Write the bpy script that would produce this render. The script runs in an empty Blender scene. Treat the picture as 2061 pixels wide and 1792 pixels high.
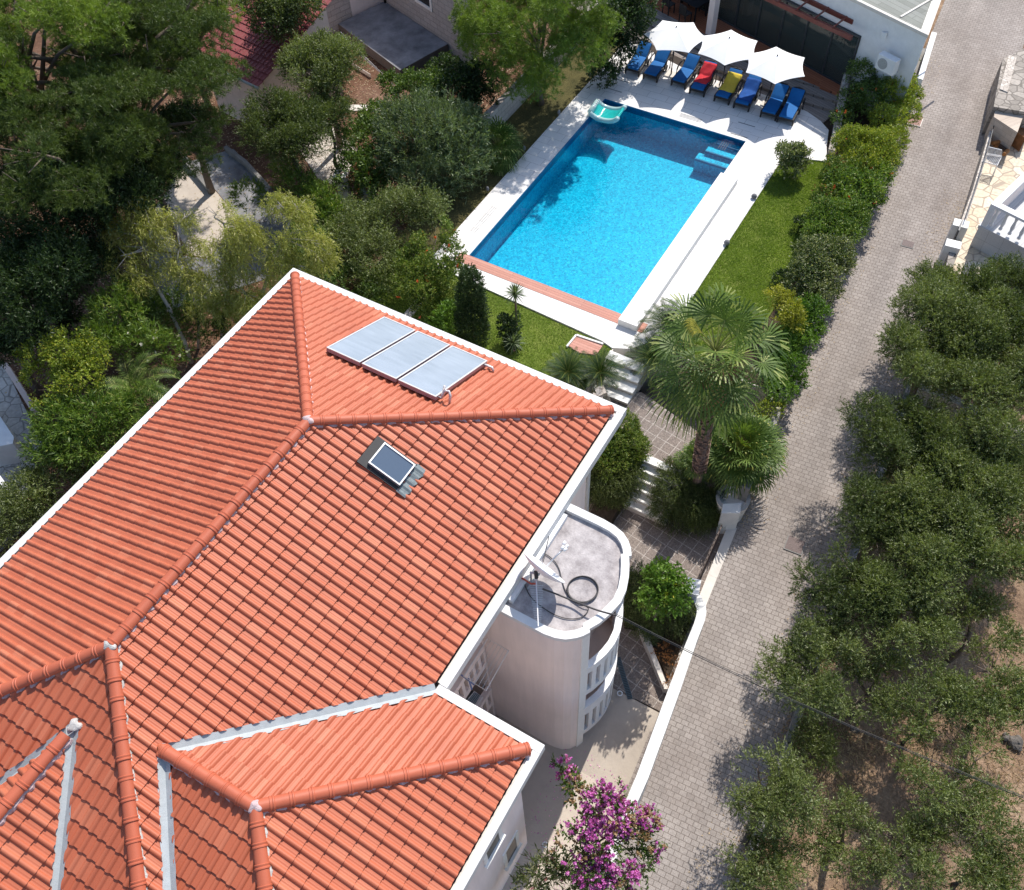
import bpy, bmesh, math, random
import numpy as np
from mathutils import Vector, Matrix
S = bpy.context.scene
# ------------------------------------------------------------------ camera, world, sun
H = 24.0                                   # camera height above the pool deck
FPX = 1836.6                               # focal length in units of a 2061 px wide frame
_a, _b, _c = (math.radians(v) for v in (33.863, 54.454, -4.0346))
CF = np.array([math.cos(_a)*math.cos(_b), math.sin(_a)*math.cos(_b), -math.sin(_b)])
_r = np.array([math.sin(_a), -math.cos(_a), 0.0]); _u = np.cross(_r, CF)
CR = math.cos(_c)*_r + math.sin(_c)*_u; CU = -math.sin(_c)*_r + math.cos(_c)*_u
cam = bpy.data.cameras.new('camera'); co = bpy.data.objects.new('camera', cam); S.collection.objects.link(co)
co.matrix_world = Matrix(((CR[0], CU[0], -CF[0], 0), (CR[1], CU[1], -CF[1], 0), (CR[2], CU[2], -CF[2], H), (0, 0, 0, 1)))
cam.sensor_width = 36; cam.lens = FPX/2061*36; cam.clip_end = 1500; S.camera = co
SUN_EL, SUN_AZ = 51.0, 3.0                 # towards the sun, azimuth from +X
W = bpy.data.worlds.new('World'); S.world = W; W.use_nodes = True
nt = W.node_tree; sky = nt.nodes.new('ShaderNodeTexSky'); sky.sky_type = 'NISHITA'; sky.sun_disc = False
sky.sun_elevation = math.radians(SUN_EL); sky.sun_rotation = math.radians(90-SUN_AZ)
nt.links.new(sky.outputs[0], nt.nodes['Background'].inputs[0]); nt.nodes['Background'].inputs[1].default_value = 0.15
sl = bpy.data.lights.new('sun', 'SUN'); sl.energy = 4.3; sl.angle = math.radians(0.53); sl.color = (1.0, 0.945, 0.87)
so = bpy.data.objects.new('sun', sl); S.collection.objects.link(so)
sd = Vector((math.cos(math.radians(SUN_EL))*math.cos(math.radians(SUN_AZ)), math.cos(math.radians(SUN_EL))*math.sin(math.radians(SUN_AZ)), math.sin(math.radians(SUN_EL))))
so.rotation_euler = sd.to_track_quat('Z', 'Y').to_euler(); so.location = (20, 10, 40)
S.view_settings.view_transform = 'Standard'; S.view_settings.look = 'None'; S.view_settings.exposure = 0.33; S.view_settings.gamma = 1.0
S.render.engine = 'CYCLES'
S.cycles.max_bounces = 6; S.cycles.transparent_max_bounces = 8
R = random.Random(7)

# ------------------------------------------------------------------ survey helpers: a photo measurement turned into a place
def ray(x, y):
    return (x-1030.5)/FPX*CR - (y-896.0)/FPX*CU + CF
def P(x, y, z=0.0):
    d = ray(x, y); t = (z-H)/d[2]; return Vector((d[0]*t, d[1]*t, z))
def depth(v): return float(np.dot(np.array([v[0], v[1], v[2]-H]), CF))
def crop(x0, y0, s): return lambda x, y, z: P((x0+x*s)*.61411, (y0+y*s)*.61411, z)
def onplane(x, y, n, d):
    v = ray(x, y); n = np.array(n, float); t = (d-n[2]*H)/float(n@v); return Vector((v[0]*t, v[1]*t, H+v[2]*t))
def height_at(b, x, y):
    best = None
    for i in range(-100, 1500):
        z = i*.01; v = np.array([b[0], b[1], z-H]); k = FPX/float(v@CF); e = (1030.5+float(v@CR)*k-x)**2+(896-float(v@CU)*k-y)**2
        if best is None or e < best[0]: best = (e, z)
    return best[1]
def alley_z(x): return max(-2.6, min(0.6, -1.85+.058*(x-13)))

# ------------------------------------------------------------------ object helpers
def link(o, parent=None):
    S.collection.objects.link(o)
    if parent is not None:
        o.parent = parent; o.matrix_parent_inverse = parent.matrix_world.inverted() if False else Matrix.Identity(4)
    return o
def tag(o, label=None, cat=None, group=None, kind=None):
    if label: o['label'] = label
    if cat: o['category'] = cat
    if group: o['group'] = group
    if kind: o['kind'] = kind
    return o
ORG = {}
def empty(name, loc, label, cat, group=None, rz=0.0):
    o = bpy.data.objects.new(name, None); link(o); o.location = loc; o.rotation_euler = (0, 0, rz); o.empty_display_size = .3
    return tag(o, label, cat, group)
class MB:
    """collects polygons, then links them as one mesh object"""
    def __init__(s): s.v = []; s.f = []; s.m = []; s.cur = 0
    def add(s, vs, fs):
        b = len(s.v); s.v += [tuple(v) for v in vs]
        for f in fs: s.f.append([b+i for i in f]); s.m.append(s.cur)
        return s
    def box(s, x0, y0, z0, x1, y1, z1):
        return s.add([(x0,y0,z0),(x1,y0,z0),(x1,y1,z0),(x0,y1,z0),(x0,y0,z1),(x1,y0,z1),(x1,y1,z1),(x0,y1,z1)],
                     [(0,3,2,1),(4,5,6,7),(0,1,5,4),(1,2,6,5),(2,3,7,6),(3,0,4,7)])
    def bar(s, a, b, w, h, up=(0,0,1)):
        a = Vector(a); b = Vector(b); d = (b-a).normalized(); sd_ = d.cross(Vector(up))
        if sd_.length < 1e-4: sd_ = d.cross(Vector((1,0,0)))
        sd_.normalize(); u = sd_.cross(d); sd_ *= w/2; u *= h/2
        vs = [a-sd_-u, a+sd_-u, a+sd_+u, a-sd_+u, b-sd_-u, b+sd_-u, b+sd_+u, b-sd_+u]
        return s.add(vs, [(0,1,2,3),(7,6,5,4),(0,4,5,1),(1,5,6,2),(2,6,7,3),(3,7,4,0)])
    def tube(s, pts, r, n=8, cap=True, closed=False):
        pts = [Vector(p) for p in pts]; k = len(pts)
        rs = r if isinstance(r, (list, tuple)) else [r]*k
        ref = Vector((0,0,1)); vs = []
        for i, p in enumerate(pts):
            if closed: d = pts[(i+1) % k]-pts[i-1]
            else: d = pts[min(i+1, k-1)]-pts[max(i-1, 0)]
            if d.length < 1e-6: d = Vector((0,0,1))
            d.normalize(); x = d.cross(ref)
            if x.length < .1: x = d.cross(Vector((1,0,0)))
            x.normalize(); y = d.cross(x)
            for j in range(n):
                t = 2*math.pi*j/n; vs.append(p+x*(math.cos(t)*rs[i])+y*(math.sin(t)*rs[i]))
        fs = []
        for i in range(k if closed else k-1):
            a = i*n; b = ((i+1) % k)*n
            for j in range(n): fs.append((a+j, a+(j+1) % n, b+(j+1) % n, b+j))
        if cap and not closed: fs.append(tuple(range(n-1, -1, -1))); fs.append(tuple((k-1)*n+j for j in range(n)))
        return s.add(vs, fs)
    def prism(s, poly, z0, z1):
        n = len(poly); A = sum(poly[i][0]*poly[(i+1) % n][1]-poly[(i+1) % n][0]*poly[i][1] for i in range(n))
        if A < 0: poly = poly[::-1]
        f0 = z0 if callable(z0) else (lambda x, y: z0); f1 = z1 if callable(z1) else (lambda x, y: z1)
        vs = [(p[0], p[1], f0(p[0], p[1])) for p in poly]+[(p[0], p[1], f1(p[0], p[1])) for p in poly]
        fs = [tuple(range(n-1, -1, -1)), tuple(range(n, 2*n))]+[(i, (i+1) % n, n+(i+1) % n, n+i) for i in range(n)]
        return s.add(vs, fs)
    def lathe(s, c, prof, n=20):
        vs = []; c = Vector(c)
        for r, z in prof:
            for j in range(n): t = 2*math.pi*j/n; vs.append(c+Vector((r*math.cos(t), r*math.sin(t), z)))
        fs = []
        for i in range(len(prof)-1):
            for j in range(n): fs.append((i*n+j, i*n+(j+1) % n, (i+1)*n+(j+1) % n, (i+1)*n+j))
        fs.append(tuple(range(n-1, -1, -1))); fs.append(tuple((len(prof)-1)*n+j for j in range(n)))
        return s.add(vs, fs)
    def strip(s, A, B):
        vs = [tuple(a) for a in A]+[tuple(b) for b in B]; n = len(A)
        return s.add(vs, [(i, i+1, n+i+1, n+i) for i in range(n-1)])
    def build(s, name, mats, parent=None, smooth=False, bevel=0, loc=None):
        me = bpy.data.meshes.new(name)
        off = Vector(loc) if loc is not None else None
        vs = s.v if off is None else [(v[0]-off.x, v[1]-off.y, v[2]-off.z) for v in s.v]
        me.from_pydata(vs, [], s.f)
        if not isinstance(mats, (list, tuple)): mats = [mats]
        for m in mats: me.materials.append(m)
        me.polygons.foreach_set('material_index', s.m)
        if smooth: me.polygons.foreach_set('use_smooth', [True]*len(s.f))
        me.update(); o = bpy.data.objects.new(name, me); link(o, parent)
        if off is not None and parent is None: o.location = off
        if bevel:
            md = o.modifiers.new('bevel', 'BEVEL'); md.width = bevel; md.segments = 2; md.limit_method = 'ANGLE'; md.angle_limit = math.radians(50)
        return o
def rot2(p, c, a):
    x, y = p[0]-c[0], p[1]-c[1]; return (c[0]+x*math.cos(a)-y*math.sin(a), c[1]+x*math.sin(a)+y*math.cos(a))

# ------------------------------------------------------------------ materials
def nn(nt, t, **k):
    n = nt.nodes.new(t)
    for a, b in k.items():
        if a.startswith('i_'): n.inputs[a[2:].replace('_', ' ')].default_value = b
        else: setattr(n, a, b)
    return n
def newmat(name):
    m = bpy.data.materials.new(name); m.use_nodes = True; nt = m.node_tree
    return m, nt, nt.nodes['Principled BSDF'], nt.links.new
def c4(c): return (c[0], c[1], c[2], 1.0)
def ramp(nt, stops):
    r = nt.nodes.new('ShaderNodeValToRGB'); e = r.color_ramp.elements
    while len(e) < len(stops): e.new(.5)
    for i, (p, c) in enumerate(stops): e[i].position = p; e[i].color = c4(c)
    return r
def plain(name, c, rough=.6, var=.12, scale=6, bump=.0, metal=0.0, spec=.5, c2=None, bscale=None):
    m, nt, B, L = newmat(name); B.inputs['Roughness'].default_value = rough; B.inputs['Metallic'].default_value = metal
    B.inputs['Specular IOR Level'].default_value = spec
    tc = nn(nt, 'ShaderNodeTexCoord'); no = nn(nt, 'ShaderNodeTexNoise', i_Scale=scale, i_Detail=9.0, i_Roughness=.68); L(tc.outputs['Object'], no.inputs['Vector'])
    a = tuple(v*(1-var) for v in c) if c2 is None else c2; b = tuple(min(1, v*(1+var)) for v in c)
    r = ramp(nt, [(.3, a), (.7, b)]); L(no.outputs[0], r.inputs[0]); L(r.outputs[0], B.inputs['Base Color'])
    if bump:
        n2 = nn(nt, 'ShaderNodeTexNoise', i_Scale=bscale or scale*8, i_Detail=4.0); L(tc.outputs['Object'], n2.inputs['Vector'])
        bp = nn(nt, 'ShaderNodeBump', i_Strength=bump, i_Distance=.02); L(n2.outputs[0], bp.inputs['Height']); L(bp.outputs[0], B.inputs['Normal'])
    return m
def mixc(nt, L, fac, a, b, mode='MIX'):
    x = nn(nt, 'ShaderNodeMix', data_type='RGBA', blend_type=mode)
    if isinstance(fac, float): x.inputs[0].default_value = fac
    else: L(fac, x.inputs[0])
    for s_, v in ((6, a), (7, b)):
        if isinstance(v, tuple): x.inputs[s_].default_value = c4(v)
        else: L(v, x.inputs[s_])
    return x.outputs[2]
def coords(nt, L, rz=0.0, wall=None, off=(0,0,0)):
    tc = nn(nt, 'ShaderNodeTexCoord')
    if wall is not None:      # wall pattern: distance along the wall, height
        sp = nn(nt, 'ShaderNodeSeparateXYZ'); L(tc.outputs['Object'], sp.inputs[0])
        dp = nn(nt, 'ShaderNodeVectorMath', operation='DOT_PRODUCT'); dp.inputs[1].default_value = (math.cos(wall), math.sin(wall), 0); L(tc.outputs['Object'], dp.inputs[0])
        cb = nn(nt, 'ShaderNodeCombineXYZ'); L(dp.outputs['Value'], cb.inputs[0]); L(sp.outputs[2], cb.inputs[1]); return cb.outputs[0]
    mp = nn(nt, 'ShaderNodeMapping'); mp.inputs['Rotation'].default_value = (0, 0, rz); mp.inputs['Location'].default_value = off; L(tc.outputs['Object'], mp.inputs[0]); return mp.outputs[0]
def bricks(name, c1, c2, mortar, bw, bh, ms=.008, rz=0.0, wall=None, rough=.8, bump=.4, offset=.5, stain=.25, stainscale=.5, stainc=(.1,.1,.1), off=(0,0,0), var=.5, streak=0.0):
    m, nt, B, L = newmat(name); v = coords(nt, L, rz, wall, off); B.inputs['Roughness'].default_value = rough; B.inputs['Specular IOR Level'].default_value = .3
    b = nn(nt, 'ShaderNodeTexBrick', offset=offset, i_Scale=1.0); b.inputs['Mortar Size'].default_value = ms; b.inputs['Mortar Smooth'].default_value = .2
    b.inputs['Brick Width'].default_value = bw; b.inputs['Row Height'].default_value = bh; b.inputs['Bias'].default_value = 0
    b.inputs['Color1'].default_value = c4(c1); b.inputs['Color2'].default_value = c4(c2); b.inputs['Mortar'].default_value = c4(mortar); L(v, b.inputs['Vector'])
    n1 = nn(nt, 'ShaderNodeTexNoise', i_Scale=stainscale, i_Detail=8.0, i_Roughness=.65); L(v, n1.inputs['Vector'])
    r = ramp(nt, [(.42, (0,0,0)), (.75, (stain,)*3)]); L(n1.outputs[0], r.inputs[0])
    x = mixc(nt, L, r.outputs[0], b.outputs['Color'], stainc)
    n2 = nn(nt, 'ShaderNodeTexNoise', i_Scale=28.0, i_Detail=5.0); L(v, n2.inputs['Vector'])
    r2 = ramp(nt, [(.25, (1-var*.35,)*3), (.75, (1+var*.15,)*3)]); L(n2.outputs[0], r2.inputs[0])
    x = mixc(nt, L, 1.0, x, r2.outputs[0], 'MULTIPLY')
    if streak:
        mq = nn(nt, 'ShaderNodeMapping'); mq.inputs['Scale'].default_value = (1.6, .10, 1); L(v, mq.inputs[0]); n4 = nn(nt, 'ShaderNodeTexNoise', i_Scale=1.0, i_Detail=5.0); L(mq.outputs[0], n4.inputs['Vector'])
        r4 = ramp(nt, [(.35, (1-streak,)*3), (.65, (1+streak*.4,)*3)]); L(n4.outputs[0], r4.inputs[0]); x = mixc(nt, L, 1.0, x, r4.outputs[0], 'MULTIPLY')
    L(x, B.inputs['Base Color'])
    inv = nn(nt, 'ShaderNodeMath', operation='MULTIPLY_ADD'); inv.inputs[1].default_value = -1; L(b.outputs['Fac'], inv.inputs[0]); L(n2.outputs[0], inv.inputs[2])
    bp = nn(nt, 'ShaderNodeBump', i_Strength=bump, i_Distance=.015); L(inv.outputs[0], bp.inputs['Height']); L(bp.outputs[0], B.inputs['Normal'])
    return m
def crazy(name, ca, cb, joint, scale, rough=.7, jw=.03, wall=None):
    m, nt, B, L = newmat(name); v = coords(nt, L, 0, wall); B.inputs['Roughness'].default_value = rough
    v1 = nn(nt, 'ShaderNodeTexVoronoi', feature='DISTANCE_TO_EDGE', i_Scale=scale); v2 = nn(nt, 'ShaderNodeTexVoronoi', i_Scale=scale); L(v, v1.inputs['Vector']); L(v, v2.inputs['Vector'])
    sp = nn(nt, 'ShaderNodeSeparateColor'); L(v2.outputs['Color'], sp.inputs[0]); r = ramp(nt, [(0, ca), (1, cb)]); L(sp.outputs[0], r.inputs[0])
    n = nn(nt, 'ShaderNodeTexNoise', i_Scale=9.0, i_Detail=7.0); L(v, n.inputs['Vector']); r2 = ramp(nt, [(.3, (.72,)*3), (.7, (1.05,)*3)]); L(n.outputs[0], r2.inputs[0])
    x = mixc(nt, L, 1.0, r.outputs[0], r2.outputs[0], 'MULTIPLY')
    e = ramp(nt, [(jw*.6, (0,0,0)), (jw, (1,1,1))]); L(v1.outputs['Distance'], e.inputs[0]); L(mixc(nt, L, e.outputs[0], joint, x), B.inputs['Base Color'])
    bp = nn(nt, 'ShaderNodeBump', i_Strength=.5, i_Distance=.02); L(e.outputs[0], bp.inputs['Height']); L(bp.outputs[0], B.inputs['Normal']); return m
def earth(name, cols, s1=.35, s2=7.0, bump=.7):
    m, nt, B, L = newmat(name); v = coords(nt, L); B.inputs['Roughness'].default_value = .95; B.inputs['Specular IOR Level'].default_value = .15
    n1 = nn(nt, 'ShaderNodeTexNoise', i_Scale=s1, i_Detail=9.0, i_Roughness=.7); n2 = nn(nt, 'ShaderNodeTexNoise', i_Scale=s2, i_Detail=8.0, i_Roughness=.75); L(v, n1.inputs['Vector']); L(v, n2.inputs['Vector'])
    r1 = ramp(nt, [(.3, cols[0]), (.5, cols[1]), (.68, cols[2])]); L(n1.outputs[0], r1.inputs[0]); r2 = ramp(nt, [(.3, (.5,)*3), (.72, (1.25,)*3)]); L(n2.outputs[0], r2.inputs[0])
    L(mixc(nt, L, 1.0, r1.outputs[0], r2.outputs[0], 'MULTIPLY'), B.inputs['Base Color'])
    bp = nn(nt, 'ShaderNodeBump', i_Strength=bump, i_Distance=.06); L(n2.outputs[0], bp.inputs['Height']); L(bp.outputs[0], B.inputs['Normal']); return m
def leafmat(name, ca, cb, cc=None, fac=.12, trans=.28, rough=.5, spec=.35):
    """leaf colours: ca..cb vary leaf by leaf, clumps shift hue; cc marks a few odd leaves"""
    m, nt, B, L = newmat(name); B.inputs['Roughness'].default_value = rough; B.inputs['Specular IOR Level'].default_value = spec
    g = nn(nt, 'ShaderNodeNewGeometry'); tc = nn(nt, 'ShaderNodeTexCoord'); n = nn(nt, 'ShaderNodeTexNoise', i_Scale=1.1, i_Detail=3.0); L(tc.outputs['Object'], n.inputs['Vector'])
    ad = nn(nt, 'ShaderNodeMath', operation='MULTIPLY_ADD'); ad.inputs[1].default_value = .55; L(g.outputs['Random Per Island'], ad.inputs[0])
    mm = nn(nt, 'ShaderNodeMath', operation='MULTIPLY_ADD'); mm.inputs[1].default_value = 2.2; mm.inputs[2].default_value = -.85; L(n.outputs[0], mm.inputs[0]); L(mm.outputs[0], ad.inputs[2])
    r = ramp(nt, [(0, ca), (1, cb)]); L(ad.outputs[0], r.inputs[0]); col = r.outputs[0]
    if cc:
        gt = nn(nt, 'ShaderNodeMath', operation='GREATER_THAN'); gt.inputs[1].default_value = 1-fac; L(g.outputs['Random Per Island'], gt.inputs[0]); col = mixc(nt, L, gt.outputs[0], col, cc)
    L(col, B.inputs['Base Color']); t = nn(nt, 'ShaderNodeBsdfTranslucent'); tl = mixc(nt, L, 1.0, col, (1.5, 1.6, .6), 'MULTIPLY'); L(tl, t.inputs[0])
    mx = nn(nt, 'ShaderNodeMixShader'); mx.inputs[0].default_value = trans; L(B.outputs[0], mx.inputs[1]); L(t.outputs[0], mx.inputs[2]); L(mx.outputs[0], nt.nodes['Material Output'].inputs[0]); return m

M = {}
M['white'] = plain('white_paint', (.76,.76,.76), .6, .07, 3, .08)
M['coping'] = plain('coping_white', (.78,.77,.74), .7, .0, 1.3, .15, c2=(.60,.60,.59))
def streaky(name, c, amt=.08):
    m, nt, B, L = newmat(name); B.inputs['Roughness'].default_value = .85; v = coords(nt, L); mp = nn(nt, 'ShaderNodeMapping'); mp.inputs['Scale'].default_value = (5, 5, .35); L(v, mp.inputs[0])
    n1 = nn(nt, 'ShaderNodeTexNoise', i_Scale=1.0, i_Detail=7.0, i_Roughness=.65); L(mp.outputs[0], n1.inputs['Vector']); n2 = nn(nt, 'ShaderNodeTexNoise', i_Scale=.9, i_Detail=6.0); L(v, n2.inputs['Vector'])
    r1 = ramp(nt, [(.35, (1-amt, 1-amt, 1-amt)), (.6, (1, 1, 1))]); r2 = ramp(nt, [(.3, (1-amt*.8, 1-amt*.75, 1-amt*.75)), (.65, (1.02, 1.02, 1.02))]); L(n1.outputs[0], r1.inputs[0]); L(n2.outputs[0], r2.inputs[0])
    L(mixc(nt, L, 1.0, mixc(nt, L, 1.0, c, r1.outputs[0], 'MULTIPLY'), r2.outputs[0], 'MULTIPLY'), B.inputs['Base Color'])
    n3 = nn(nt, 'ShaderNodeTexNoise', i_Scale=35.0, i_Detail=4.0); L(v, n3.inputs['Vector']); bp = nn(nt, 'ShaderNodeBump', i_Strength=.2, i_Distance=.01); L(n3.outputs[0], bp.inputs['Height']); L(bp.outputs[0], B.inputs['Normal']); return m
M['plaster'] = streaky('pale_plaster', (.87,.75,.705))
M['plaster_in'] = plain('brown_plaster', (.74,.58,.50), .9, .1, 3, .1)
M['stonewhite'] = plain('white_limestone', (.80,.79,.76), .75, .04, 5, .15)
M['limestone'] = plain('cream_limestone', (.66,.61,.55), .8, .1, 3, .25)
M['concrete'] = plain('concrete', (.30,.285,.265), .9, 0, 1.6, .5, c2=(.15,.145,.14), bscale=14)
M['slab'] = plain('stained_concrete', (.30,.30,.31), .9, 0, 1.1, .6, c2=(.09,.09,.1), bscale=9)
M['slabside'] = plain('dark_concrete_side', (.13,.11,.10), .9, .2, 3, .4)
M['terrace'] = plain('weathered_screed', (.54,.50,.49), .85, 0, 3.2, .5, c2=(.22,.195,.195), bscale=24)
M['beige'] = plain('beige_screed', (.56,.49,.41), .85, 0, .9, .3, c2=(.43,.37,.31), bscale=12)
M['flash'] = plain('grey_flashing', (.40,.43,.44), .55, .12, 5, .2, metal=.0)
M['mortar'] = plain('ridge_mortar', (.56,.42,.42), .95, .2, 12, .8)
M['mortarg'] = plain('grey_mortar', (.55,.53,.50), .95, .2, 12, .8)
M['black'] = plain('black_rubber', (.02,.02,.022), .6, .2, 8)
M['wicker'] = plain('black_wicker', (.018,.017,.018), .55, .4, 60, .8, bscale=90)
M['darkmetal'] = plain('dark_metal', (.035,.037,.042), .4, .1, 8, metal=.6)
M['bronze'] = plain('dark_window_frame', (.045,.05,.055), .4, .1, 8)
M['alu'] = plain('aluminium', (.62,.63,.64), .35, .06, 8, metal=.8)
M['foil'] = plain('foil_lagging', (.72,.70,.70), .45, .2, 40, .6, metal=.6)
M['gutterdark'] = plain('gutter_inside', (.12,.12,.12), .8, .2, 4)
M['wood'] = bricks('terracotta_boards', (.52,.25,.19), (.60,.32,.25), (.30,.13,.1), 3.0, .115, .006, rz=math.pi/2, bump=.3, stain=.1)
M['deckwood'] = bricks('deck_boards', (.33,.11,.05), (.42,.15,.075), (.05,.02,.012), 2.2, .13, .006, rz=math.radians(-70), rough=.5, bump=.3, stain=.15)
M['greywood'] = bricks('grey_step_boards', (.25,.21,.185), (.31,.27,.24), (.09,.07,.06), 2.6, .14, .007, rz=math.radians(-70), bump=.3, stain=.15)
M['beam'] = plain('red_brown_beam', (.16,.035,.025), .45, .25, 8, .2)
M['alley'] = bricks('alley_setts', (.325,.285,.258), (.395,.35,.318), (.17,.14,.12), .212, .152, .0085, rz=math.radians(90-3.9), stain=.55, stainscale=.42, stainc=(.19,.15,.125), bump=.5, var=.8, streak=.15)
M['deck'] = bricks('pool_paving', (.76,.74,.715), (.80,.78,.755), (.40,.38,.36), .9, .45, .008, rz=math.pi/2, stain=.3, stainscale=1.1, stainc=(.58,.555,.52), bump=.15, offset=.5, var=.3)
M['tiles'] = bricks('exposed_aggregate_tiles', (.235,.19,.165), (.27,.225,.195), (.46,.41,.37), .37, .37, .014, rz=math.radians(8), offset=0, stain=.1, bump=.4, var=1.6)
M['crazy'] = crazy('crazy_paving_cream', (.62,.49,.34), (.74,.66,.52), (.36,.29,.22), 1.9, jw=.045)
M['crazyg'] = crazy('crazy_paving_grey', (.42,.40,.37), (.56,.54,.50), (.24,.23,.21), 2.2, jw=.04)
M['rubble'] = crazy('rubble_wall', (.22,.19,.16), (.42,.37,.32), (.13,.11,.09), 2.6, jw=.06)
M['rubblew'] = crazy('pale_rubble', (.48,.42,.36), (.68,.62,.55), (.28,.23,.19), 5.0, jw=.05)
M['earthL'] = earth('red_earth', [(.10,.052,.032), (.16,.085,.053), (.26,.165,.12)])
M['earthR'] = earth('dry_straw_ground', [(.15,.09,.058), (.33,.22,.145), (.48,.35,.24)], .5, 9.0, 1.0)
M['soil'] = earth('dark_soil', [(.05,.035,.025), (.07,.05,.035), (.10,.075,.05)])
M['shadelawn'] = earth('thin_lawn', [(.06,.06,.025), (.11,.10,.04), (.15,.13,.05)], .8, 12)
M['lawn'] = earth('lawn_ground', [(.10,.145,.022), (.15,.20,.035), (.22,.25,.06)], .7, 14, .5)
M['grass'] = leafmat('grass_blades', (.12,.20,.024), (.28,.37,.075), trans=.3)
M['straw'] = leafmat('straw_blades', (.28,.18,.10), (.54,.41,.26), trans=.2)
M['bark'] = plain('grey_bark', (.16,.125,.10), .9, .3, 9, .9)
M['barkw'] = plain('pale_bark', (.52,.46,.41), .8, .2, 6, .3)
M['barkp'] = plain('palm_bark', (.26,.17,.13), .95, .35, 14, 1.0)
M['ring'] = plain('white_ring', (.8,.8,.8), .5, .02)
M['manhole'] = plain('iron_cover', (.19,.145,.135), .7, .2, 40, .8)
M['redslab'] = plain('pink_concrete_cover', (.34,.20,.17), .9, .15, 6, .4)
def tilemat(name, c, c2, rough=.55, spec=.38, moss=.0):
    m, nt, B, L = newmat(name); B.inputs['Roughness'].default_value = rough; B.inputs['Specular IOR Level'].default_value = spec
    uv = nn(nt, 'ShaderNodeUVMap'); fl = nn(nt, 'ShaderNodeVectorMath', operation='FLOOR'); L(uv.outputs[0], fl.inputs[0])
    wn = nn(nt, 'ShaderNodeTexWhiteNoise', noise_dimensions='2D'); L(fl.outputs[0], wn.inputs[0]); r = ramp(nt, [(0, tuple(a*.95 for a in c)), (.12, c), (.85, tuple((a*2+b)/3 for a, b in zip(c, c2))), (.93, c2), (1, tuple(a*1.05 for a in c2))]); L(wn.outputs[0], r.inputs[0])
    tc = nn(nt, 'ShaderNodeTexCoord'); n = nn(nt, 'ShaderNodeTexNoise', i_Scale=1.0, i_Detail=8.0, i_Roughness=.7); L(tc.outputs['Object'], n.inputs['Vector'])
    r2 = ramp(nt, [(.3, (.88,.87,.88)), (.5, (.98,.98,.98)), (.72, (1.05,1.07,1.09))]); L(n.outputs[0], r2.inputs[0]); x = mixc(nt, L, 1.0, r.outputs[0], r2.outputs[0], 'MULTIPLY')
    n3 = nn(nt, 'ShaderNodeTexNoise', i_Scale=90.0, i_Detail=3.0); L(tc.outputs['Object'], n3.inputs['Vector']); r3 = ramp(nt, [(.3, (.93,)*3), (.7, (1.05,)*3)]); L(n3.outputs[0], r3.inputs[0]); x = mixc(nt, L, 1.0, x, r3.outputs[0], 'MULTIPLY')
    L(x, B.inputs['Base Color']); bp = nn(nt, 'ShaderNodeBump', i_Strength=.08, i_Distance=.01); L(n3.outputs[0], bp.inputs['Height']); L(bp.outputs[0], B.inputs['Normal']); return m
M['tile'] = tilemat('clay_roof_tile', (.46,.122,.060), (.50,.155,.082))
M['cap'] = tilemat('clay_ridge_tile', (.45,.108,.054), (.49,.13,.068))
M['redtile'] = tilemat('purple_red_tile', (.25,.055,.055), (.30,.075,.075), .6)
PITCH, COURSE = .2252, .3783
PROF = [(0,0),(.02,.018),(.08,.039),(.17,.053),(.25,.057),(.34,.051),(.43,.034),(.49,.010),(.52,0),(.68,.001),(.70,.003),(.72,.001),(.985,0)]
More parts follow.
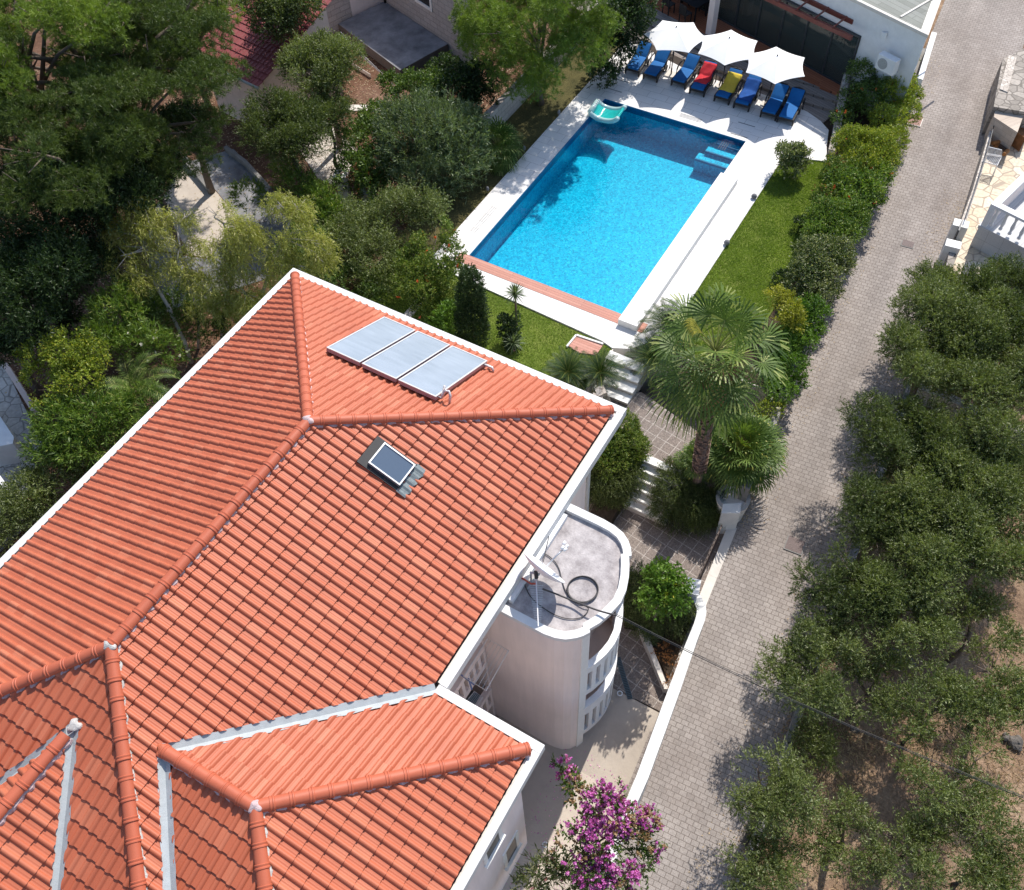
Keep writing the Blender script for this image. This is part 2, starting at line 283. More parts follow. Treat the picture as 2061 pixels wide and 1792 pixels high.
def tile_face(name, O, e, s, polys, mat, parent, flip=1, u0=0.0, h=1.0, pitch=PITCH, course=COURSE, prof=PROF, cuts=()):
    """clay tiles on a slope: O lies on the eave, e runs along it, s up the slope; polys are convex outlines in (u, v)"""
    O = Vector(O); e = Vector(e).normalized(); s = Vector(s).normalized(); n = e.cross(s); n = n if n.z > 0 else -n
    out = bmesh.new(); uvl = out.loops.layers.uv.new('UVMap')
    for poly in polys:
        ua, ub = min(p[0] for p in poly), max(p[0] for p in poly); va, vb = min(p[1] for p in poly), max(p[1] for p in poly)
        i0, i1 = math.floor((ua-u0)/pitch)-1, math.ceil((ub-u0)/pitch)+1; j0, j1 = math.floor(va/course)-1, math.ceil(vb/course)+1
        us = []
        for i in range(i0, i1):
            for f, hh in prof: us.append((u0+(i+(f if flip > 0 else 1-f))*pitch, hh*h, i))
        us.sort(key=lambda q: q[0]); bm = bmesh.new(); uv = bm.loops.layers.uv.new('UVMap'); prev = None
        for j in range(j0, j1):
            def row(v, dz): return [bm.verts.new(O+e*u+s*v+n*(hh*(.93 if dz <= 0 else 1.0)+dz)) for u, hh, i in us]
            pairs = [(row(j*course, .034), row((j+1)*course, .0), True), (row(j*course+.004, -.004), row(j*course, .034), False)]
            for a, b, sm in pairs:
                for k in range(len(us)-1):
                    f = bm.faces.new((a[k], a[k+1], b[k+1], b[k])); f.smooth = sm
                    cu = us[k][2]+.5
                    for l in f.loops: l[uv].uv = (cu, j+.5)
        c = (sum(p[0] for p in poly)/len(poly), sum(p[1] for p in poly)/len(poly))
        for a, b in zip(poly, poly[1:]+poly[:1]):
            A = O+e*a[0]+s*a[1]; Bq = O+e*b[0]+s*b[1]; pn = (Bq-A).cross(n)
            if pn.length < 1e-6: continue
            if pn.dot(O+e*c[0]+s*c[1]-A) > 0: pn = -pn
            bmesh.ops.bisect_plane(bm, geom=bm.verts[:]+bm.edges[:]+bm.faces[:], dist=1e-5, plane_co=A, plane_no=pn, clear_outer=True)
        for A, Bq, dist in cuts:
            A = Vector(A); Bq = Vector(Bq); pn = Vector((Bq.y-A.y, A.x-Bq.x, 0)).normalized(); cc = O+e*c[0]+s*c[1]
            if pn.dot(cc-A) > 0: pn = -pn
            bmesh.ops.bisect_plane(bm, geom=bm.verts[:]+bm.edges[:]+bm.faces[:], dist=1e-5, plane_co=A-pn*dist, plane_no=pn, clear_outer=True)
        for f in bm.faces:
            f.normal_update()
            if f.normal.dot(n) < 0 and f.smooth: f.normal_flip()
        tmp = bpy.data.meshes.new('t'); bm.to_mesh(tmp); out.from_mesh(tmp); bm.free(); bpy.data.meshes.remove(tmp)
    me = bpy.data.meshes.new(name); out.to_mesh(me); out.free(); me.materials.append(mat)
    o = bpy.data.objects.new(name, me); return link(o, parent)
def plane_poly(O, e, s, pts):
    O = Vector(O); e = Vector(e).normalized(); s = Vector(s).normalized(); return [((Vector(p)-O).dot(e), (Vector(p)-O).dot(s)) for p in pts]
def ridge_caps(name, a, b, parent, r=.125, step=.36, first_open=True):
    a = Vector(a); b = Vector(b); d = (b-a); Ln = d.length; d.normalize(); n = max(1, round(Ln/step)); st = Ln/n
    x = d.cross(Vector((0,0,1))).normalized(); y = x.cross(d).normalized()
    if y.z < 0: y = -y
    mb = MB(); K = 10
    for i in range(n):
        jit = R.uniform(-.006, .006); st_ = [(0, 1.02), (.012, 1.13), (.035, 1.13), (.045, 1.03), (.06, 1.03), (.07, 1.10), (.09, 1.10), (.10, 1.0), (1.02, .95)]
        rings = []
        for f, k in st_:
            c = a+d*(i*st+f*st if f > .2 else i*st+f)+y*(jit-.03); rings.append([c+x*(math.cos(t)*r*k)+y*(math.sin(t)*r*k*.92) for t in [math.pi*q/K for q in range(K+1)]])
        vs = [p for rg in rings for p in rg]; fs = []
        for q in range(len(rings)-1):
            for k in range(K): fs.append((q*(K+1)+k, q*(K+1)+k+1, (q+1)*(K+1)+k+1, (q+1)*(K+1)+k))
        fs.append(tuple(range(K, -1, -1))); b0 = (len(rings)-1)*(K+1); fs.append(tuple(b0+k for k in range(K+1)))
        mb.add(vs, fs)
    o = mb.build(name, M['cap'], parent, smooth=True); md = o.modifiers.new('split', 'EDGE_SPLIT'); md.split_angle = math.radians(42); return o
def mortar_bed(a, b, parent, side, mat, w=.128, name='mortar_bed'):
    """ragged mortar under the ridge tiles; side is the horizontal direction of the bed"""
    a = Vector(a); b = Vector(b); d = b-a; n = max(6, int(d.length/.045)); sd_ = Vector(side).normalized(); mb = MB(); A = []; Bv = []; C = []
    for i in range(n+1):
        p = a+d*(i/n); w_ = w+.014*math.sin(i*.9+R.random())+R.uniform(-.008, .014); A.append(p+sd_*.05+Vector((0,0,.06))); Bv.append(p+sd_*w_+Vector((0,0,.035-w_*.30))); C.append(p+sd_*(w_+.004)+Vector((0,0,-.03-w_*.35)))
    mb.strip(A, Bv); mb.strip(Bv, C); return mb.build(name, mat, parent, smooth=False)
def valley(a, b, parent, w=.13, dz=.03, w2=None):
    a = Vector(a); b = Vector(b); d = (b-a); x = d.cross(Vector((0,0,1))).normalized(); mb = MB(); n = max(4, int(d.length/.12)); A = []; Bq = []; C = []; w2 = w2 or w
    for i in range(n+1):
        p = a+d*(i/n); ww = w+R.uniform(-.012, .012); A.append(p+x*ww+Vector((0,0,dz+ww*.33))); Bq.append(p+Vector((0,0,dz-.03))); C.append(p-x*(w2/w*ww)+Vector((0,0,dz+ww*.33)))
    mb.strip(A, Bq); mb.strip(Bq, C); return mb.build('valley_flashing', M['flash'], parent)

# ------------------------------------------------------------------ the setting: ground, alley, pads
def zone(x, y):
    if y < 1.35: return alley_z(x)-.06-.02*max(0, min(20, -1.8-y))*.0
    if y < 2.6: return -3.4 if y > 1.36 else alley_z(x)
    if y < 17.6: return -3.4
    return -.85 if y > 18.4 else -3.4+(y-17.6)/.8*2.55
mb = MB(); ys = [-160,-80,-40,-25,-18,-14,-10,-8,-6,-4,-2.5,-1,0,.8,1.3,1.34,2.0,8,17.6,17.9,18.4,19,21,24,28,33,40,60,100,200]; xs = [-150,-80,-40,-20,-10,-5]+[v*1.5 for v in range(-3, 40)]+[62,70,90,130,220]
vs = []
for y in ys:
    for x in xs:
        z = zone(x, y)
        if y < -2: z += .10*math.sin(x*.9+y*.4)+.08*math.sin(x*.37-y*.8)
        vs.append((x, y, z))
nx = len(xs); mb.v = vs
for j in range(len(ys)-1):
    for i in range(nx-1):
        mb.f.append([j*nx+i, j*nx+i+1, (j+1)*nx+i+1, (j+1)*nx+i]); mb.m.append(0 if ys[j] > 5 else 1)
tag(mb.build('ground', [M['earthL'], M['earthR']], smooth=True), kind='structure')
# alley: cobbled lane following the slope
AL = [P(1905,-60,.35), P(1905,0,.3), P(1850,150,-.1), P(1780,330,-.45), P(1700,510,-.8), P(1620,720,-1.15), P(1570,860,-1.35), P(1500,1010,-1.6)]
def alley_left(x): return 1.55+.0755*(x-7)
def alley_right(x): return -1.75+.062*(x-7)
mb = MB(); A = []; B_ = []
for i in range(0, 46):
    x = -8+i*1.5; A.append((x, alley_left(x)+.15, alley_z(x))); B_.append((x, alley_right(x), alley_z(x)))
mb.strip(B_, A); tag(mb.build('alley', M['alley']), kind='structure')
def sheet(name, poly, z1, mat, z0=-3.4, kind='structure', side=None):
    mb = MB().prism(poly, z0, z1); return tag(mb.build(name, mat), kind=kind)
PX0, PX1, PY0, PY1 = 21.08, 32.34, 8.92, 15.50
DECKL, DECKB = 16.70, 19.95
arc = [P(1265,80,0), P(1300,98,0), P(1400,150,0), P(1500,178,0), P(1580,205,0), P(1625,225,0), P(1652,244,0), P(1668,262,0), P(1664,292,0), P(1664,322,0)]
deck_out = [(DECKB, DECKL)]+[(v.x, v.y) for v in arc][0:]
deck_out[1] = (deck_out[1][0], DECKL)
lawn_top_y = 7.18
q = P(1590,318,0); deck_out += [(P(1664,325,0).x, P(1664,325,0).y), (q.x, lawn_top_y+.0)]
deck_poly_tail = [(20.9, lawn_top_y), (19.75, 8.05), (19.5, 8.62), (DECKB-.3, 9.1)]
outer = deck_out+deck_poly_tail
# deck as convex-ish pieces around the pool so that the basin stays open
def dk(poly): return sheet('pool_deck', poly, 0.0, M['deck'])
mb = MB()
mb.prism([(DECKB, PY1), (DECKB, DECKL), (PX1, DECKL), (PX1, PY1)], -3.4, 0)
top = [(PX1, lawn_top_y), (PX1, DECKL)]+deck_out[1:]
mb.prism(top, -3.4, 0)
mb.prism([(PX0, lawn_top_y), (PX0, PY0), (PX1, PY0), (PX1, lawn_top_y)], -3.4, 0)
mb.prism([(PX0, lawn_top_y), (20.9, lawn_top_y), (19.75, 8.05), (19.5, 8.62), (DECKB-.32, 9.1), (DECKB, PY1), (PX0, PY1)], -3.4, 0)
tag(mb.build('pool_deck', M['deck']), kind='structure')
LZ = -.06
sheet('lawn_ground', [(11, 8.6), (19.48, 8.62), (19.6, 9.1), (DECKB-.002, PY1), (DECKB-.002, 18.4), (11, 18.4)], LZ, M['lawn'])
hedge_y = lambda x: alley_left(x)+.42
sheet('side_lawn_ground', [(20.4, 4.6), (33.2, hedge_y(33)+.0), (33.2, lawn_top_y-.002), (20.9, lawn_top_y-.002), (20.3, 6.4)], LZ, M['lawn'])
sheet('planting_strip', [(20.4, 4.59), (20.4, hedge_y(20)), (44, hedge_y(44)), (44, 6.7), (33.21, 6.7), (33.21, hedge_y(33)+.02)], LZ-.05, M['soil'])
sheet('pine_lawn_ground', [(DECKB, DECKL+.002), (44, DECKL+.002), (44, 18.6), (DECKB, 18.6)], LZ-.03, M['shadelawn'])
# sunken garden path with the courtyard below it
PZ, CZ = -.66, -1.95
pp = [P(1224,792,PZ), P(1292,790,PZ), P(1420,880,PZ), P(1440,975,PZ), P(1346,938,PZ), P(1298,915,PZ), P(1180,860,PZ)]
sheet('garden_path', [(v.x, v.y) for v in pp], PZ, M['tiles'])
cy = [(20.0, 2.0), (20.0, 8.6), (11.0, 8.6), (6.9, 5.8), (6.9, 4.5), (9.2, 1.3)]
tile_edge = [P(1235,1385,CZ), P(1335,1435,CZ)]
sheet('courtyard_paving', [(tile_edge[0].x, 6.0), (tile_edge[0].x, tile_edge[0].y), (tile_edge[1].x, tile_edge[1].y), (10.2, alley_left(10.2)+.1), (20.2, alley_left(20.2)+.1), (20.2, 7.2), (12, 8.4)], CZ, M['tiles'])
XE = tile_edge[0].x-.002
def screed_z(x): return CZ-.02-.55*max(0, min(1, (XE-x)/(XE-6.9)))
mb = MB(); mb.prism([(XE, 5.9), (XE, tile_edge[0].y-.01), (6.9, tile_edge[0].y-.01), (6.9, 5.9)], -3.4, lambda x, y: screed_z(x))
yb0 = alley_left(6.9)+.1; mb.prism([(XE, tile_edge[0].y-.012), (XE, alley_left(XE)+.1), (6.9, yb0), (6.9, tile_edge[0].y-.012)], -3.4, lambda x, y: screed_z(x))
mb.prism([(6.898, 5.9), (6.898, yb0), (2.2, alley_left(2.2)+.1), (2.2, 5.9)], -3.4, screed_z(6.9))
tag(mb.build('courtyard_screed', M['beige']), kind='structure')

# ------------------------------------------------------------------ swimming pool
def poolmat():  # high-contrast tile speckle also paints the caustic light pattern into the mosaic colour
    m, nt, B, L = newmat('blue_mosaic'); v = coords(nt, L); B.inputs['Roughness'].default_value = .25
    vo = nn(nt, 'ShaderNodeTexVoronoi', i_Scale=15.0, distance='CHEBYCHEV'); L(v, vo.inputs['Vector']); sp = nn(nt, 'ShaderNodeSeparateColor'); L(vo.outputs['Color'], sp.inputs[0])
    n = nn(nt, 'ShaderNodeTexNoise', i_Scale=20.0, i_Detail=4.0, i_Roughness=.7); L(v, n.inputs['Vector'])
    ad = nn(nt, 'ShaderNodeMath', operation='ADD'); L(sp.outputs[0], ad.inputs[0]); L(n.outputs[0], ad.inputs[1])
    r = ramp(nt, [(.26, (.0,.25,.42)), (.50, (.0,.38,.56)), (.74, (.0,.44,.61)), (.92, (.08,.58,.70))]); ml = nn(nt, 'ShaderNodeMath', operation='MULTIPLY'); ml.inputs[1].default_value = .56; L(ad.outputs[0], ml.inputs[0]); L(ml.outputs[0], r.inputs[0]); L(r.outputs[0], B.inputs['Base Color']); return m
def watermat():
    m, nt, B, L = newmat('pool_water'); nt.nodes.remove(B); v = coords(nt, L)
    n = nn(nt, 'ShaderNodeTexNoise', i_Scale=3.2, i_Detail=3.0, i_Distortion=.6); L(v, n.inputs['Vector']); bp = nn(nt, 'ShaderNodeBump', i_Strength=.25, i_Distance=.05); L(n.outputs[0], bp.inputs['Height'])
    t = nn(nt, 'ShaderNodeBsdfTransparent'); t.inputs[0].default_value = (.55,.96,1.0,1); g = nn(nt, 'ShaderNodeBsdfGlossy'); g.inputs['Roughness'].default_value = .03; L(bp.outputs[0], g.inputs['Normal'])
    f = nn(nt, 'ShaderNodeFresnel', i_IOR=1.33); L(bp.outputs[0], f.inputs['Normal']); mx = nn(nt, 'ShaderNodeMixShader'); L(f.outputs[0], mx.inputs[0]); L(t.outputs[0], mx.inputs[1]); L(g.outputs[0], mx.inputs[2]); L(mx.outputs[0], nt.nodes['Material Output'].inputs[0]); return m
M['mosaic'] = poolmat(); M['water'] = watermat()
M['mosaicdark'] = plain('dark_blue_mosaic', (.0,.10,.24), .3, .5, 12)
PD = -1.25
pool = empty('swimming_pool', ((PX0+PX1)/2, (PY0+PY1)/2, 0), 'rectangular swimming pool lined in blue mosaic, set in the white terrace', 'swimming pool')
def loc_parent(o, par):
    o.location = Vector(o.location)-par.location if not o.location.length else o.location; return o
def under(o, par):           # keep world placement of a mesh built in world coordinates when its parent sits elsewhere
    o.parent = par; o.matrix_parent_inverse = (Matrix.Translation(par.location) @ Matrix.Rotation(par.rotation_euler.z, 4, 'Z')).inverted(); return o
mb = MB(); e_ = .004
mb.add([(PX0,PY0,PD),(PX1,PY0,PD),(PX1,PY1,PD),(PX0,PY1,PD)], [(0,1,2,3)])
mb.add([(PX0+e_,PY0,PD),(PX0+e_,PY1,PD),(PX0+e_,PY1,-.03),(PX0+e_,PY0,-.03)], [(0,1,2,3)])
mb.add([(PX1-e_,PY0,PD),(PX1-e_,PY1,PD),(PX1-e_,PY1,-.03),(PX1-e_,PY0,-.03)], [(3,2,1,0)])
mb.add([(PX0,PY0+e_,PD),(PX1,PY0+e_,PD),(PX1,PY0+e_,-.03),(PX0,PY0+e_,-.03)], [(3,2,1,0)])
mb.add([(PX0,PY1-e_,PD),(PX1,PY1-e_,PD),(PX1,PY1-e_,-.03),(PX0,PY1-e_,-.03)], [(0,1,2,3)])
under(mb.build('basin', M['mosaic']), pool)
sx = P(1500,289,0)
for i, (x0, x1, yw) in enumerate(((32.05, PX1-.01, 10.1), (31.58, 32.05, 10.35), (31.13, 31.58, 10.6))):
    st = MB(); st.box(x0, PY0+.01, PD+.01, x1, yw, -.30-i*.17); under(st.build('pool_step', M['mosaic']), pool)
    ed = MB().box(x0-.006, PY0+.12, -.30-i*.17-.09, x0+.07, yw-.01, -.30-i*.17+.006); under(ed.build('step_edge_shade', M['mosaicdark']), pool)  # dark piece puts the shade on the step risers into the colour
wa = MB().add([(PX0,PY0,-.085),(PX1,PY0,-.085),(PX1,PY1,-.085),(PX0,PY1,-.085)], [(0,1,2,3)]); wo = wa.build('water_surface', M['water']); under(wo, pool)
tr = MB().box(PX1-.03, PY0, -.30, PX1-.008, PY1, .002).box(PX0, PY1-.03, -.30, PX1-.03, PY1-.008, .002); under(tr.build('waterline_band', M['mosaicdark']), pool)
w1 = P(1467,352,.28); w0 = P(1268,652,.28)
ow = MB().box(w0.x, w0.y-.28, .0, w1.x, PY0+.02, .28); tag(ow.build('overflow_wall', M['stonewhite'], bevel=.015), 'long low white stone wall along the alley side of the pool', 'wall')
bd = MB(); bx = PX0-.47
bd.box(bx, 8.0, -.02, PX0-.002, PY1+.35, .012); tag(bd.build('board_edging', M['wood']), 'terracotta coloured board strip along the near end of the pool', 'board strip')
def slotset(name, pts, n, gap, along, ln, label, cat, group=None, mat='black'):
    mb = MB(); a = Vector((math.cos(along), math.sin(along), 0)); b = Vector((-a.y, a.x, 0))
    for i in range(n): c = Vector(pts)+b*(i*gap); mb.bar(c-a*ln/2+Vector((0,0,.002)), c+a*ln/2+Vector((0,0,.002)), .012, .012)
    return tag(mb.build(name, M[mat]), label, cat, group)
M['slotgrey'] = plain('slot_grey', (.22,.22,.22), .8, .1)
slotset('drain_slots', P(978,443,0), 3, .09, 0, 1.7, 'three parallel drain slots in the paving by the pool corner near the bushes', 'drain slots', mat='slotgrey')
slotset('drain_slots', P(1392,235,0), 4, .07, math.pi/2, 1.0, 'drain slots at the far pool edge beside the underwater steps', 'drain slots', mat='slotgrey')
slotset('drain_slots', P(1462,296,0), 4, .09, 0, .5, 'short drain slots at the alley side of the underwater steps', 'drain slots', mat='slotgrey')
def hatch(x, y, w, d, label):
    c = P(x, y, 0); t = empty('floor_hatch', c, label, 'hatch'); mb = MB()
    for s_ in (-1, 1): mb.box(s_*d/2-.02, -w/2, .002, s_*d/2+.02, w/2, .009)
    mb.build('slotted_strip', M['slotgrey'], t); MB().box(-d/2+.03, -w/2, .001, d/2-.03, w/2, .007).build('cover_slab', M['deck'], t)
hatch(1495, 262, .75, .85, 'square paved hatch with two slotted strips beside the underwater steps'); hatch(1243,172,.8,.8, 'paved hatch with slotted strips under the pine shade near the inflatable')

# ------------------------------------------------------------------ stairs
def stairs(name, tl, tr, n, dx, rise, z0, label, fan=None, mat='limestone', curve=0):
    """n treads going down towards -x; tl/tr are the left and right ends of the top tread's far edge"""
    t = empty(name, ((tl[0]+tr[0])/2-n*dx/2, (tl[1]+tr[1])/2, z0-rise*n), label, 'stairs')
    for i in range(n):
        f = fan or 0
        a = (tl[0]-i*dx, tl[1]); b = (tr[0]-i*dx*(1-f), tr[1]); c = (tr[0]-(i+1)*dx*(1-f)+.03, tr[1]); d = (tl[0]-(i+1)*dx+.0, tl[1]); z = z0-i*rise
        r = MB().prism([a, b, c, d], z0-rise*(n+1), z-.045); under(r.build('riser', M['limestone']), t)
        k = MB().prism([(a[0]+.01, a[1]), (b[0]+.01, b[1]), (c[0]-.035, c[1]), (d[0]-.035, d[1])], z-.045, z); under(k.build('tread', M['stonewhite']), t)
    return t
u = P(1238,712,0); v = P(1312,738,0)
stairs('garden_stairs', (u.x+.05, 8.62), (u.x+.05-.0, 7.2), 4, .36, .165, -.002, 'upper flight of four white stone steps below the pool corner', fan=-.0)
u = P(1300,915,PZ)
stairs('garden_stairs', (16.42, 5.78), (16.42, 4.3), 6, .24, .205, PZ+.012, 'lower flight of six white stone steps between the clipped hedges')
# ------------------------------------------------------------------ the house
ZE = 5.8; TP = math.tan(math.radians(23.5)); YB, YA, XA = 5.57, 15.70, 12.90; YM = (YA+YB)/2; ZR = ZE+TP*(YA-YB)/2; R1X = XA-(YA-YB)/2; R2X = 1.77; X0 = R2X-(YA-YB)/2
house = empty('house', (5.0, 10.6, -2.0), 'white house under the big terracotta tiled hip roof, with a bowed stair tower', 'house')
def hp(o): return under(o, house)
class _HP:      # parent proxy: parts built in world coordinates, then hung under the house
    pass
def HB(mb, name, mats, **k):
    o = mb.build(name, mats, None, **k); return under(o, house)
def put(o): return under(o, house)
c_, s_ = math.cos(math.radians(23.5)), math.sin(math.radians(23.5))
V1 = (.84, 8.78, 7.246); AP = (.92, 6.65, 7.246); WE = (4.58, 3.2, 5.8); WL = (-2.75, 3.2, 5.8)
B0, A0 = (XA, YB, ZE), (XA, YA, ZE); R1, R2 = (R1X, YM, ZR), (R2X, YM, ZR); C0, D0 = (X0, YB, ZE), (X0, YA, ZE)
V1 = (.84, YB+(7.2-5.8)/TP, 7.2); AP = (.92, 6.65, 7.2); V2 = (.31, 10.5, ZE+(.31-X0)*TP)
def face(name, O, e, s, ptl, mat='tile', flip=1, label=None, **k):
    o = tile_face(name, O, e, s, [plane_poly(O, e, s, p) for p in ptl], M[mat], None, flip, **k); return put(o)
face('roof_slope', A0, (0,-1,0), (-c_,0,s_), [[A0, B0, R1]])
face('roof_slope', A0, (1,0,0), (0,-c_,s_), [[D0, A0, R1, R2]], flip=-1)
hq = R2X-.84; HX = (.84, YM-hq, ZR-hq*TP)
VA = (4.61, YB, ZE); VB = (-2.93, YB, ZE)
def shift(p, q, toward, d):      # vertical shift of a valley line sideways in plan
    p = Vector(p); q = Vector(q); n = Vector((q.y-p.y, p.x-q.x, 0)).normalized()
    if n.dot(Vector(toward)-p) < 0: n = -n
    return p+n*d, q+n*d
a1_, v1_ = shift(VA, V1, R1, .11); v2_, b1_ = shift(V1, VB, R2, .10)
def onr(p): return (p.x, p.y, ZE+(p.y-YB)*TP)
f1 = tile_face('roof_slope', B0, (1,0,0), (0,c_,s_), [plane_poly(B0, (1,0,0), (0,c_,s_), [V1, VA, B0, R1, R2, HX])], M['tile'], None, 1, cuts=[(VA, V1, .10)]); put(f1)
f1 = tile_face('roof_slope', B0, (1,0,0), (0,c_,s_), [plane_poly(B0, (1,0,0), (0,c_,s_), [V1, HX, C0, VB])], M['tile'], None, 1, cuts=[(V1, VB, .10)]); put(f1)
face('roof_slope', C0, (0,1,0), (c_,0,s_), [[C0, (X0, 8.36, ZE), V2, R2]], flip=-1, cuts=[((X0, 8.36, ZE), V2, .10)])
face('roof_slope', C0, (0,1,0), (c_,0,s_), [[(X0, 12.5, ZE), D0, R2, V2]], flip=-1, cuts=[((X0, 12.5, ZE), V2, .08)])
kd = (V2[2]-ZE)/(10.5-8.36); dl = math.hypot(1, kd)
DR = (V2[0]-6, 10.5, V2[2])
face('roof_slope', (X0, 8.36, ZE), (1,0,0), (0,1/dl,kd/dl), [[V2, DR, (DR[0], 8.36, ZE), (X0, 8.36, ZE)]], cuts=[((X0, 8.36, ZE), V2, .08)])
kd2 = (V2[2]-ZE)/2.0; dl2 = math.hypot(1, kd2)
face('roof_slope', (X0, 12.5, ZE), (1,0,0), (0,-1/dl2,kd2/dl2), [[V2, DR, (DR[0], 12.5, ZE), (X0, 12.5, ZE)]], cuts=[((X0, 12.5, ZE), V2, .05)])
kw = 1.4/(4.58-.92); lw = math.hypot(1, kw)
face('roof_slope', WE, (0,1,0), (-1/lw,0,kw/lw), [[WE, AP, V1, (4.58, YB-.02, ZE)]], flip=-1, cuts=[(VA, V1, .10)])
ke = 1.4/(6.65-3.2); le = math.hypot(1, ke)
face('roof_slope', WE, (1,0,0), (0,1/le,ke/le), [[WE, AP, WL]])
kl = 1.4/(.92+2.75); ll = math.hypot(1, kl)
face('roof_slope', WL, (0,-1,0), (1/ll,0,kl/ll), [[WL, AP, V1, (-2.75, YB, ZE)]], flip=-1, cuts=[(VB, V1, .08)])
ul = MB(); dn = Vector((0, 0, -.05))
for pl_ in ((A0, B0, R1), (D0, A0, R1, R2), (V1, VA, B0, R1, R2, HX), (V1, HX, C0, VB), (C0, (X0, 8.36, ZE), V2, R2), ((X0, 12.5, ZE), D0, R2, V2), (V2, DR, (DR[0], 8.36, ZE), (X0, 8.36, ZE)), (V2, DR, (DR[0], 12.5, ZE), (X0, 12.5, ZE)), (WE, AP, V1, (4.58, YB, ZE)), (WE, AP, WL), (WL, AP, V1, (-2.75, YB, ZE))): ul.add([Vector(p)+dn for p in pl_], [tuple(range(len(pl_)))])
HB(ul, 'roof_underlay', M['cap'])
def off(p, q, f): p = Vector(p); q = Vector(q); return p+(q-p)*f
up = Vector((0,0,.085))
def cap(a, b, sides=(), mm='mortar'):
    o = ridge_caps('ridge_cap', Vector(a)+up, Vector(b)+up, None); put(o)
    for sd2 in sides: put(mortar_bed(Vector(a), Vector(b), None, sd2, M[mm]))
cap(A0, R1, [(.7,-.7,0)]); cap(B0, R1, [(-.7,-.7,0)], 'mortar'); cap(R2, R1, [(0,-1,0)])
put(ridge_caps('ridge_cap', Vector(off(R2, C0, 1))+up, Vector(R2)+up, None)); put(mortar_bed(R2, C0, None, (.7,-.7,0), M['mortarg']))
cap(D0, R2, [(-.7,-.7,0)]); cap(Vector(WE)+Vector((.02,-.02,0)), AP, [(-.7,-.7,0)]); cap(WL, AP, [(.7,-.7,0)], 'mortarg')
cap(V1, AP, [(-1,0,0)]); cap(DR, off(V2, DR, .03), [(0,-1,0)])
def blob(c, r, mat, name='mortar_patch', parent=None):
    jt = .10 if name == 'rock' else .03
    bm = bmesh.new(); bmesh.ops.create_icosphere(bm, subdivisions=3, radius=1)
    for v in bm.verts:
        k = 1+.14*math.sin(v.co.x*4+c[0])+.12*math.sin(v.co.y*5+c[1]*3)+R.uniform(-jt, jt); v.co = Vector((v.co.x*r[0]*k, v.co.y*r[1]*k, v.co.z*r[2]*k))
    me = bpy.data.meshes.new(name); bm.to_mesh(me); bm.free(); me.materials.append(mat); o = bpy.data.objects.new(name, me); link(o); o.location = c; return o
for p_, m_ in ((R1, 'mortar'), (R2, 'mortarg'), (AP, 'mortar'), (Vector(V1)+Vector((0,.03,-.05)), 'tile'), (Vector(V2)+Vector((.04,0,-.05)), 'mortarg')):
    o = blob(Vector(p_)+Vector((0,0,.10)), (.13,.13,.07), M[m_]); o.parent = house; o.location = Vector(o.location)-house.location
put(valley((4.70, YB-.10, ZE-.02), V1, None, .125)); put(valley(V1, (-2.93, YB, ZE), None, .12)); put(valley(V2, (X0, 8.36, ZE), None, .125)); put(valley((X0, 12.5, ZE), V2, None, .10))
# gutters: white concrete lip with a dark channel behind
def gut(x0, y0, x1, y1, ax):
    m = MB()
    if ax == 'x': m.box(x0, y0, ZE-.30, x1, y1, ZE-.02); return HB(m, 'gutter_lip', M['coping'], bevel=.01)
    m.box(x0, y0, ZE-.30, x1, y1, ZE-.02); return HB(m, 'gutter_lip', M['coping'], bevel=.01)
g1 = 12.96; g2 = 13.17
gut(g1, 5.30, g2, 16.0, 'y'); gut(X0, 15.80, g1-.002, 16.0, 'x'); gut(4.84, 5.29, g1-.002, 5.48, 'x'); gut(4.63, 2.96, 4.83, 5.48, 'y'); gut(-3, 2.96, 4.628, 3.13, 'x')
m = MB(); m.box(4.0, 5.48, ZE-.28, g1-.001, 5.9, ZE-.2).box(12.2, 5.9, ZE-.28, g1-.001, 15.79, ZE-.2).box(-3, 15.2, ZE-.28, 12.2, 15.79, ZE-.2).box(-3, 3.131, ZE-.28, 4.62, 3.9, ZE-.2).box(3.9, 3.9, ZE-.28, 4.62, 5.48, ZE-.2)
HB(m, 'gutter_channel', M['gutterdark'])
# pale mortar line between channel and tiles on the right
m = MB().box(4.86, 5.482, ZE-.2, 12.9, 5.53, ZE-.035).box(1.5, 3.132, ZE-.2, 4.5, 3.17, ZE-.05)
HB(m, 'eaves_mortar', M['limestone'])
# walls
WX, WY = 12.52, 6.02
m = MB(); m.prism([(-3.4, 15.3), (WX, 15.3), (WX, WY), (7.02, WY), (7.02, 7.05), (4.48, 7.05), (4.48, 3.42), (-2.6, 3.42), (-2.6, 5.9), (-3.4, 5.9)], -2.8, ZE-.282)
HB(m, 'wall', M['plaster'])
m = MB(); m.box(-3.38, 5.6, ZE-.28, WX, 15.75, ZE-.24); HB(m, 'soffit', M['white'])
m = MB(); m.tube([(WX+.05, WY-.04, 5.5), (WX+.05, WY-.04, -1.9)], .05, 10); HB(m, 'downpipe', M['flash'], smooth=True)
# wing windows: white surrounds on the wall that faces the camera
for (a, b, z0, z1) in ((2.95, 3.45, 2.2, 3.6), (3.55, 4.0, -.9, .3)):
    m = MB(); y = 3.42
    m.box(a-.12, y-.03, z0-.12, a, y+.0, z1+.12).box(b, y-.03, z0-.12, b+.12, y, z1+.12).box(a, y-.03, z1, b, y, z1+.12).box(a-.16, y-.09, z0-.2, b+.16, y, z0-.12)
    w_ = HB(m, 'window', M['stonewhite']); pn = MB().box(a, y-.012, z0-.12, b, y-.002, z1); o = pn.build('pane', M['darkmetal'], w_)
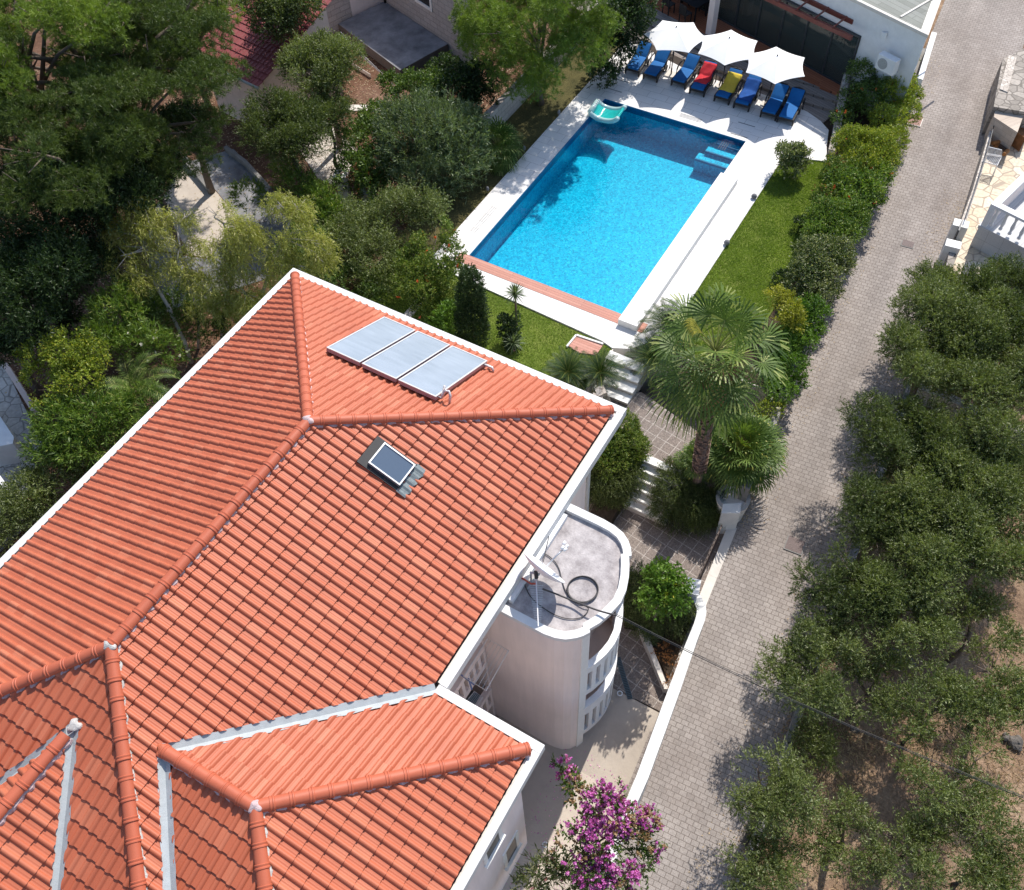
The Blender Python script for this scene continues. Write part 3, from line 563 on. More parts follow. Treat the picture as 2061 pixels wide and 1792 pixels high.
# recessed balconies between wing and tower
def balustrade(mb, pts, z0, z1, rail_top, rail_bot, nper=.25, th=.12, frac=.45):
    """pts: plan polyline; solid rails top and bottom with posts between"""
    L = [0]
    for a, b in zip(pts[:-1], pts[1:]): L.append(L[-1]+math.hypot(b[0]-a[0], b[1]-a[1]))
    def at(d):
        for i in range(len(pts)-1):
            if d <= L[i+1]+1e-9: k = (d-L[i])/(L[i+1]-L[i]); return (pts[i][0]+(pts[i+1][0]-pts[i][0])*k, pts[i][1]+(pts[i+1][1]-pts[i][1])*k)
        return pts[-1]
    def nrm(d):
        a = at(max(0, d-.02)); b = at(min(L[-1], d+.02)); dx, dy = b[0]-a[0], b[1]-a[1]; l = math.hypot(dx, dy); return (-dy/l, dx/l)
    def seg(d0, d1, za, zb, k=1, t=th, o=0.0):
        ds = [d0+(d1-d0)*i/k for i in range(k+1)]; A = []; B = []
        for d in ds: p = at(d); n = nrm(d); A.append((p[0]-n[0]*o, p[1]-n[1]*o)); B.append((p[0]+n[0]*t, p[1]+n[1]*t))
        for i in range(k): mb.prism([A[i], A[i+1], B[i+1], B[i]], za, zb)
    n = max(6, int(L[-1]/.12)); seg(0, L[-1], z0, rail_bot, n); seg(0, L[-1], rail_top, z1-.05, n); seg(0, L[-1], z1-.05, z1, n, th+.02, .02)
    k = round(L[-1]/nper); st = L[-1]/k
    for i in range(k+1):
        d = i*st; w = st*frac; seg(max(0, d-w/2), min(L[-1], d+w/2), rail_bot, rail_top, 2)
for z0, z1, rb, rt in ((1.45, 2.75, 1.72, 2.45), (-1.4, -.2, -1.15, -.5)):
    m = MB(); balustrade(m, [(4.5, 5.98), (7.02, 5.98)], z0, z1, rt, rb, .26); bo = HB(m, 'balcony_balustrade', M['plaster'])
    MB().box(4.48, 6.12, z0, 7.02, 7.05, z0+.12).build('balcony_floor', M['concrete'], bo)
    for k in range(3):
        xx = 4.7+k*.75; sh = MB().box(xx, 6.98, z0+.15, xx+.62, 7.02, z0+2.2); M.setdefault('shutter', plain('brown_shutter', (.13,.055,.035), .6, .2, 10)); sh.build('shutter', M['shutter'], bo)
# stair tower
TZ = 5.50; xs0, xs1 = 7.10, 10.13
tow = HB(MB().box(7.4, 4.95, -2.8, 9.9, 6.015, TZ-.2), 'stair_tower', M['plaster'])
arcL = [(7.10, 6.0), (7.08, 4.3), (7.10, 4.02), (7.16, 3.80), (7.27, 3.62), (7.42, 3.50), (7.56, 3.44)]
arcR = [(9.60, 3.50), (9.76, 3.56), (9.92, 3.70), (10.04, 3.88), (10.10, 4.10), (10.13, 4.4), (10.13, 6.0)]
bow = [(7.56, 3.41), (7.80, 3.29), (8.13, 3.18), (8.45, 3.13), (8.80, 3.15), (9.13, 3.25), (9.38, 3.36), (9.60, 3.49)]
def shell(mb, pts, t, z0, z1, o=0.0):
    A = []; B = []
    for i, p in enumerate(pts):
        a = pts[max(0, i-1)]; b = pts[min(len(pts)-1, i+1)]; dx, dy = b[0]-a[0], b[1]-a[1]; l = math.hypot(dx, dy); n = (-dy/l, dx/l); A.append((p[0]-n[0]*o, p[1]-n[1]*o)); B.append((p[0]+n[0]*t, p[1]+n[1]*t))
    for i in range(len(pts)-1): mb.prism([A[i], A[i+1], B[i+1], B[i]], z0, z1)
m = MB(); shell(m, arcL[:], .16, -2.8, TZ-.12); m.build('curved_wall', M['plaster'], tow)
m = MB(); shell(m, arcR, .16, -2.8, TZ-.12); m.build('curved_wall', M['plaster'], tow)
m = MB(); m.prism([(7.40, 3.47), (7.60, 3.385), (7.66, 3.5), (7.48, 3.62)], -2.8, TZ-.12); m.build('pilaster', M['stonewhite'], tow)
m = MB(); m.prism([(9.56, 3.42), (9.74, 3.52), (9.66, 3.66), (9.5, 3.58)], -2.8, TZ-.12); m.build('pilaster', M['stonewhite'], tow)
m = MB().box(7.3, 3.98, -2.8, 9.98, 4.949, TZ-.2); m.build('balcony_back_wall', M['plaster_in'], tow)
for z0, z1, rb, rt in ((1.41, 3.22, 1.70, 2.83), (-1.66, .50, -1.38, -.12)):
    m = MB(); balustrade(m, bow, z0, z1, rt, rb, .265, .13, .5); m.build('balustrade', M['white'], tow)
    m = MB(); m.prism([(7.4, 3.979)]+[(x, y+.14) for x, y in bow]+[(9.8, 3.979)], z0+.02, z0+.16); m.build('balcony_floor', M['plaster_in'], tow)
full = [(6.98, 5.46)]+[(6.98, 4.2), (7.02, 3.95), (7.10, 3.73), (7.25, 3.54), (7.36, 3.44), (7.51, 3.35), (7.57, 3.40), (7.80, 3.27), (8.13, 3.16), (8.47, 3.09), (8.80, 3.12), (9.13, 3.22), (9.40, 3.34), (9.60, 3.45), (9.63, 3.40), (9.80, 3.50), (9.95, 3.64), (10.08, 3.84), (10.15, 4.10), (10.18, 4.4), (10.18, 5.46)]
def inset(pts, d):
    out = []
    cx, cy_ = 8.58, 4.6
    for i, p in enumerate(pts):
        a = pts[max(0, i-1)]; b = pts[min(len(pts)-1, i+1)]; dx, dy = b[0]-a[0], b[1]-a[1]; l = math.hypot(dx, dy); out.append((p[0]-dy/l*d, p[1]+dx/l*d))
    return out
m = MB(); inn = inset(full, .19); inn = [(min(max(x, 7.17), 9.98), y) for x, y in inn]
for i in range(len(full)-1): m.prism([full[i], full[i+1], inn[i+1], inn[i]], TZ-.14, TZ)
m.build('coping', M['coping'], tow)
m = MB(); m.prism([(x, y) for x, y in inn], TZ-.3, TZ-.115); m.build('terrace_floor', M['terrace'], tow)
m = MB().box(7.3, 5.18, TZ-.115, 9.85, 5.285, TZ+.03); m.build('upstand', M['white'], tow)
# skylight on the right slope
def on_right(x, y, h=0.0): return Vector((x, y, ZE+(y-YB)*TP))+Vector((0, -s_, c_))*h
sk = MB(); n_ = Vector((0, -s_, c_)); a_, b_, c0_, d_ = 7.83, 8.46, 8.38, 9.17
def slopebox(mb, xa, ya, xb, yb, h0, h1):
    vs = [on_right(xa, ya, h0), on_right(xb, ya, h0), on_right(xb, yb, h0), on_right(xa, yb, h0), on_right(xa, ya, h1), on_right(xb, ya, h1), on_right(xb, yb, h1), on_right(xa, yb, h1)]
    return mb.add(vs, [(0,3,2,1),(4,5,6,7),(0,1,5,4),(1,2,6,5),(2,3,7,6),(3,0,4,7)])
slopebox(sk, a_-.10, c0_-.02, b_+.07, d_+.20, .02, .088); skylight = HB(sk, 'skylight', M['black'])
f = MB(); w = .032
slopebox(f, a_, c0_, b_, c0_+w, .088, .19); slopebox(f, a_, d_-w, b_, d_, .088, .19); slopebox(f, a_, c0_+w, a_+w, d_-w, .088, .19); slopebox(f, b_-w, c0_+w, b_, d_-w, .088, .19); f.build('frame', M['alu'], skylight)
def glass(name, c, rough=.04, spec=.9):
    m, nt, B, L = newmat(name); B.inputs['Base Color'].default_value = c4(c); B.inputs['Roughness'].default_value = rough; B.inputs['Specular IOR Level'].default_value = spec; B.inputs['Coat Weight'].default_value = .6; B.inputs['Coat Roughness'].default_value = .03; return m
M['glass'] = glass('dark_glass', (.02,.03,.035)); M['skyglass'] = glass('blue_skylight_glass', (.07,.105,.155), .12)
g_ = MB(); slopebox(g_, a_+w, c0_+w, b_-w, d_-w, .10, .165); g_.build('pane', M['skyglass'], skylight)
fl = MB(); nseg = 16; A = []; Bv = []
for i in range(nseg+1):
    x = a_-.12+(b_-a_+.22)*i/nseg; h = .075+.012*math.sin(i*1.9); A.append(on_right(x, c0_-.0, h+.01)); Bv.append(on_right(x, c0_-.24+.02*math.sin(i*1.3), h-.012))
fl.strip(A, Bv); fl.build('lead_flashing', plain('dark_lead', (.15,.18,.19), .5, .25, 14, .3, metal=.3), skylight)
# ------------------------------------------------------------------ solar collectors
def collector_mat():
    m, nt, B, L = newmat('hazed_collector_glass'); v = coords(nt, L); B.inputs['Roughness'].default_value = .22; B.inputs['Coat Weight'].default_value = .7
    mp = nn(nt, 'ShaderNodeMapping'); mp.inputs['Scale'].default_value = (5, .8, 5); L(v, mp.inputs[0]); n = nn(nt, 'ShaderNodeTexNoise', i_Scale=1.4, i_Detail=5.0, i_Distortion=.3); L(mp.outputs[0], n.inputs['Vector'])
    n2 = nn(nt, 'ShaderNodeTexNoise', i_Scale=.9, i_Detail=2.0); L(v, n2.inputs['Vector']); ad = nn(nt, 'ShaderNodeMath', operation='ADD'); L(n.outputs[0], ad.inputs[0]); L(n2.outputs[0], ad.inputs[1])
    r = ramp(nt, [(.25, (.19,.225,.27)), (.75, (.31,.355,.42))]); ml = nn(nt, 'ShaderNodeMath', operation='MULTIPLY'); ml.inputs[1].default_value = .5; L(ad.outputs[0], ml.inputs[0]); L(ml.outputs[0], r.inputs[0]); L(r.outputs[0], B.inputs['Base Color']); return m
M['collector'] = collector_mat(); M['collframe'] = plain('collector_frame', (.60,.60,.60), .4, .08, 10, metal=.5); M['collside'] = plain('collector_side', (.40,.31,.32), .5, .1, 10, metal=.3)
def on_ne(x, y, h=0.0): return Vector((x, y, ZE+(XA-x)*TP))+Vector((s_, 0, c_))*h
def nebox(mb, xa, ya, xb, yb, h0, h1):
    vs = [on_ne(xa, ya, h0), on_ne(xb, ya, h0), on_ne(xb, yb, h0), on_ne(xa, yb, h0), on_ne(xa, ya, h1), on_ne(xb, ya, h1), on_ne(xb, yb, h1), on_ne(xa, yb, h1)]
    return mb.add(vs, [(0,3,2,1),(4,5,6,7),(0,1,5,4),(1,2,6,5),(2,3,7,6),(3,0,4,7)])
cx0, cx1 = 10.27, 12.50; ys_ = [(11.26, 12.28), (10.17, 11.19), (9.02, 10.10)]
for i, (ya, yb) in enumerate(ys_):
    t = empty('solar_collector', on_ne((cx0+cx1)/2, (ya+yb)/2, .06), ['flat solar collector on the roof nearest the hip ridge and the left eave', 'middle one of three flat solar collectors on the red roof', 'flat solar collector with pipe bends at its corner, right of the other two'][i], 'solar panel', 'three solar collectors on the roof')
    under(nebox(MB(), cx0, ya, cx1, yb, .09, .185).build('casing', M['collside']), t); w = .035
    f = MB(); nebox(f, cx0-.005, ya-.005, cx0+w, yb+.005, .18, .20); nebox(f, cx1-w, ya-.005, cx1+.005, yb+.005, .18, .20); nebox(f, cx0+w, ya-.005, cx1-w, ya+w, .18, .20); nebox(f, cx0+w, yb-w, cx1-w, yb+.005, .18, .20); under(f.build('frame', M['collframe']), t)
    under(nebox(MB(), cx0+w, ya+w, cx1-w, yb-w, .184, .192).build('glass_cover', M['collector']), t)
    for xx in (cx0+.35, cx1-.35): under(nebox(MB(), xx, ya+.05, xx+.05, yb-.05, .05, .092).build('mounting_rail', M['alu']), t)
    if i == 2:
        y = ya; p = lambda x, dy, h: on_ne(x, y+dy, h)
        a = MB().tube([p(cx0+.12,.02,.13), p(cx0+.12,-.10,.15), p(cx0+.12,-.12,.5)], .032, 8).tube([p(cx0+.12,-.10,.18), p(cx0+.15,-.14,.36), p(cx0+.15,-.24,.38), p(cx0+.16,-.29,.28), p(cx0+.16,-.30,.05)], .034, 8)
        under(a.build('flow_pipe', M['foil'], smooth=True), t)
        a = MB().tube([p(cx1-.12,.02,.13), p(cx1-.12,-.12,.14), p(cx1-.10,-.22,.13), p(cx1-.10,-.27,.04)], .036, 8); under(a.build('return_pipe', M['foil'], smooth=True), t)
# ------------------------------------------------------------------ dish, aerial, cables on the tower roof
c6 = crop(1600, 1600, .36876); TF = TZ-.115
D0_ = c6(500, 700, TF+.75); base = Vector((D0_.x-.18, D0_.y+.25, TF))
dish = empty('satellite_dish', (base.x, base.y, TF), 'white satellite dish with four small receivers on the flat tower roof', 'satellite dish')
p0 = c6(345, 585, TF+.75+.42); p1 = c6(655, 820, TF+.75-.35)
ctr = (p0+p1)/2; axisdir = Vector((.60, -.12, .79)).normalized()   # looks towards the sky beyond the pool
tocam = (Vector((0,0,H))-ctr).normalized(); edge = (p1-p0).normalized(); axisdir = edge.cross(tocam).normalized()
if axisdir.x < 0: axisdir = -axisdir
axisdir = (axisdir+tocam*.10).normalized()
vx = edge-axisdir*edge.dot(axisdir); vx.normalize(); vy = axisdir.cross(vx); rad = (p1-p0).length/2
m = MB(); rings = []; K = 36
for rr in (0, .3, .6, .85, 1.0):
    for j in range(K): t = 2*math.pi*j/K; rings.append(ctr+vx*(math.cos(t)*rr*rad)+vy*(math.sin(t)*rr*rad)-axisdir*(.15*(1-rr*rr)))
b_ = len(rings)
for rr in (1.0, .85, .6, .3, 0):
    for j in range(K): t = 2*math.pi*j/K; rings.append(ctr+vx*(math.cos(t)*rr*rad)+vy*(math.sin(t)*rr*rad)-axisdir*(.15*(1-rr*rr)+.02))
fs = [(i*K+j, i*K+(j+1) % K, (i+1)*K+(j+1) % K, (i+1)*K+j) for i in range(9) for j in range(K)]
m.add(rings, fs); under(m.build('reflector', M['white'], smooth=True), dish)
fe = c6(700, 510, TF+.95)
m = MB().tube([ctr-axisdir*.14, ctr+(fe-ctr)*.5+Vector((0,0,.0)), fe], .022, 8); under(m.build('feed_arm', M['alu'], smooth=True), dish)
m = MB()
for dx, dy in ((-12,-30), (12,0), (0,28), (-25,10)):
    q = c6(700+dx, 505+dy, TF+.97); m.tube([q, q+(ctr-q).normalized()*.10], .035, 10)
under(m.build('receiver', M['white'], smooth=True), dish)
m = MB().tube([base, base+Vector((0,0,.55)), ctr-axisdir*.2], .028, 8).box(base.x-.16, base.y-.02, TF, base.x+.16, base.y+.02, TF+.03).box(base.x-.02, base.y-.16, TF+.031, base.x+.02, base.y+.16, TF+.06); under(m.build('stand', M['flash'], smooth=False), dish)
m = MB().tube([ctr-axisdir*.18-vx*.12, ctr-axisdir*.3], .045, 8); under(m.build('bracket', M['darkmetal']), dish)
an = empty('aerial', c6(440, 720, TF), 'thin white rod aerial with many short cross bars leaning over the tower edge', 'aerial')
a0 = c6(425, 780, TF+.55); a1 = c6(445, 1230, TF+.50); m = MB().tube([a0, a1], .014, 6); under(m.build('boom', M['white']), an)
m = MB(); dv = (a1-a0); sd3 = dv.cross(Vector((0,0,1))).normalized()
for i in range(22):
    p = a0+dv*(.2+.035*i); w = .15-.004*i; m.tube([p-sd3*w, p+sd3*w], .005, 4)
under(m.build('cross_bars', M['alu']), an)
m = MB().tube([Vector((a0.x, a0.y, TF)), a0+Vector((0,0,.15))], .02, 8); under(m.build('mast', M['flash']), an)
def wire(name, pts, r, mat, label, cat, group=None, smooth=3, closed=False):
    pts = [Vector(p) for p in pts]; out = []
    n = len(pts)
    for i in range(n if closed else n-1):
        p0, p1, p2, p3 = (pts[(i-1) % n], pts[i], pts[(i+1) % n], pts[(i+2) % n]) if closed else (pts[max(0, i-1)], pts[i], pts[i+1], pts[min(n-1, i+2)])
        for k in range(5):
            t = k/5; out.append(.5*((2*p1)+(p2-p0)*t+(2*p0-5*p1+4*p2-p3)*t*t+(3*p1-p0-3*p2+p3)*t**3))
    if not closed: out.append(pts[-1])
    return tag(MB().tube(out, r, 6, closed=closed).build(name, M[mat], smooth=True), label, cat, group)
M['cable'] = plain('dark_cable', (.045,.042,.042), .6, .2, 8)
zc = TF+.03
m = MB()
for k in range(3):
    m.tube([c6(840+(132+k*3)*math.cos(t), 900+(112+k*3)*math.sin(t), TF+.02+k*.02) for t in [i*math.pi/16 for i in range(32)]], .013, 6, closed=True)
tag(m.build('cable_coil', M['cable'], smooth=True), 'coiled black cable lying on the flat tower roof', 'cable coil')
wire('roof_cable', [c6(605,150,TZ+.05), c6(560,350,TF+.05), c6(520,520,TF+.3), c6(490,655,TF+.62)], .010, 'cable', 'thin black cable from the house roof edge to the satellite dish', 'cable')
wire('roof_cable', [c6(400,590,TF+.05), c6(490,580,TF+.03), c6(580,640,TF+.03), c6(630,720,TF+.03), c6(650,800,TF+.03), c6(690,920,TF+.03), c6(760,1000,TF+.05), c6(850,1040,TF+.08), c6(890,1080,TF+.03), c6(830,1150,TF+.03), c6(700,1160,TF+.03), c6(560,1110,TF+.03), c6(420,1010,TF+.03), c6(350,920,TF+.03), c6(310,800,TF+.03), c6(305,700,TF+.03), c6(340,630,TF+.04)], .012, 'cable', 'long black cable looping over the tower roof around the dish', 'cable')
wire('roof_cable', [c6(480,895,TF+.4), c6(600,940,TF+.2), c6(760,1005,TF+.15), c6(900,1060,TF+.22), c6(1000,1095,TZ+.1), c6(1130,1130,TZ+.2)], .022, 'cable', 'bundled black cables from the dish stand to the edge of the tower', 'cable')
m = MB().tube([c6(200,745,TZ+.12), c6(300,800,TZ+.02), c6(380,850,TF+.35), c6(425,850,TF+.45)], .022, 6); tag(m.build('red_conduit', plain('red_pipe', (.5,.09,.05), .5, .1)), 'red conduit pipe from under the roof tiles to the aerial mast', 'pipe')
e0 = c6(1130, 1130, TZ+.2); e1 = P(2090, 1618, 5.2); pts = []
for i in range(41):
    k = i/40; p = e0.lerp(e1, k); p.z -= 1.3*4*k*(1-k)*.25; pts.append(p)
m = MB().tube(pts, .009, 6); m.tube([p+Vector((.02, .0, .03+.008*math.sin(i))) for i, p in enumerate(pts)], .007, 5)
tag(m.build('overhead_cable', M['cable'], smooth=True), 'overhead twin cable crossing the alley from the tower to the olive grove', 'cable')
# drying racks on the recessed balcony
c7 = crop(1120, 1946, .5434)
def rack(pts, z, label, n=6, arms=()):
    q = [c7(x, y, z) for x, y in pts]; c = sum(q, Vector())/4; t = empty('drying_rack', c, label, 'clothes rack', 'drying racks outside the balconies')
    m = MB(); m.tube(q, .016, 6, closed=True); under(m.build('frame', M['white']), t); m = MB()
    for i in range(1, n): k = i/n; m.tube([q[0].lerp(q[3], k), q[1].lerp(q[2], k)], .005, 4)
    under(m.build('lines', M['alu']), t); m = MB()
    for a, b in arms: m.tube([c7(*a, z), c7(*b, z-.1)], .02, 6)
    under(m.build('blue_bracket', plain('blue_bracket_plastic', (.16,.22,.42), .5, .1)), t)
rack([(1005,345), (870,585), (735,500), (880,270)], 3.1, 'upper white wire drying rack outside the balcony beside the tower', 6, [((870,240),(950,310)), ((720,490),(800,550)), ((765,510),(785,580))])
rack([(850,625), (795,700), (745,660), (800,590)], .35, 'lower white wire drying rack half hidden under the gutter', 6)
# ------------------------------------------------------------------ walls, gate and covers along the alley
def wallrun(pts, th, z1, z0, left=True):
    """pts plan polyline on the outer face; z functions of x"""
    m = MB()
    for (x0, y0), (x1, y1) in zip(pts[:-1], pts[1:]):
        dx, dy = x1-x0, y1-y0; l = math.hypot(dx, dy); n = (-dy/l*th, dx/l*th)
        m.prism([(x0, y0), (x1, y1), (x1+n[0], y1+n[1]), (x0+n[0], y0+n[1])], z0, z1)
    return m
def az(dz): return lambda x, y: alley_z(x)+dz
# courtyard wall with the rounded end (top seen as the broad white band)
c6 = crop(1600, 1600, .36876); WT = -.95
ct = lambda x, y: c6(x, y, WT)
inn_ = [ct(1780,930), ct(1830,1010), ct(1855,1080), ct(1850,1130), ct(1830,1200), ct(1740,1420), ct(1600,1790)]
out_ = [ct(1860,905), ct(1900,975), ct(1935,1050), ct(1940,1100), ct(1925,1180), ct(1855,1360), ct(1710,1790)]
e1_ = P(1283, 1575, WT); e2_ = P(1262, 1640, WT)
c7 = crop(1120, 1946, .5434)
inn_ += [c7(1780,1090,WT), c7(1700,1280,WT), c7(1560,1640,WT)]; out_ += [c7(1850,1110,WT), c7(1770,1290,WT), c7(1640,1640,WT)]
m = MB()
for i in range(len(inn_)-1): m.prism([tuple(inn_[i][:2]), tuple(inn_[i+1][:2]), tuple(out_[i+1][:2]), tuple(out_[i][:2])], -2.6, WT)
tag(m.build('courtyard_wall', M['coping']), 'white rounded courtyard wall between the terrace of the house and the alley', 'wall')
# planter bed and its inner kerb
inner = [c6(1330,1255,-1.75), c6(1400,1265,-1.75), c6(1480,1480,-1.75), c6(1600,1800,-1.75), c6(1560,1800,-1.75), c6(1430,1480,-1.75)]
m = MB().prism([tuple(v[:2]) for v in (inner[0], inner[1], inner[2], inner[3], inner[4], inner[5])], -2.5, -1.62); tag(m.build('planter_kerb', M['limestone']), 'low stone kerb running diagonally along the triangular flower bed', 'kerb')
bed = [c6(1210,1230,-1.8), c6(1230,760,-1.8), c6(1500,760,-1.8), c6(1780,930,-1.8), c6(1840,1100,-1.8), c6(1600,1700,-1.8), c6(1400,1265,-1.8)]
sheet('flower_bed', [tuple(v[:2]) for v in bed], -1.80, M['soil'])
th_ = [c6(1850,1020,-1.93), c6(1870,1100,-1.93), c6(2060,780,-1.93), c6(2061,700,-1.93)]
g0 = P(1400, 1168, -1.0); gate = empty('garden_gate', (g0.x, g0.y, -1.95), 'narrow dark iron gate rail between white gate pillar and stone planter', 'gate')
a = P(1452, 1060, -1.0); b = P(1398, 1180, -1.0); m = MB()
for z in (-.95, -1.8): m.bar((a.x, a.y, z), (b.x, b.y, z), .05, .05)
for i in range(13): q = a.lerp(b, i/12); m.tube([(q.x, q.y, -1.85), (q.x, q.y, -.86)], .012, 5)
under(m.build('grille', plain('rusty_iron', (.08,.055,.045), .7, .3, 12)), gate)
p = P(1395, 1181, -.75); g_ = MB().prism([rot2((p.x+dx, p.y+dy), (p.x, p.y), .25) for dx, dy in ((-.22,-.16), (.22,-.16), (.22,.16), (-.22,.16))], -2.1, -.78); go = g_.build('gate_pillar', M['stonewhite'])
go2 = MB().prism([rot2((p.x+dx, p.y+dy), (p.x, p.y), .25) for dx, dy in ((-.26,-.2), (.26,-.2), (.26,.2), (-.26,.2))], -.78, -.72); cpz = go2.build('cap', M['coping'], go); tag(go, 'white stone gate pillar beside the citrus bush', 'gate pillar')
q = P(1480, 1010, -.7); m = MB().lathe((q.x+.12, q.y+.12, 0), [(.40, -2.2), (.46, -1.4), (.54, -.72), (.42, -.72), (.40, -.85)], 28); M['whitebrick'] = bricks('white_stone_blocks', (.66,.64,.61), (.74,.72,.69), (.42,.40,.38), .5, .24, .012, wall=math.radians(10), bump=.5, stain=.1)
tag(m.build('round_planter', M['whitebrick']), 'rounded white stone planter wall at the gate, holding the fan palm', 'planter')
m = MB().prism([tuple(P(1455,1015,-.68)[:2]), tuple(P(1492,1013,-.68)[:2]), tuple(P(1490,1034,-.68)[:2]), tuple(P(1452,1034,-.68)[:2])], -2.2, -.66); tag(m.build('gate_pillar', M['coping']), 'white capped gate pillar against the rounded planter below the fan palm', 'gate pillar')
# threshold strip at the gate
pts = [(13.9+i*.6, alley_left(13.9+i*.6)) for i in range(6)]
def kerbline(x0, x1, w, dz, label, mat='coping', step=1.5, side=1, yf=alley_left, off=.0, name='kerb', down=.4):
    m = MB(); n = max(1, int((x1-x0)/step))
    for i in range(n):
        xa, xb = x0+(x1-x0)*i/n, x0+(x1-x0)*(i+1)/n; ya, yb = yf(xa)+off, yf(xb)+off
        m.prism([(xa, ya), (xb-.006, yb), (xb-.006, yb+w*side), (xa, ya+w*side)], az(-down), az(dz))
    return tag(m.build(name, M[mat]), label, 'kerb')
kerbline(10.2, 15.9, .30, .02, 'pale stone kerb flush with the alley beside the courtyard gate', 'limestone')
# retaining wall between alley and hedge
m = MB()
for i in range(19):
    xa, xb = 16.4+i*1.35, 16.4+(i+1)*1.35
    m.prism([(xa, alley_left(xa)+.02), (xb, alley_left(xb)+.02), (xb, alley_left(xb)+.30), (xa, alley_left(xa)+.30)], -3, lambda x, y: max(-.1, min(.15, alley_z(x)+.55)))
tag(m.build('retaining_wall', M['concrete']), 'grey concrete retaining wall along the alley under the hedge', 'wall')
m = MB(); m.prism([(16.2, alley_left(16.2)+.31), (20.4, alley_left(20.4)+.31), (20.4, 4.6), (18.0, 4.7), (17.0, 4.2), (16.35, 4.28), (15.7, 4.2), (15.5, 3.3), (15.9, 2.6)], -3.2, -1.35); tag(m.build('palm_bed', M['soil']), kind='structure')
m = MB(); m.prism([(15.2, 5.82), (16.45, 5.82), (17.2, 6.9), (12.6, 6.4), (12.6, 5.82)], -3.2, -1.5); tag(m.build('clipped_hedge_bed', M['soil']), kind='structure')
def cover(x, y, w, d, z, label, cat, mat, rz=.07, frame=None):
    c = P(x, y, z); t = empty(cat.replace(' ', '_'), c, label, cat, rz=rz); 
    MB().box(-d/2, -w/2, -.02, d/2, w/2, .012).build('plate', M[mat], t)
    f = MB(); k = .035
    f.box(-d/2-k, -w/2-k, -.02, d/2+k, -w/2-.002, .008).box(-d/2-k, w/2+.002, -.02, d/2+k, w/2+k, .008).box(-d/2-k, -w/2-.002, -.02, -d/2-.002, w/2+.002, .008).box(d/2+.002, -w/2-.002, -.02, d/2+k, w/2+.002, .008); f.build('frame', M[frame or 'concrete'], t)
zz = lambda x: alley_z(x)+.006
c = P(1600, 1097, -1.65); cover(1600, 1097, .52, .50, zz(c.x), 'brown square manhole cover in the alley level with the courtyard gate', 'manhole cover', 'manhole')
c = P(1828, 490, -.7); cover(1828, 490, .42, .42, zz(c.x), 'small square manhole cover in the alley near the white gate posts', 'manhole cover', 'manhole')
c = P(1840, 240, -.4); t = P(1840, 240, zz(c.x)); cover(1843, 238, .55, 1.0, zz(c.x), 'long pinkish concrete cover at the alley edge under the hedge', 'drain cover', 'redslab', frame='limestone')
# channel drain and rings in the courtyard
a = c7(1665, 385, CZ+.0); b = c7(1740, 635, CZ); m = MB().bar(a+Vector((0,0,.003)), b+Vector((0,0,.003)), .15, .012); dr = tag(m.build('channel_drain', plain('blue_green_grate', (.07,.12,.15), .5, .2, 20, metal=.4)), 'blue grey channel drain grate in the courtyard paving', 'drain grate')
m = MB(); n = 26
for i in range(n): q = a.lerp(b, (i+.5)/n)+Vector((0,0,.011)); d = (b-a).normalized(); s2 = Vector((-d.y, d.x, 0)); m.bar(q-s2*.06, q+s2*.06, .025, .01)
m.build('grate_bars', M['darkmetal'], dr)
for x, y, z, lab in ((1677, 603, CZ, 'small white ring cap in the courtyard beside the drain grate'), (1226, 1515, screed_z(5)+.0, 'small white ring cap in the screed beside the purple blossoms')):
    q = c7(x, y, z); m = MB().tube([q+Vector((.07*math.cos(t), .07*math.sin(t), .015)) for t in [i*math.pi/8 for i in range(16)]], .02, 6, closed=True); tag(m.build('ring_cap', M['ring'], smooth=True), lab, 'cap')
q = c7(1492, 988, screed_z(7.0)+.003); tag(MB().lathe(q, [(.07, 0), (.07, .008), (.05, .008)], 14).build('floor_drain', M['darkmetal']), 'tiny round floor drain in the beige screed below the tower', 'floor drain')
# kerb wall on the right of the alley
def yr(x): return alley_right(x)
for x0, x1, lab in ((6.2, 8.05, 'short weathered kerb wall at the lower end of the olive grove'), (9.3, 12.3, 'weathered concrete kerb wall between alley and olives, longest visible piece'), (12.5, 27.0, 'weathered kerb wall hidden under the olive branches beside the alley')):
    m = MB(); n = int((x1-x0)/.9)+1
    for i in range(n):
        xa, xb = x0+(x1-x0)*i/n, x0+(x1-x0)*(i+1)/n; m.prism([(xa, yr(xa)), (xb-.004, yr(xb)), (xb-.004, yr(xb)-.22), (xa, yr(xa)-.22)], az(-.3), az(.38))
    tag(m.build('kerb_wall', M['slab' if x0 > 12 else 'concrete']), lab, 'wall')
for x in (7.6, 10.2):
    tag(MB().lathe((x, yr(x)-.11, alley_z(x)+.375), [(.035, 0), (.035, .02), (.0, .02)], 10).build('drain_hole_plug', M['black']), 'small black plug in the top of the %s kerb wall' % ('lower' if x < 9 else 'longest'), 'plug')

m = MB().box(11, 8.55, -3.3, 19.48, 8.597, LZ+.02); tag(m.build('garden_retaining_wall', M['limestone']), 'pale retaining wall holding the lawn above the garden path', 'wall')
m = MB().bar((20.36, 4.57, -1.7), (20.36, 4.57, -1.69), .01, .01) if False else MB().prism([(20.25, 6.4), (20.36, 4.58), (20.396, 4.58), (20.296, 6.4)], -3.3, LZ+.02).prism([(20.25, 6.404), (20.296, 6.404), (20.896, 7.2), (20.85, 7.2)], -3.3, LZ+.02).prism([(20.36, alley_left(20.4)+.32), (20.396, alley_left(20.4)+.32), (20.396, 4.576), (20.36, 4.576)], -3.3, -.1); tag(m.build('garden_retaining_wall', M['rubblew']), 'rough pale retaining wall of the side lawn behind the tall fan palm', 'wall')
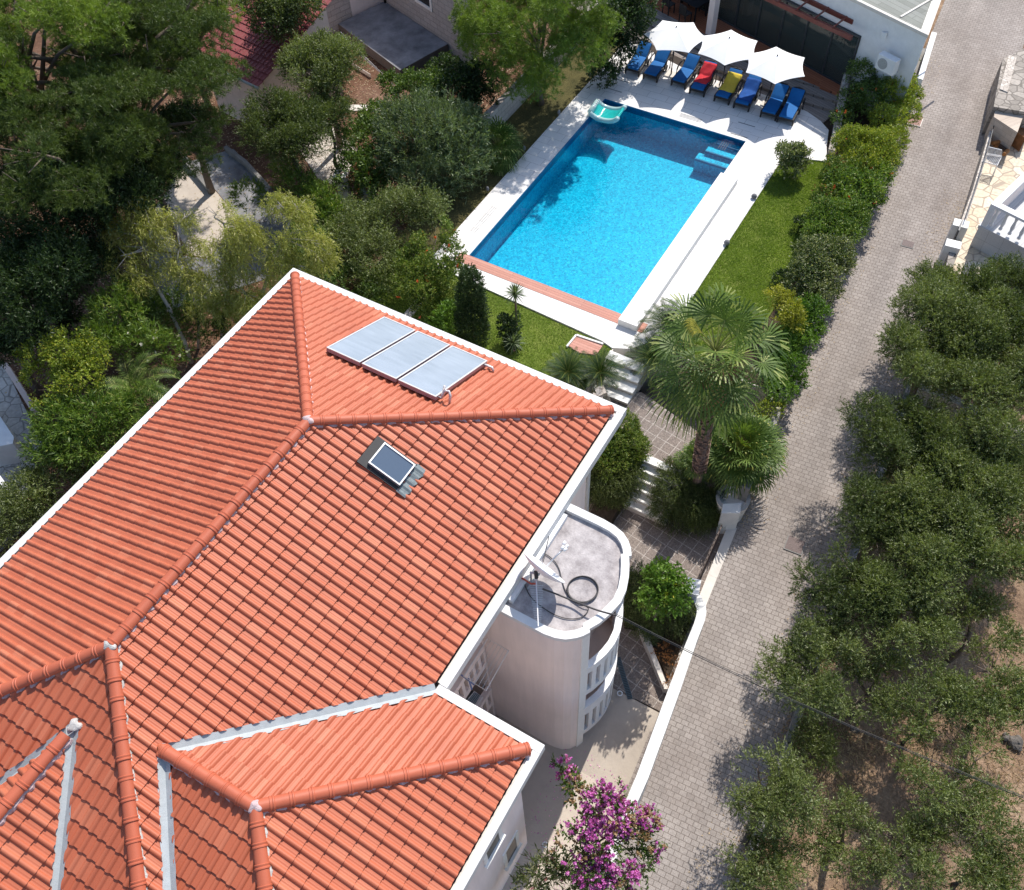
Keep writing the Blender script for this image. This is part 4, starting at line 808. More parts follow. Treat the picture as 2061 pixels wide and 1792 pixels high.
# ------------------------------------------------------------------ terrace furniture
M['cushion'] = plain('royal_blue_cushion', (.002,.115,.36), .75, .12, 5, .15, spec=.3)
M['cushionl'] = plain('bright_blue_cushion', (.02,.19,.42), .75, .1, 5, .15)
M['towelred'] = plain('red_towel', (.60,.03,.045), .95, .12, 9, .3); M['towelyel'] = plain('yellow_towel', (.75,.57,.07), .95, .12, 9, .3); M['towelblu'] = plain('blue_towel', (.004,.07,.30), .9, .2, 9, .5)
M['canvas'] = plain('white_canvas', (.80,.80,.79), .85, .02, 4)
def bend(x):     # lounger profile: flat seat, then the raised backrest
    if x < 1.0: return (x, .33)
    d = x-1.0; return (1.0+d*math.cos(.62), .33+d*math.sin(.62))
def lounger(loc, label, rz, towel=None):
    t = empty('sun_lounger', loc, label, 'sun lounger', 'sun loungers by the pool', rz=rz)
    m = MB()
    for s in (-1, 1):
        y0, y1 = (s*.33-.025, s*.33+.025); m.box(0, y0, .19, 1.05, y1, .31)
    m.box(0, -.304, .20, .05, .304, .31)
    for k in range(7): x = .10+k*.14; m.box(x, -.304, .285, x+.10, .304, .305)
    m.build('frame', M['wicker'], t)
    for s, x in ((-1, .02), (1, .02), (-1, 1.0), (1, 1.0)):
        l = MB(); y = s*.33
        l.add([(x, y-.028, .2), (x+.20, y-.028, .2), (x+.06, y-.028, .0), (x, y-.028, 0), (x, y+.028, .2), (x+.20, y+.028, .2), (x+.06, y+.028, .0), (x, y+.028, 0)], [(0,1,2,3),(7,6,5,4),(0,4,5,1),(1,5,6,2),(2,6,7,3),(3,7,4,0)]); l.build('leg', M['wicker'], t)
    a = MB(); bx = [bend(1.0), bend(1.68)]
    for s in (-1, 1): y = s*.29; a.bar((bx[0][0], y, bx[0][1]-.03), (bx[1][0], y, bx[1][1]-.03), .05, .05)
    a.tube([(bx[1][0], -.30, bx[1][1]-.03), (bx[1][0]+.05, -.15, bx[1][1]+.02), (bx[1][0]+.06, 0, bx[1][1]+.03), (bx[1][0]+.05, .15, bx[1][1]+.02), (bx[1][0], .30, bx[1][1]-.03)], .035, 6)
    for k in range(5): p = bend(1.06+k*.14); a.box(p[0]-.02, -.26, p[1]-.045, p[0]+.04, .26, p[1]-.02)
    a.bar((bx[0][0]+.35, -.2, bx[0][1]+.2), (bx[0][0]+.4, -.2, .05), .03, .03); a.bar((bx[0][0]+.35, .2, bx[0][1]+.2), (bx[0][0]+.4, .2, .05), .03, .03); a.build('backrest', M['wicker'], t)
    for s in (-1, 1):
        m = MB(); y = s*.385; m.tube([(.62, y, .20), (.64, y, .42), (.75, y, .54), (1.0, y, .58), (1.28, y, .56), (1.38, y, .48), (1.33, y, .0)], .032, 6); m.build('armrest', M['wicker'], t)
    def slab(xs, w, h0, h1, name, mat, wav=0.0):
        T = []; Bm = []; n = len(xs)
        vs = []; fs = []; K = 6
        for i, x in enumerate(xs):
            p = bend(x); nx_, nz = (0, 1) if x < 1 else (-math.sin(.62), math.cos(.62))
            for k in range(K+1):
                y = -w/2+w*k/K; r = .012*(1 if 0 < k < K and 0 < i < n-1 else 0)+wav*math.sin(i*1.7+k*1.3+x*5); vs.append((p[0]+nx_*(h1+r), y+wav*2*math.sin(i*1.1), p[1]+nz*(h1+r)))
        for i in range(n-1):
            for k in range(K): a_ = i*(K+1)+k; fs.append((a_, a_+1, a_+K+2, a_+K+1))
        b0 = len(vs)
        for i, x in enumerate(xs):
            p = bend(x); nx_, nz = (0, 1) if x < 1 else (-math.sin(.62), math.cos(.62))
            for k in (0, K): y = -w/2+w*k/K; vs.append((p[0]+nx_*h0, y+wav*2*math.sin(i*1.1), p[1]+nz*h0))
        for i in range(n-1):
            fs.append((i*(K+1), (i+1)*(K+1), b0+(i+1)*2, b0+i*2)); fs.append((i*(K+1)+K, b0+i*2+1, b0+(i+1)*2+1, (i+1)*(K+1)+K))
        fs.append(tuple(range(0, K+1))+(b0+1, b0)); e = (n-1)*(K+1); fs.append(tuple(range(e+K, e-1, -1))+(b0+2*n-2, b0+2*n-1))
        o = MB().add(vs, fs).build(name, mat, t, smooth=True); md = o.modifiers.new('s', 'EDGE_SPLIT'); md.split_angle = math.radians(50); return o
    slab([.0,.03,.2,.4,.6,.8,.97,.99], .56, -.02, .06, 'seat_cushion', M['cushion']); slab([1.0,1.03,1.2,1.35,1.5,1.66,1.68], .56, -.02, .06, 'back_cushion', M['cushion'])
    return t
cL = crop(2000, 40, .36876)
spots = [((330,250),(190,540)), ((475,340),(350,590)), ((755,380),(600,650)), ((900,430),(765,720)), ((1135,500),(985,790)), ((1300,560),(1160,850)), ((1545,630),(1400,930)), ((1680,670),(1550,975))]
labs = ['blue sun lounger at the far left of the row beside the pine shade', 'blue sun lounger just left of the left parasol pole', 'blue sun lounger between the left parasol pole and the red towel', 'sun lounger spread with a red towel', 'sun lounger spread with a yellow towel', 'sun lounger with a crumpled blue towel sliding off its side', 'blue sun lounger just right of the right parasol pole', 'blue sun lounger at the hedge end of the row']
def towel(t, mat, xs, w, label, seed):
    rr = random.Random(seed); vs = []; fs = []; K = 10; n = len(xs)
    for i, x in enumerate(xs):
        p = bend(x); nx_, nz = (0, 1) if x < 1 else (-math.sin(.62), math.cos(.62)); sh = .03*math.sin(i*.8+seed)
        for k in range(K+1):
            y = (-w/2+w*k/K)+sh; f = max(0, abs(y)-.29); hh = .085+.014*rr.random()+.01*math.sin(y*14+i)-f*1.6; y = max(-.34, min(.34, y)) if f else y; vs.append((p[0]+nx_*hh, y, p[1]+nz*hh))
    for i in range(n-1):
        for k in range(K): a = i*(K+1)+k; fs.append((a, a+1, a+K+2, a+K+1))
    o = MB().add(vs, fs).build('towel', mat, None, smooth=True); sm = o.modifiers.new('thick', 'SOLIDIFY'); sm.thickness = .012; sm.offset = 1
    o.location = t.location; o.rotation_euler = t.rotation_euler; return tag(o, label, 'towel')
for i, (hd, ft) in enumerate(spots):
    F = cL(ft[0], ft[1], .15); Hd = cL(hd[0], hd[1], .95); t = lounger((F.x+.02, F.y, .002), labs[i], math.radians([3.5,1,-1,2.5,1,2,2,3.5][i]))
    if i == 3: towel(t, M['towelred'], [.36+.09*k for k in range(15)], .60, 'red towel lying along a sun lounger', 1)
    if i == 4: towel(t, M['towelyel'], [.34+.09*k for k in range(14)], .66, 'yellow towel lying along a sun lounger', 2)
    if i == 5: towel(t, M['towelblu'], [.14+.10*k for k in range(15)], .68, 'crumpled blue towel on a sun lounger beside the yellow one', 5)
def parasol(b, ztop, label, rz, rad, tilt=(0, 0)):
    t = empty('parasol', (b.x, b.y, 0), label, 'parasol', 'white parasols over the sun loungers')
    MB().tube([(0,0,.05), (0,0,ztop-.05)], .022, 10).build('pole', M['darkmetal'], t, smooth=True)
    MB().tube([(0,0,.95), (0,0,1.1)], .038, 10).tube([(.03,0,1.02), (.10,0,1.02)], .012, 6).build('crank', M['black'], t)
    MB().box(-.24, -.24, 0, .24, .24, .06).build('base', M['limestone'], t, bevel=.01); MB().tube([(0,0,.06), (0,0,.35)], .032, 10).build('base_sleeve', M['darkmetal'], t)
    n = 6; vs = [(0, 0, ztop)]; fs = []; K = 8; RN = 5
    for q in range(1, RN+1):
        for k in range(n*K):
            j, f = divmod(k, K); f /= K; a0 = rz+2*math.pi*j/n; a1 = rz+2*math.pi*(j+1)/n
            x = math.cos(a0)*(1-f)+math.cos(a1)*f; y = math.sin(a0)*(1-f)+math.sin(a1)*f; u = q/RN; sag = 1-.30*f*(1-f)*(u**2)
            vs.append((x*rad*u*sag, y*rad*u*sag, ztop-.42*u**1.15-.06*4*f*(1-f)*u*(1-u)-.0))
    N = n*K
    for k in range(N): fs.append((0, 1+k, 1+(k+1) % N))
    for q in range(RN-1):
        for k in range(N): fs.append((1+q*N+k, 1+(q+1)*N+k, 1+(q+1)*N+(k+1) % N, 1+q*N+(k+1) % N))
    o = MB().add(vs, fs).build('canopy', M['canvas'], t); sm = o.modifiers.new('thick', 'SOLIDIFY'); sm.thickness = .006
    o.rotation_euler = (tilt[0], tilt[1], 0)
    MB().tube([(0,0,ztop-.02), (0,0,ztop+.05)], [.035,.02], 8).build('finial', M['black'], t)
    MB().lathe((0,0,ztop-.05), [(.20,-.03), (.10,.015), (.03,.035)], 12).build('vent_cap', M['canvas'], t)
    for k in range(n):
        a = rz+2*math.pi*k/n; MB().tube([(.03*math.cos(a), .03*math.sin(a), ztop-.10), (rad*.97*math.cos(a), rad*.97*math.sin(a), ztop-.44)], .009, 4).build('rib', M['darkmetal'], t)
    return t
bp_ = [(540,560), (990,660), (1395,820)]
for i, (b, rz, lb) in enumerate(zip(bp_, (-11, 17, 20), ('white six sided parasol at the house end of the row over the first loungers', 'middle white parasol above the red and yellow towels', 'white parasol nearest the hedge above the last loungers'))):
    q = cL(b[0], b[1], 0); parasol(q, 2.27, lb, math.radians(rz), 1.37)
# inflatable armchair on the pool
def clear_pvc(name, c, a):
    m, nt, B, L = newmat(name); B.inputs['Base Color'].default_value = c4(c); B.inputs['Roughness'].default_value = .12; B.inputs['Coat Weight'].default_value = .5
    t = nn(nt, 'ShaderNodeBsdfTransparent'); t.inputs[0].default_value = (.9, 1, 1, 1); mx = nn(nt, 'ShaderNodeMixShader'); mx.inputs[0].default_value = a; L(t.outputs[0], mx.inputs[1]); L(B.outputs[0], mx.inputs[2]); L(mx.outputs[0], nt.nodes['Material Output'].inputs[0]); return m
M['turq'] = clear_pvc('turquoise_vinyl', (.03,.62,.58), .85); M['clearv'] = clear_pvc('clear_vinyl', (.62,.82,.82), .62)
fp = P(1222, 226, .05); fl_ = empty('pool_float', (fp.x, fp.y, -.08), 'turquoise ribbed inflatable armchair floating in the shaded pool corner', 'pool float', rz=math.radians(-82))
fl_.rotation_euler = (0, 0, math.radians(-84))
sec = [(.55*math.cos(t)*1.15, .30+.02-.34*math.sin(t)) for t in [math.radians(a) for a in range(8, 173, 12)]]
m = MB(); nr = 8
for k in range(nr):
    y = -.32+.64*k/(nr-1)
    m.tube([(x, y, z) for x, z in sec], .058, 8)
m.build('ribbed_seat', M['turq'], fl_, smooth=True)
for s in (-1, 1): MB().tube([(x*1.04, s*.44, z+.03) for x, z in sec], [.09]+[.11]*(len(sec)-2)+[.09], 12).build('side_roll', M['clearv'], fl_, smooth=True)
MB().tube([(sec[-1][0]-.02, -.42, sec[-1][1]+.02), (sec[-1][0]-.02, .42, sec[-1][1]+.02)], .12, 12).build('headrest', M['clearv'], fl_, smooth=True)
m = MB()
for k in range(5): m.lathe((-.50, -.26+.13*k, .40), [(.03,0), (.045,.03), (.02,.07)], 10)
m.build('white_knobs', M['white'], fl_, smooth=True)
# garden ball lamps
for x, y, lb in ((1518,395,'dark ball lamp on the lawn edge nearer the round bush'), (1463,488,'dark ball lamp on the lawn edge nearer the palm'), (1187,150,'small ball lamp at the terrace edge beside the first lounger shade'), (1125,226,'small ball lamp at the paving edge right of the pine trunk'), (1055,298,'small ball lamp at the paving edge between pine trunk and fan palm'), (981,380,'small ball lamp at the paving edge below the fan palm')):
    q = P(x, y, .1); kk = .6 if x < 1200 else 1; o = tag(MB().lathe((q.x, q.y, -.06), [(r_*kk, h_) for r_, h_ in ((.04,0), (.04,.04), (.09,.08), (.115,.15), (.09,.22), (.04,.26))], 16).build('ball_lamp', M['slab'], smooth=True), lb, 'garden lamp')
for i, (x, y) in enumerate(((1181,272+90),(1235,362-110),(1115,412),(1057,480))): pass

# ------------------------------------------------------------------ the neighbour's villa behind the terrace
TZ2 = .30
GL, GR = Vector((39.78, 12.96)), Vector((37.42, 6.68)); gd = (GR-GL).normalized(); gn = Vector((-gd.y, gd.x)); gn = gn if gn.x > 0 else -gn   # gn points into the villa
def G2(d, o): q = GL+gd*d+gn*o; return (q.x, q.y)
gx = math.atan2(gd.y, gd.x)
m = MB().prism([G2(-9,-1.75), G2(3.2,-1.25), G2(7.4,-.52), G2(7.0,-.0), G2(6.7,.8), G2(-9,.8)], -3, TZ2); tag(m.build('timber_deck', M['deckwood']), kind='structure')
sheet('terrace_base', [G2(-9,-4.2), G2(7.7,-2.4), G2(7.3,.7), G2(-9,.7)], -.02, M['greywood'])
st_ = [P(1280, 98, 0), P(1400,145,0), P(1500,170,0), P(1600,205,0), P(1683,245,0)]
vl = empty('villa_steps', (st_[2].x, st_[2].y, 0), 'wide grey timber steps between the white terrace and the red deck', 'steps')
for k, (o1, o2, z) in enumerate(((-2.55, -3.1, .10), (-2.0, -2.552, .20), (-1.25, -2.002, .28))):
    m = MB().prism([G2(-5, o1+.4-.6), G2(2.2, o1+.35), G2(5.2, o1+1.0), G2(7.15, o1+1.75), G2(7.55, o2+1.75), G2(5.4, o2+1.0), G2(2.3, o2+.35), G2(-5, o2-.2)], -.2, z); under(m.build('step', M['greywood']), vl)
villa = empty('villa', (39.5, 8.0, 0), 'white villa with floor to ceiling glass facing the pool terrace', 'house')
VK = (36.33, 3.84); m = MB().prism([G2(-12, .10), G2(6.95, .10), VK, (39.0, 4.10), (52, 5.6), (52, 12), G2(-12, 9)], 2.62, 3.84); under(m.build('upper_wall', M['white']), villa)
m = MB().prism([G2(6.95,.11), (36.35,3.87), (39.0,4.12), (51.9,5.62), (51.9,12), G2(7.0,5)], -1.2, 2.618); under(m.build('side_wall', M['white']), villa)
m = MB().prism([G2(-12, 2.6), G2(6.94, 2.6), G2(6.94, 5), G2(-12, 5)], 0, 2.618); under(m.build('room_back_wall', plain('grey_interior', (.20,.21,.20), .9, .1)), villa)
k = 0
fr = empty
dpos = [-5.0, -3.4, -1.15, .5, 1.75, 3.05, 4.35, 5.65, 6.93]
for a, b in zip(dpos[:-1], dpos[1:]):
    pn = MB().prism([G2(a+.03, .03), G2(b-.03, .03), G2(b-.03, .05), G2(a+.03, .05)], TZ2+.06, 2.56)
    f = MB(); 
    for u, v2 in ((a, a+.03), (b-.03, b)): f.prism([G2(u+.001, -.02), G2(v2-.001, -.02), G2(v2-.001, .09), G2(u+.001, .09)], TZ2+.001, 2.61)
    f.prism([G2(a+.03, -.02), G2(b-.03, -.02), G2(b-.03, .09), G2(a+.03, .09)], 2.56, 2.61); f.prism([G2(a+.03, -.02), G2(b-.03, -.02), G2(b-.03, .09), G2(a+.03, .09)], TZ2+.001, TZ2+.06)
    w = under(f.build('glass_door', M['bronze']), villa)
    def vg(): 
        if 'vglass' not in M:
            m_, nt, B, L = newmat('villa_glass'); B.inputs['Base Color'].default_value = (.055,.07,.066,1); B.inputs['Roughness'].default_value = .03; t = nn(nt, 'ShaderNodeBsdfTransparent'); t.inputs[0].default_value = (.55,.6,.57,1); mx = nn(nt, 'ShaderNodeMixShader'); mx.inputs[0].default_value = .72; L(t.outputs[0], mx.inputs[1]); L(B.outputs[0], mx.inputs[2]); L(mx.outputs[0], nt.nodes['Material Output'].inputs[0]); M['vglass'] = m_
        return M['vglass']
    pn.build('pane', vg(), w)
m = MB().prism([G2(-12,.30), (36.55,4.15), (39.0,4.4), (51.9,5.9), (51.9,11.9), G2(-12,8.8)], 3.845, 3.86); M['roofdeck'] = bricks('weathered_roof_boards', (.24,.25,.22), (.30,.31,.28), (.16,.16,.14), 3, .28, .01, rz=math.radians(-66), stain=.3); under(m.build('roof_deck', M['roofdeck']), villa)
m = MB().prism([G2(-12,.05), (36.25, 3.80), (36.5, 4.12), G2(-12,.34)], 3.842, 3.97).prism([(36.27, 3.79), (39.0, 4.06), (52, 5.56), (52, 5.84), (39.0, 4.36), (36.52, 4.11)], 3.842, 3.96); under(m.build('parapet_coping', M['limestone']), villa)
m = MB().prism([G2(8.2,.35), G2(8.28,.35), G2(8.28,6), G2(8.2,6)], 3.861, 3.90); under(m.build('roof_seam', M['limestone']), villa)
cl = P(1440, 92, TZ2); m = MB().prism([G2(.1-.16, -1.35), G2(.1+.16, -1.35), G2(.1+.16, -1.03), G2(.1-.16, -1.03)], TZ2, 3.3); under(m.build('column', M['plaster']), villa)
for o, z, nm in ((-1.05, 2.75, 0), (-.20, 3.0, 1)):
    m = MB().bar((*G2(-6, o+ (0 if nm == 0 else .0)), z), (*G2(6.9 if nm == 0 else 6.4, o+(.55 if nm == 0 else .3)), z), .13, .18); under(m.build('pergola_beam', M['beam']), villa)
m = MB()
for k in range(9):
    d = -1.6+k*.95; q0 = G2(d, -1.05+(d+6)/13*.55-.15); q1 = G2(d+.06, -.12+(d+6)/12.4*.3); m = MB().bar((*q0, 2.87), (*q1, 3.1), .05, .06); under(m.build('pergola_rafter', M['beam']), villa)
ac = empty('air_conditioner', (*G2(8.75, -.45), 2.15), 'white air conditioning unit on the villa wall above the hedge', 'air conditioner', rz=gx)
MB().box(-.42, -.17, 0, .42, .17, .62).build('casing', M['white'], ac, bevel=.02)
M['acgrey'] = plain('ac_grille', (.35,.36,.36), .6, .2, 20)
MB().tube([(-.12, -.172, .31), (-.12, -.185, .31)], .22, 24).build('fan_grille', M['acgrey'], ac)
MB().box(-.40, -.1, -.06, -.36, .32, -.005).build('bracket', M['flash'], ac); MB().box(.36, -.1, -.06, .40, .32, -.005).build('bracket', M['flash'], ac)
ac.rotation_euler = (0, 0, gx+0 if Vector((math.sin(gx), -math.cos(gx))).dot(gn) < 0 else gx+math.pi)
q = G2(8.0, -.03); m = MB().box(q[0]-.07, q[1]-.10, 3.05, q[0]+.02, q[1]+.10, 3.3); tag(m.build('junction_box', M['white']), 'small white junction box on the villa wall beside the air conditioner', 'box')
m = MB(); a_, b_ = P(1884, 40, 1.7), P(1846, 160, 1.1); m.prism([(a_.x, a_.y), (b_.x, b_.y), (b_.x, b_.y-.22), (a_.x, a_.y-.22)], -1.2, 1.15); tag(m.build('garden_wall', M['white']), 'low white wall between the villa corner and the alley', 'wall')
# low stone wall between the terrace end and the shrubs
m = MB(); wa_ = [P(1738, 85, 1.1), P(1698, 150, .9), P(1680, 250, .4), P(1668, 300, .25)]
for a, b in zip(wa_[:-1], wa_[1:]): m.prism([(a.x, a.y), (b.x, b.y), (b.x, b.y-.28), (a.x, a.y-.28)], -1, lambda x, y, a=a, b=b: a.z+(b.z-a.z)*max(0, min(1, (a.x-x)/max(.01, a.x-b.x))))
tag(m.build('terrace_wall', M['rubblew']), 'pale stone wall stepping down beside the glass doors and climbing shrub', 'wall')
# dining set in the shade of the deck
q = G2(-3.3, -.2); dt = empty('dining_table', (*G2(-1.9, -.65), TZ2), 'dark dining table in the shade of the deck behind the first parasol', 'table', rz=gx)
MB().box(-.9, -.45, .72, .9, .45, .76).build('tabletop', M['darkmetal'], dt)
for sx_ in (-1, 1):
    for sy in (-1, 1): MB().box(sx_*.82-.03, sy*.38-.03, 0, sx_*.82+.03, sy*.38+.03, .72).build('leg', M['darkmetal'], dt)
for i, (d, o, r_, lb) in enumerate(((-2.5, -1.35, 0, 'dark dining chair at the near left of the shaded table'), (-1.4, -1.35, 0, 'dark dining chair at the near right of the shaded table'), (-2.5, .0, math.pi, 'dark dining chair behind the shaded table on the left'), (-1.4, .0, math.pi, 'dark dining chair behind the shaded table on the right'))):
    ch = empty('dining_chair', (*G2(d, o), TZ2), lb, 'chair', 'dark chairs round the deck table', rz=gx+r_)
    MB().box(-.22, -.22, .42, .22, .22, .46).build('seat', M['wicker'], ch); MB().box(-.22, -.24, .46, .22, -.20, .9).build('backrest', M['wicker'], ch)
    for sx_ in (-1, 1):
        for sy in (-1, 1): MB().box(sx_*.19-.02, sy*.19-.02, 0, sx_*.19+.02, sy*.19+.02, .42).build('leg', M['wicker'], ch)
q = P(1282, 92, .02); m = MB()
for k in range(3): m.tube([(q.x+.25+(.26-.03*k)*math.cos(t), q.y+.2+(.26-.03*k)*math.sin(t), .06+.04*k) for t in [i*math.pi/9 for i in range(18)]], .022, 6, closed=True)
tag(m.build('garden_hose', M['cable'], smooth=True), 'coiled dark garden hose beside the deck steps under the laurel', 'hose')

# ------------------------------------------------------------------ left neighbour: stone house, slab, shed roof, paths
cs = crop(950, 0, .2911); M['ashlarA'] = bricks('stone_blocks', (.50,.45,.42), (.58,.53,.50), (.36,.33,.31), .55, .26, .012, wall=math.radians(72), bump=1.0, stain=.2, stainc=(.35,.31,.29), var=1.2)
M['ashlarB'] = bricks('stone_blocks_side', (.50,.45,.42), (.58,.53,.50), (.36,.33,.31), .55, .26, .012, wall=math.radians(-14), bump=1.0, stain=.2, stainc=(.35,.31,.29), var=1.2)
SZ = -.38; sA, sB, sC, sD = cs(545,275,SZ), cs(1060,25,SZ), cs(1780,500,SZ), cs(1240,800,SZ)
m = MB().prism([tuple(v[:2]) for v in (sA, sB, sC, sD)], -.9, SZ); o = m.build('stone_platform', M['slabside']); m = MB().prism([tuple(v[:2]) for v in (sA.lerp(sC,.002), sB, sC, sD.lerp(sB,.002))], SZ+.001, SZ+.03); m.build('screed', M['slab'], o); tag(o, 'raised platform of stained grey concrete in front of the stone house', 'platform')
m = MB().prism([tuple(v[:2]) for v in (cs(1640,660,-.2), cs(1800,570,-.2), cs(1820,610,-.2), cs(1660,700,-.2))], -.9, -.55).prism([tuple(v[:2]) for v in (cs(1640,700,-.45), cs(1830,610,-.45), cs(1850,650,-.45), cs(1660,740,-.45))], -.9, -.7); tag(m.build('platform_steps', M['slab']), 'two concrete steps at the pine end of the grey platform', 'steps')
# house walls stand behind the slab: corner at sB
off1 = (sB-sC).normalized(); off2 = (sB-sA).normalized()
cn = sB+Vector((.12,.18,0)); wR = cn-off1*7.5; wL = cn-off2*5.0
sh = empty('stone_house', (cn.x, cn.y, -.85), 'house with pale stone block walls behind the grey concrete platform', 'house')
def thick(m, a, b, t, z0, z1, nrm_): n = Vector(nrm_)*t; return m.prism([(a.x, a.y), (b.x, b.y), (b.x+n.x, b.y+n.y), (a.x+n.x, a.y+n.y)], z0, z1)
d1 = (wR-cn).normalized(); n1 = Vector((-d1.y, d1.x, 0)); n1 = n1 if n1.x > 0 else -n1
d2 = (wL-cn).normalized(); n2 = Vector((-d2.y, d2.x, 0)); n2 = n2 if n2.x > 0 else -n2
w_ = thick(MB(), cn, wR, .3, -.85, 3.4, n1); o = under(w_.build('wall', M['ashlarA']), sh)
cp = cn+d2*1.9
w_ = thick(MB(), cn+d1*0-d2*.0, cp, .3, -.85, 3.4, n2); under(w_.build('wall', M['plaster']), sh)
w_ = thick(MB(), cp+d2*.002, wL, .45, -.85, 3.4, n2-n2*0); under(w_.build('wall', M['ashlarB']), sh)
w_ = thick(MB(), cp-n2*.10, wL-n2*.10, .099, .95, 1.08, n2); under(w_.build('band_course', M['white']), sh)
m = MB().prism([(cn.x, cn.y), (wR.x, wR.y), (wR.x+7, wR.y+4), (cn.x+7, cn.y+8), (wL.x+4, wL.y+6), (wL.x, wL.y)], 3.402, 3.6); under(m.build('roof', M['redtile']), sh)
m = MB().tube([cn+d1*.35-n1*.08+Vector((0,0,-.2)), cn+d1*.35-n1*.08+Vector((0,0,3.3))], .06, 8); under(m.build('downpipe', M['darkmetal'], smooth=True), sh)
wa0, wa1 = cn+d1*3.25, cn+d1*4.35
m = MB(); thick(m, wa0, wa1, .02, .95, 2.3, -n1); win = under(m.build('window', M['black']), sh)
m = MB()
for a, b, z0, z1 in ((wa0-d1*.14, wa0, .8, 2.45), (wa1, wa1+d1*.14, .8, 2.45)): thick(m, a, b, .06, z0, z1, -n1)
thick(m, wa0-d1*.14, wa1+d1*.14, .062, .79, .95, -n1); under(m.build('frame', M['stonewhite']), win)
m = MB(); a = cs(610,650,-.66); b = cs(905,835,-.66); thick(m, a, b, .16, -.9, -.66, (-.2,-.3,0)); tag(m.build('garden_wall', M['limestone']), 'low white edged garden wall beside the grey platform', 'wall')
for k in range(3): tag(MB().tube([cs(570+k*12,360+k*40,.9-.1*k), cs(1190+10*k,980+10*k,.6)], .008, 5).build('support_wire', M['alu']), ['uppermost support wire running past the platform to the bushes', 'middle support wire running past the platform to the bushes', 'lowest support wire running past the platform to the bushes'][k], 'wire')
# pine strip wall (pale stone)
m = MB(); a = P(985, 222, -.1); b = P(1075, 122, -.1); y = a.y
m.box(a.x-2.2, 18.62, -1.2, b.x+9, 18.9, .95); M['ashlarC'] = bricks('pale_boundary_blocks', (.60,.53,.48), (.66,.60,.55), (.42,.37,.34), .5, .24, .012, wall=0, bump=.8, stain=.15, var=.8)
tag(m.build('boundary_wall', M['ashlarC']), 'pale stone block wall behind the round pine and fan palm', 'wall')
# shed with the purple red roof
c1 = crop(0, 0, .5434); SH = 2.1
rA, rB, rC, rD = c1(1560,528,SH), c1(1725,400,SH+.0), c1(1745,222,SH+.9), c1(1235,372,SH)
shed = empty('shed', (rA.x, rA.y, -.85), 'small shed with a purple red tiled roof beneath the pine', 'shed')
e_dir = (rD-rA).normalized(); up2 = (c1(1745,222,2.9)-rA); s_dir = (up2-e_dir*up2.dot(e_dir)).normalized(); wd = (rD-rA).length+1.0
pl = [(-.0, 0), (wd, 0), (wd, 5.2), (0, 5.2)]
o = tile_face('roof', rA, e_dir, s_dir, [pl], M['redtile'], None, 1, pitch=.22, course=.34, prof=[(0,0),(.1,.03),(.22,.03),(.34,0),(.6,0),(.98,0)], h=1.0); under(o, shed)
q0 = rA+s_dir*.25-Vector((0,0,.12)); q1 = q0+e_dir*wd; q2 = q1+s_dir*4.7; q3 = q0+s_dir*4.7
m = MB().prism([tuple(v[:2]) for v in (q0.lerp(q2,.04), q1.lerp(q3,.04), q2.lerp(q0,.04), q3.lerp(q1,.04))], -.9, lambda x, y: rA.z-.1+max(0, (Vector((x,y,0))-Vector((rA.x,rA.y,0))).dot(Vector((s_dir.x,s_dir.y,0)).normalized()))*s_dir.z/math.hypot(s_dir.x, s_dir.y)-.05); under(m.build('wall', M['plaster_in']), shed)
m = MB().tube([rA-s_dir*.05, rA-s_dir*.05+e_dir*wd], .06, 8); under(m.build('gutter', M['flash'], smooth=True), shed)
# paths and pads
sheet('concrete_pad', [tuple(P(x, y, -.84)[:2]) for x, y in ((300,440), (372,327), (400,345), (480,440), (420,520), (300,500))], -.83, M['beige'], -.95)
sheet('concrete_drive', [tuple(P(x, y, -.84)[:2]) for x, y in ((376,327), (470,300), (560,395), (600,470), (540,560), (300,640), (300,505), (420,522), (482,441), (402,344))], -.835, M['slab'], -.95)  # drive coloured darker than the pad, with the tree shade painted in
m = MB(); kk = [P(455,300,-.7), P(495,330,-.7), P(545,385,-.7)]
for a, b in zip(kk[:-1], kk[1:]): m.bar(a, b, .16, .3)
tag(m.build('path_edging', M['concrete']), 'broken concrete edging beside the shaded drive', 'kerb')
m = MB(); m.bar(P(372,322,-.7), P(425,385,-.7), .22, .3); tag(m.build('path_edging', M['concrete']), 'broken stone lip between the sunny concrete pad and the shaded drive', 'kerb')
sheet('stone_path', [tuple(P(x, y, -.84)[:2]) for x, y in ((575,260), (640,230), (720,300), (690,380), (640,360))], -.828, M['rubblew'], -.95)
sheet('brick_path', [tuple(P(x, y, -.84)[:2]) for x, y in ((690,212), (790,214), (790,226), (700,224))], -.80, M['limestone'], -.95)
for x, y, w, h_, lb in ((685,352,.42,1.5,'square white stone gate post among the bushes'), (741,385,.5,.75,'low square stone pier with a pale cap beside the round bush')):
    q = P(x, y, -.85+h_); o = MB().prism([rot2((q.x+dx*w/2, q.y+dy*w/2), (q.x, q.y), .5) for dx, dy in ((-1,-1), (1,-1), (1,1), (-1,1))], -.9, -.85+h_).build('stone_post', M['stonewhite']); MB().prism([rot2((q.x+dx*w*.6, q.y+dy*w*.6), (q.x, q.y), .5) for dx, dy in ((-1,-1), (1,-1), (1,1), (-1,1))], -.849+h_, -.79+h_).build('cap', M['coping'], o); tag(o, lb, 'gate post')
sheet('neighbour_paving', [tuple(P(x, y, -1.0)[:2]) for x, y in ((-80,700), (10,735), (90,900), (60,1000), (-100,1150))], -.82, M['crazyg'], -.95)
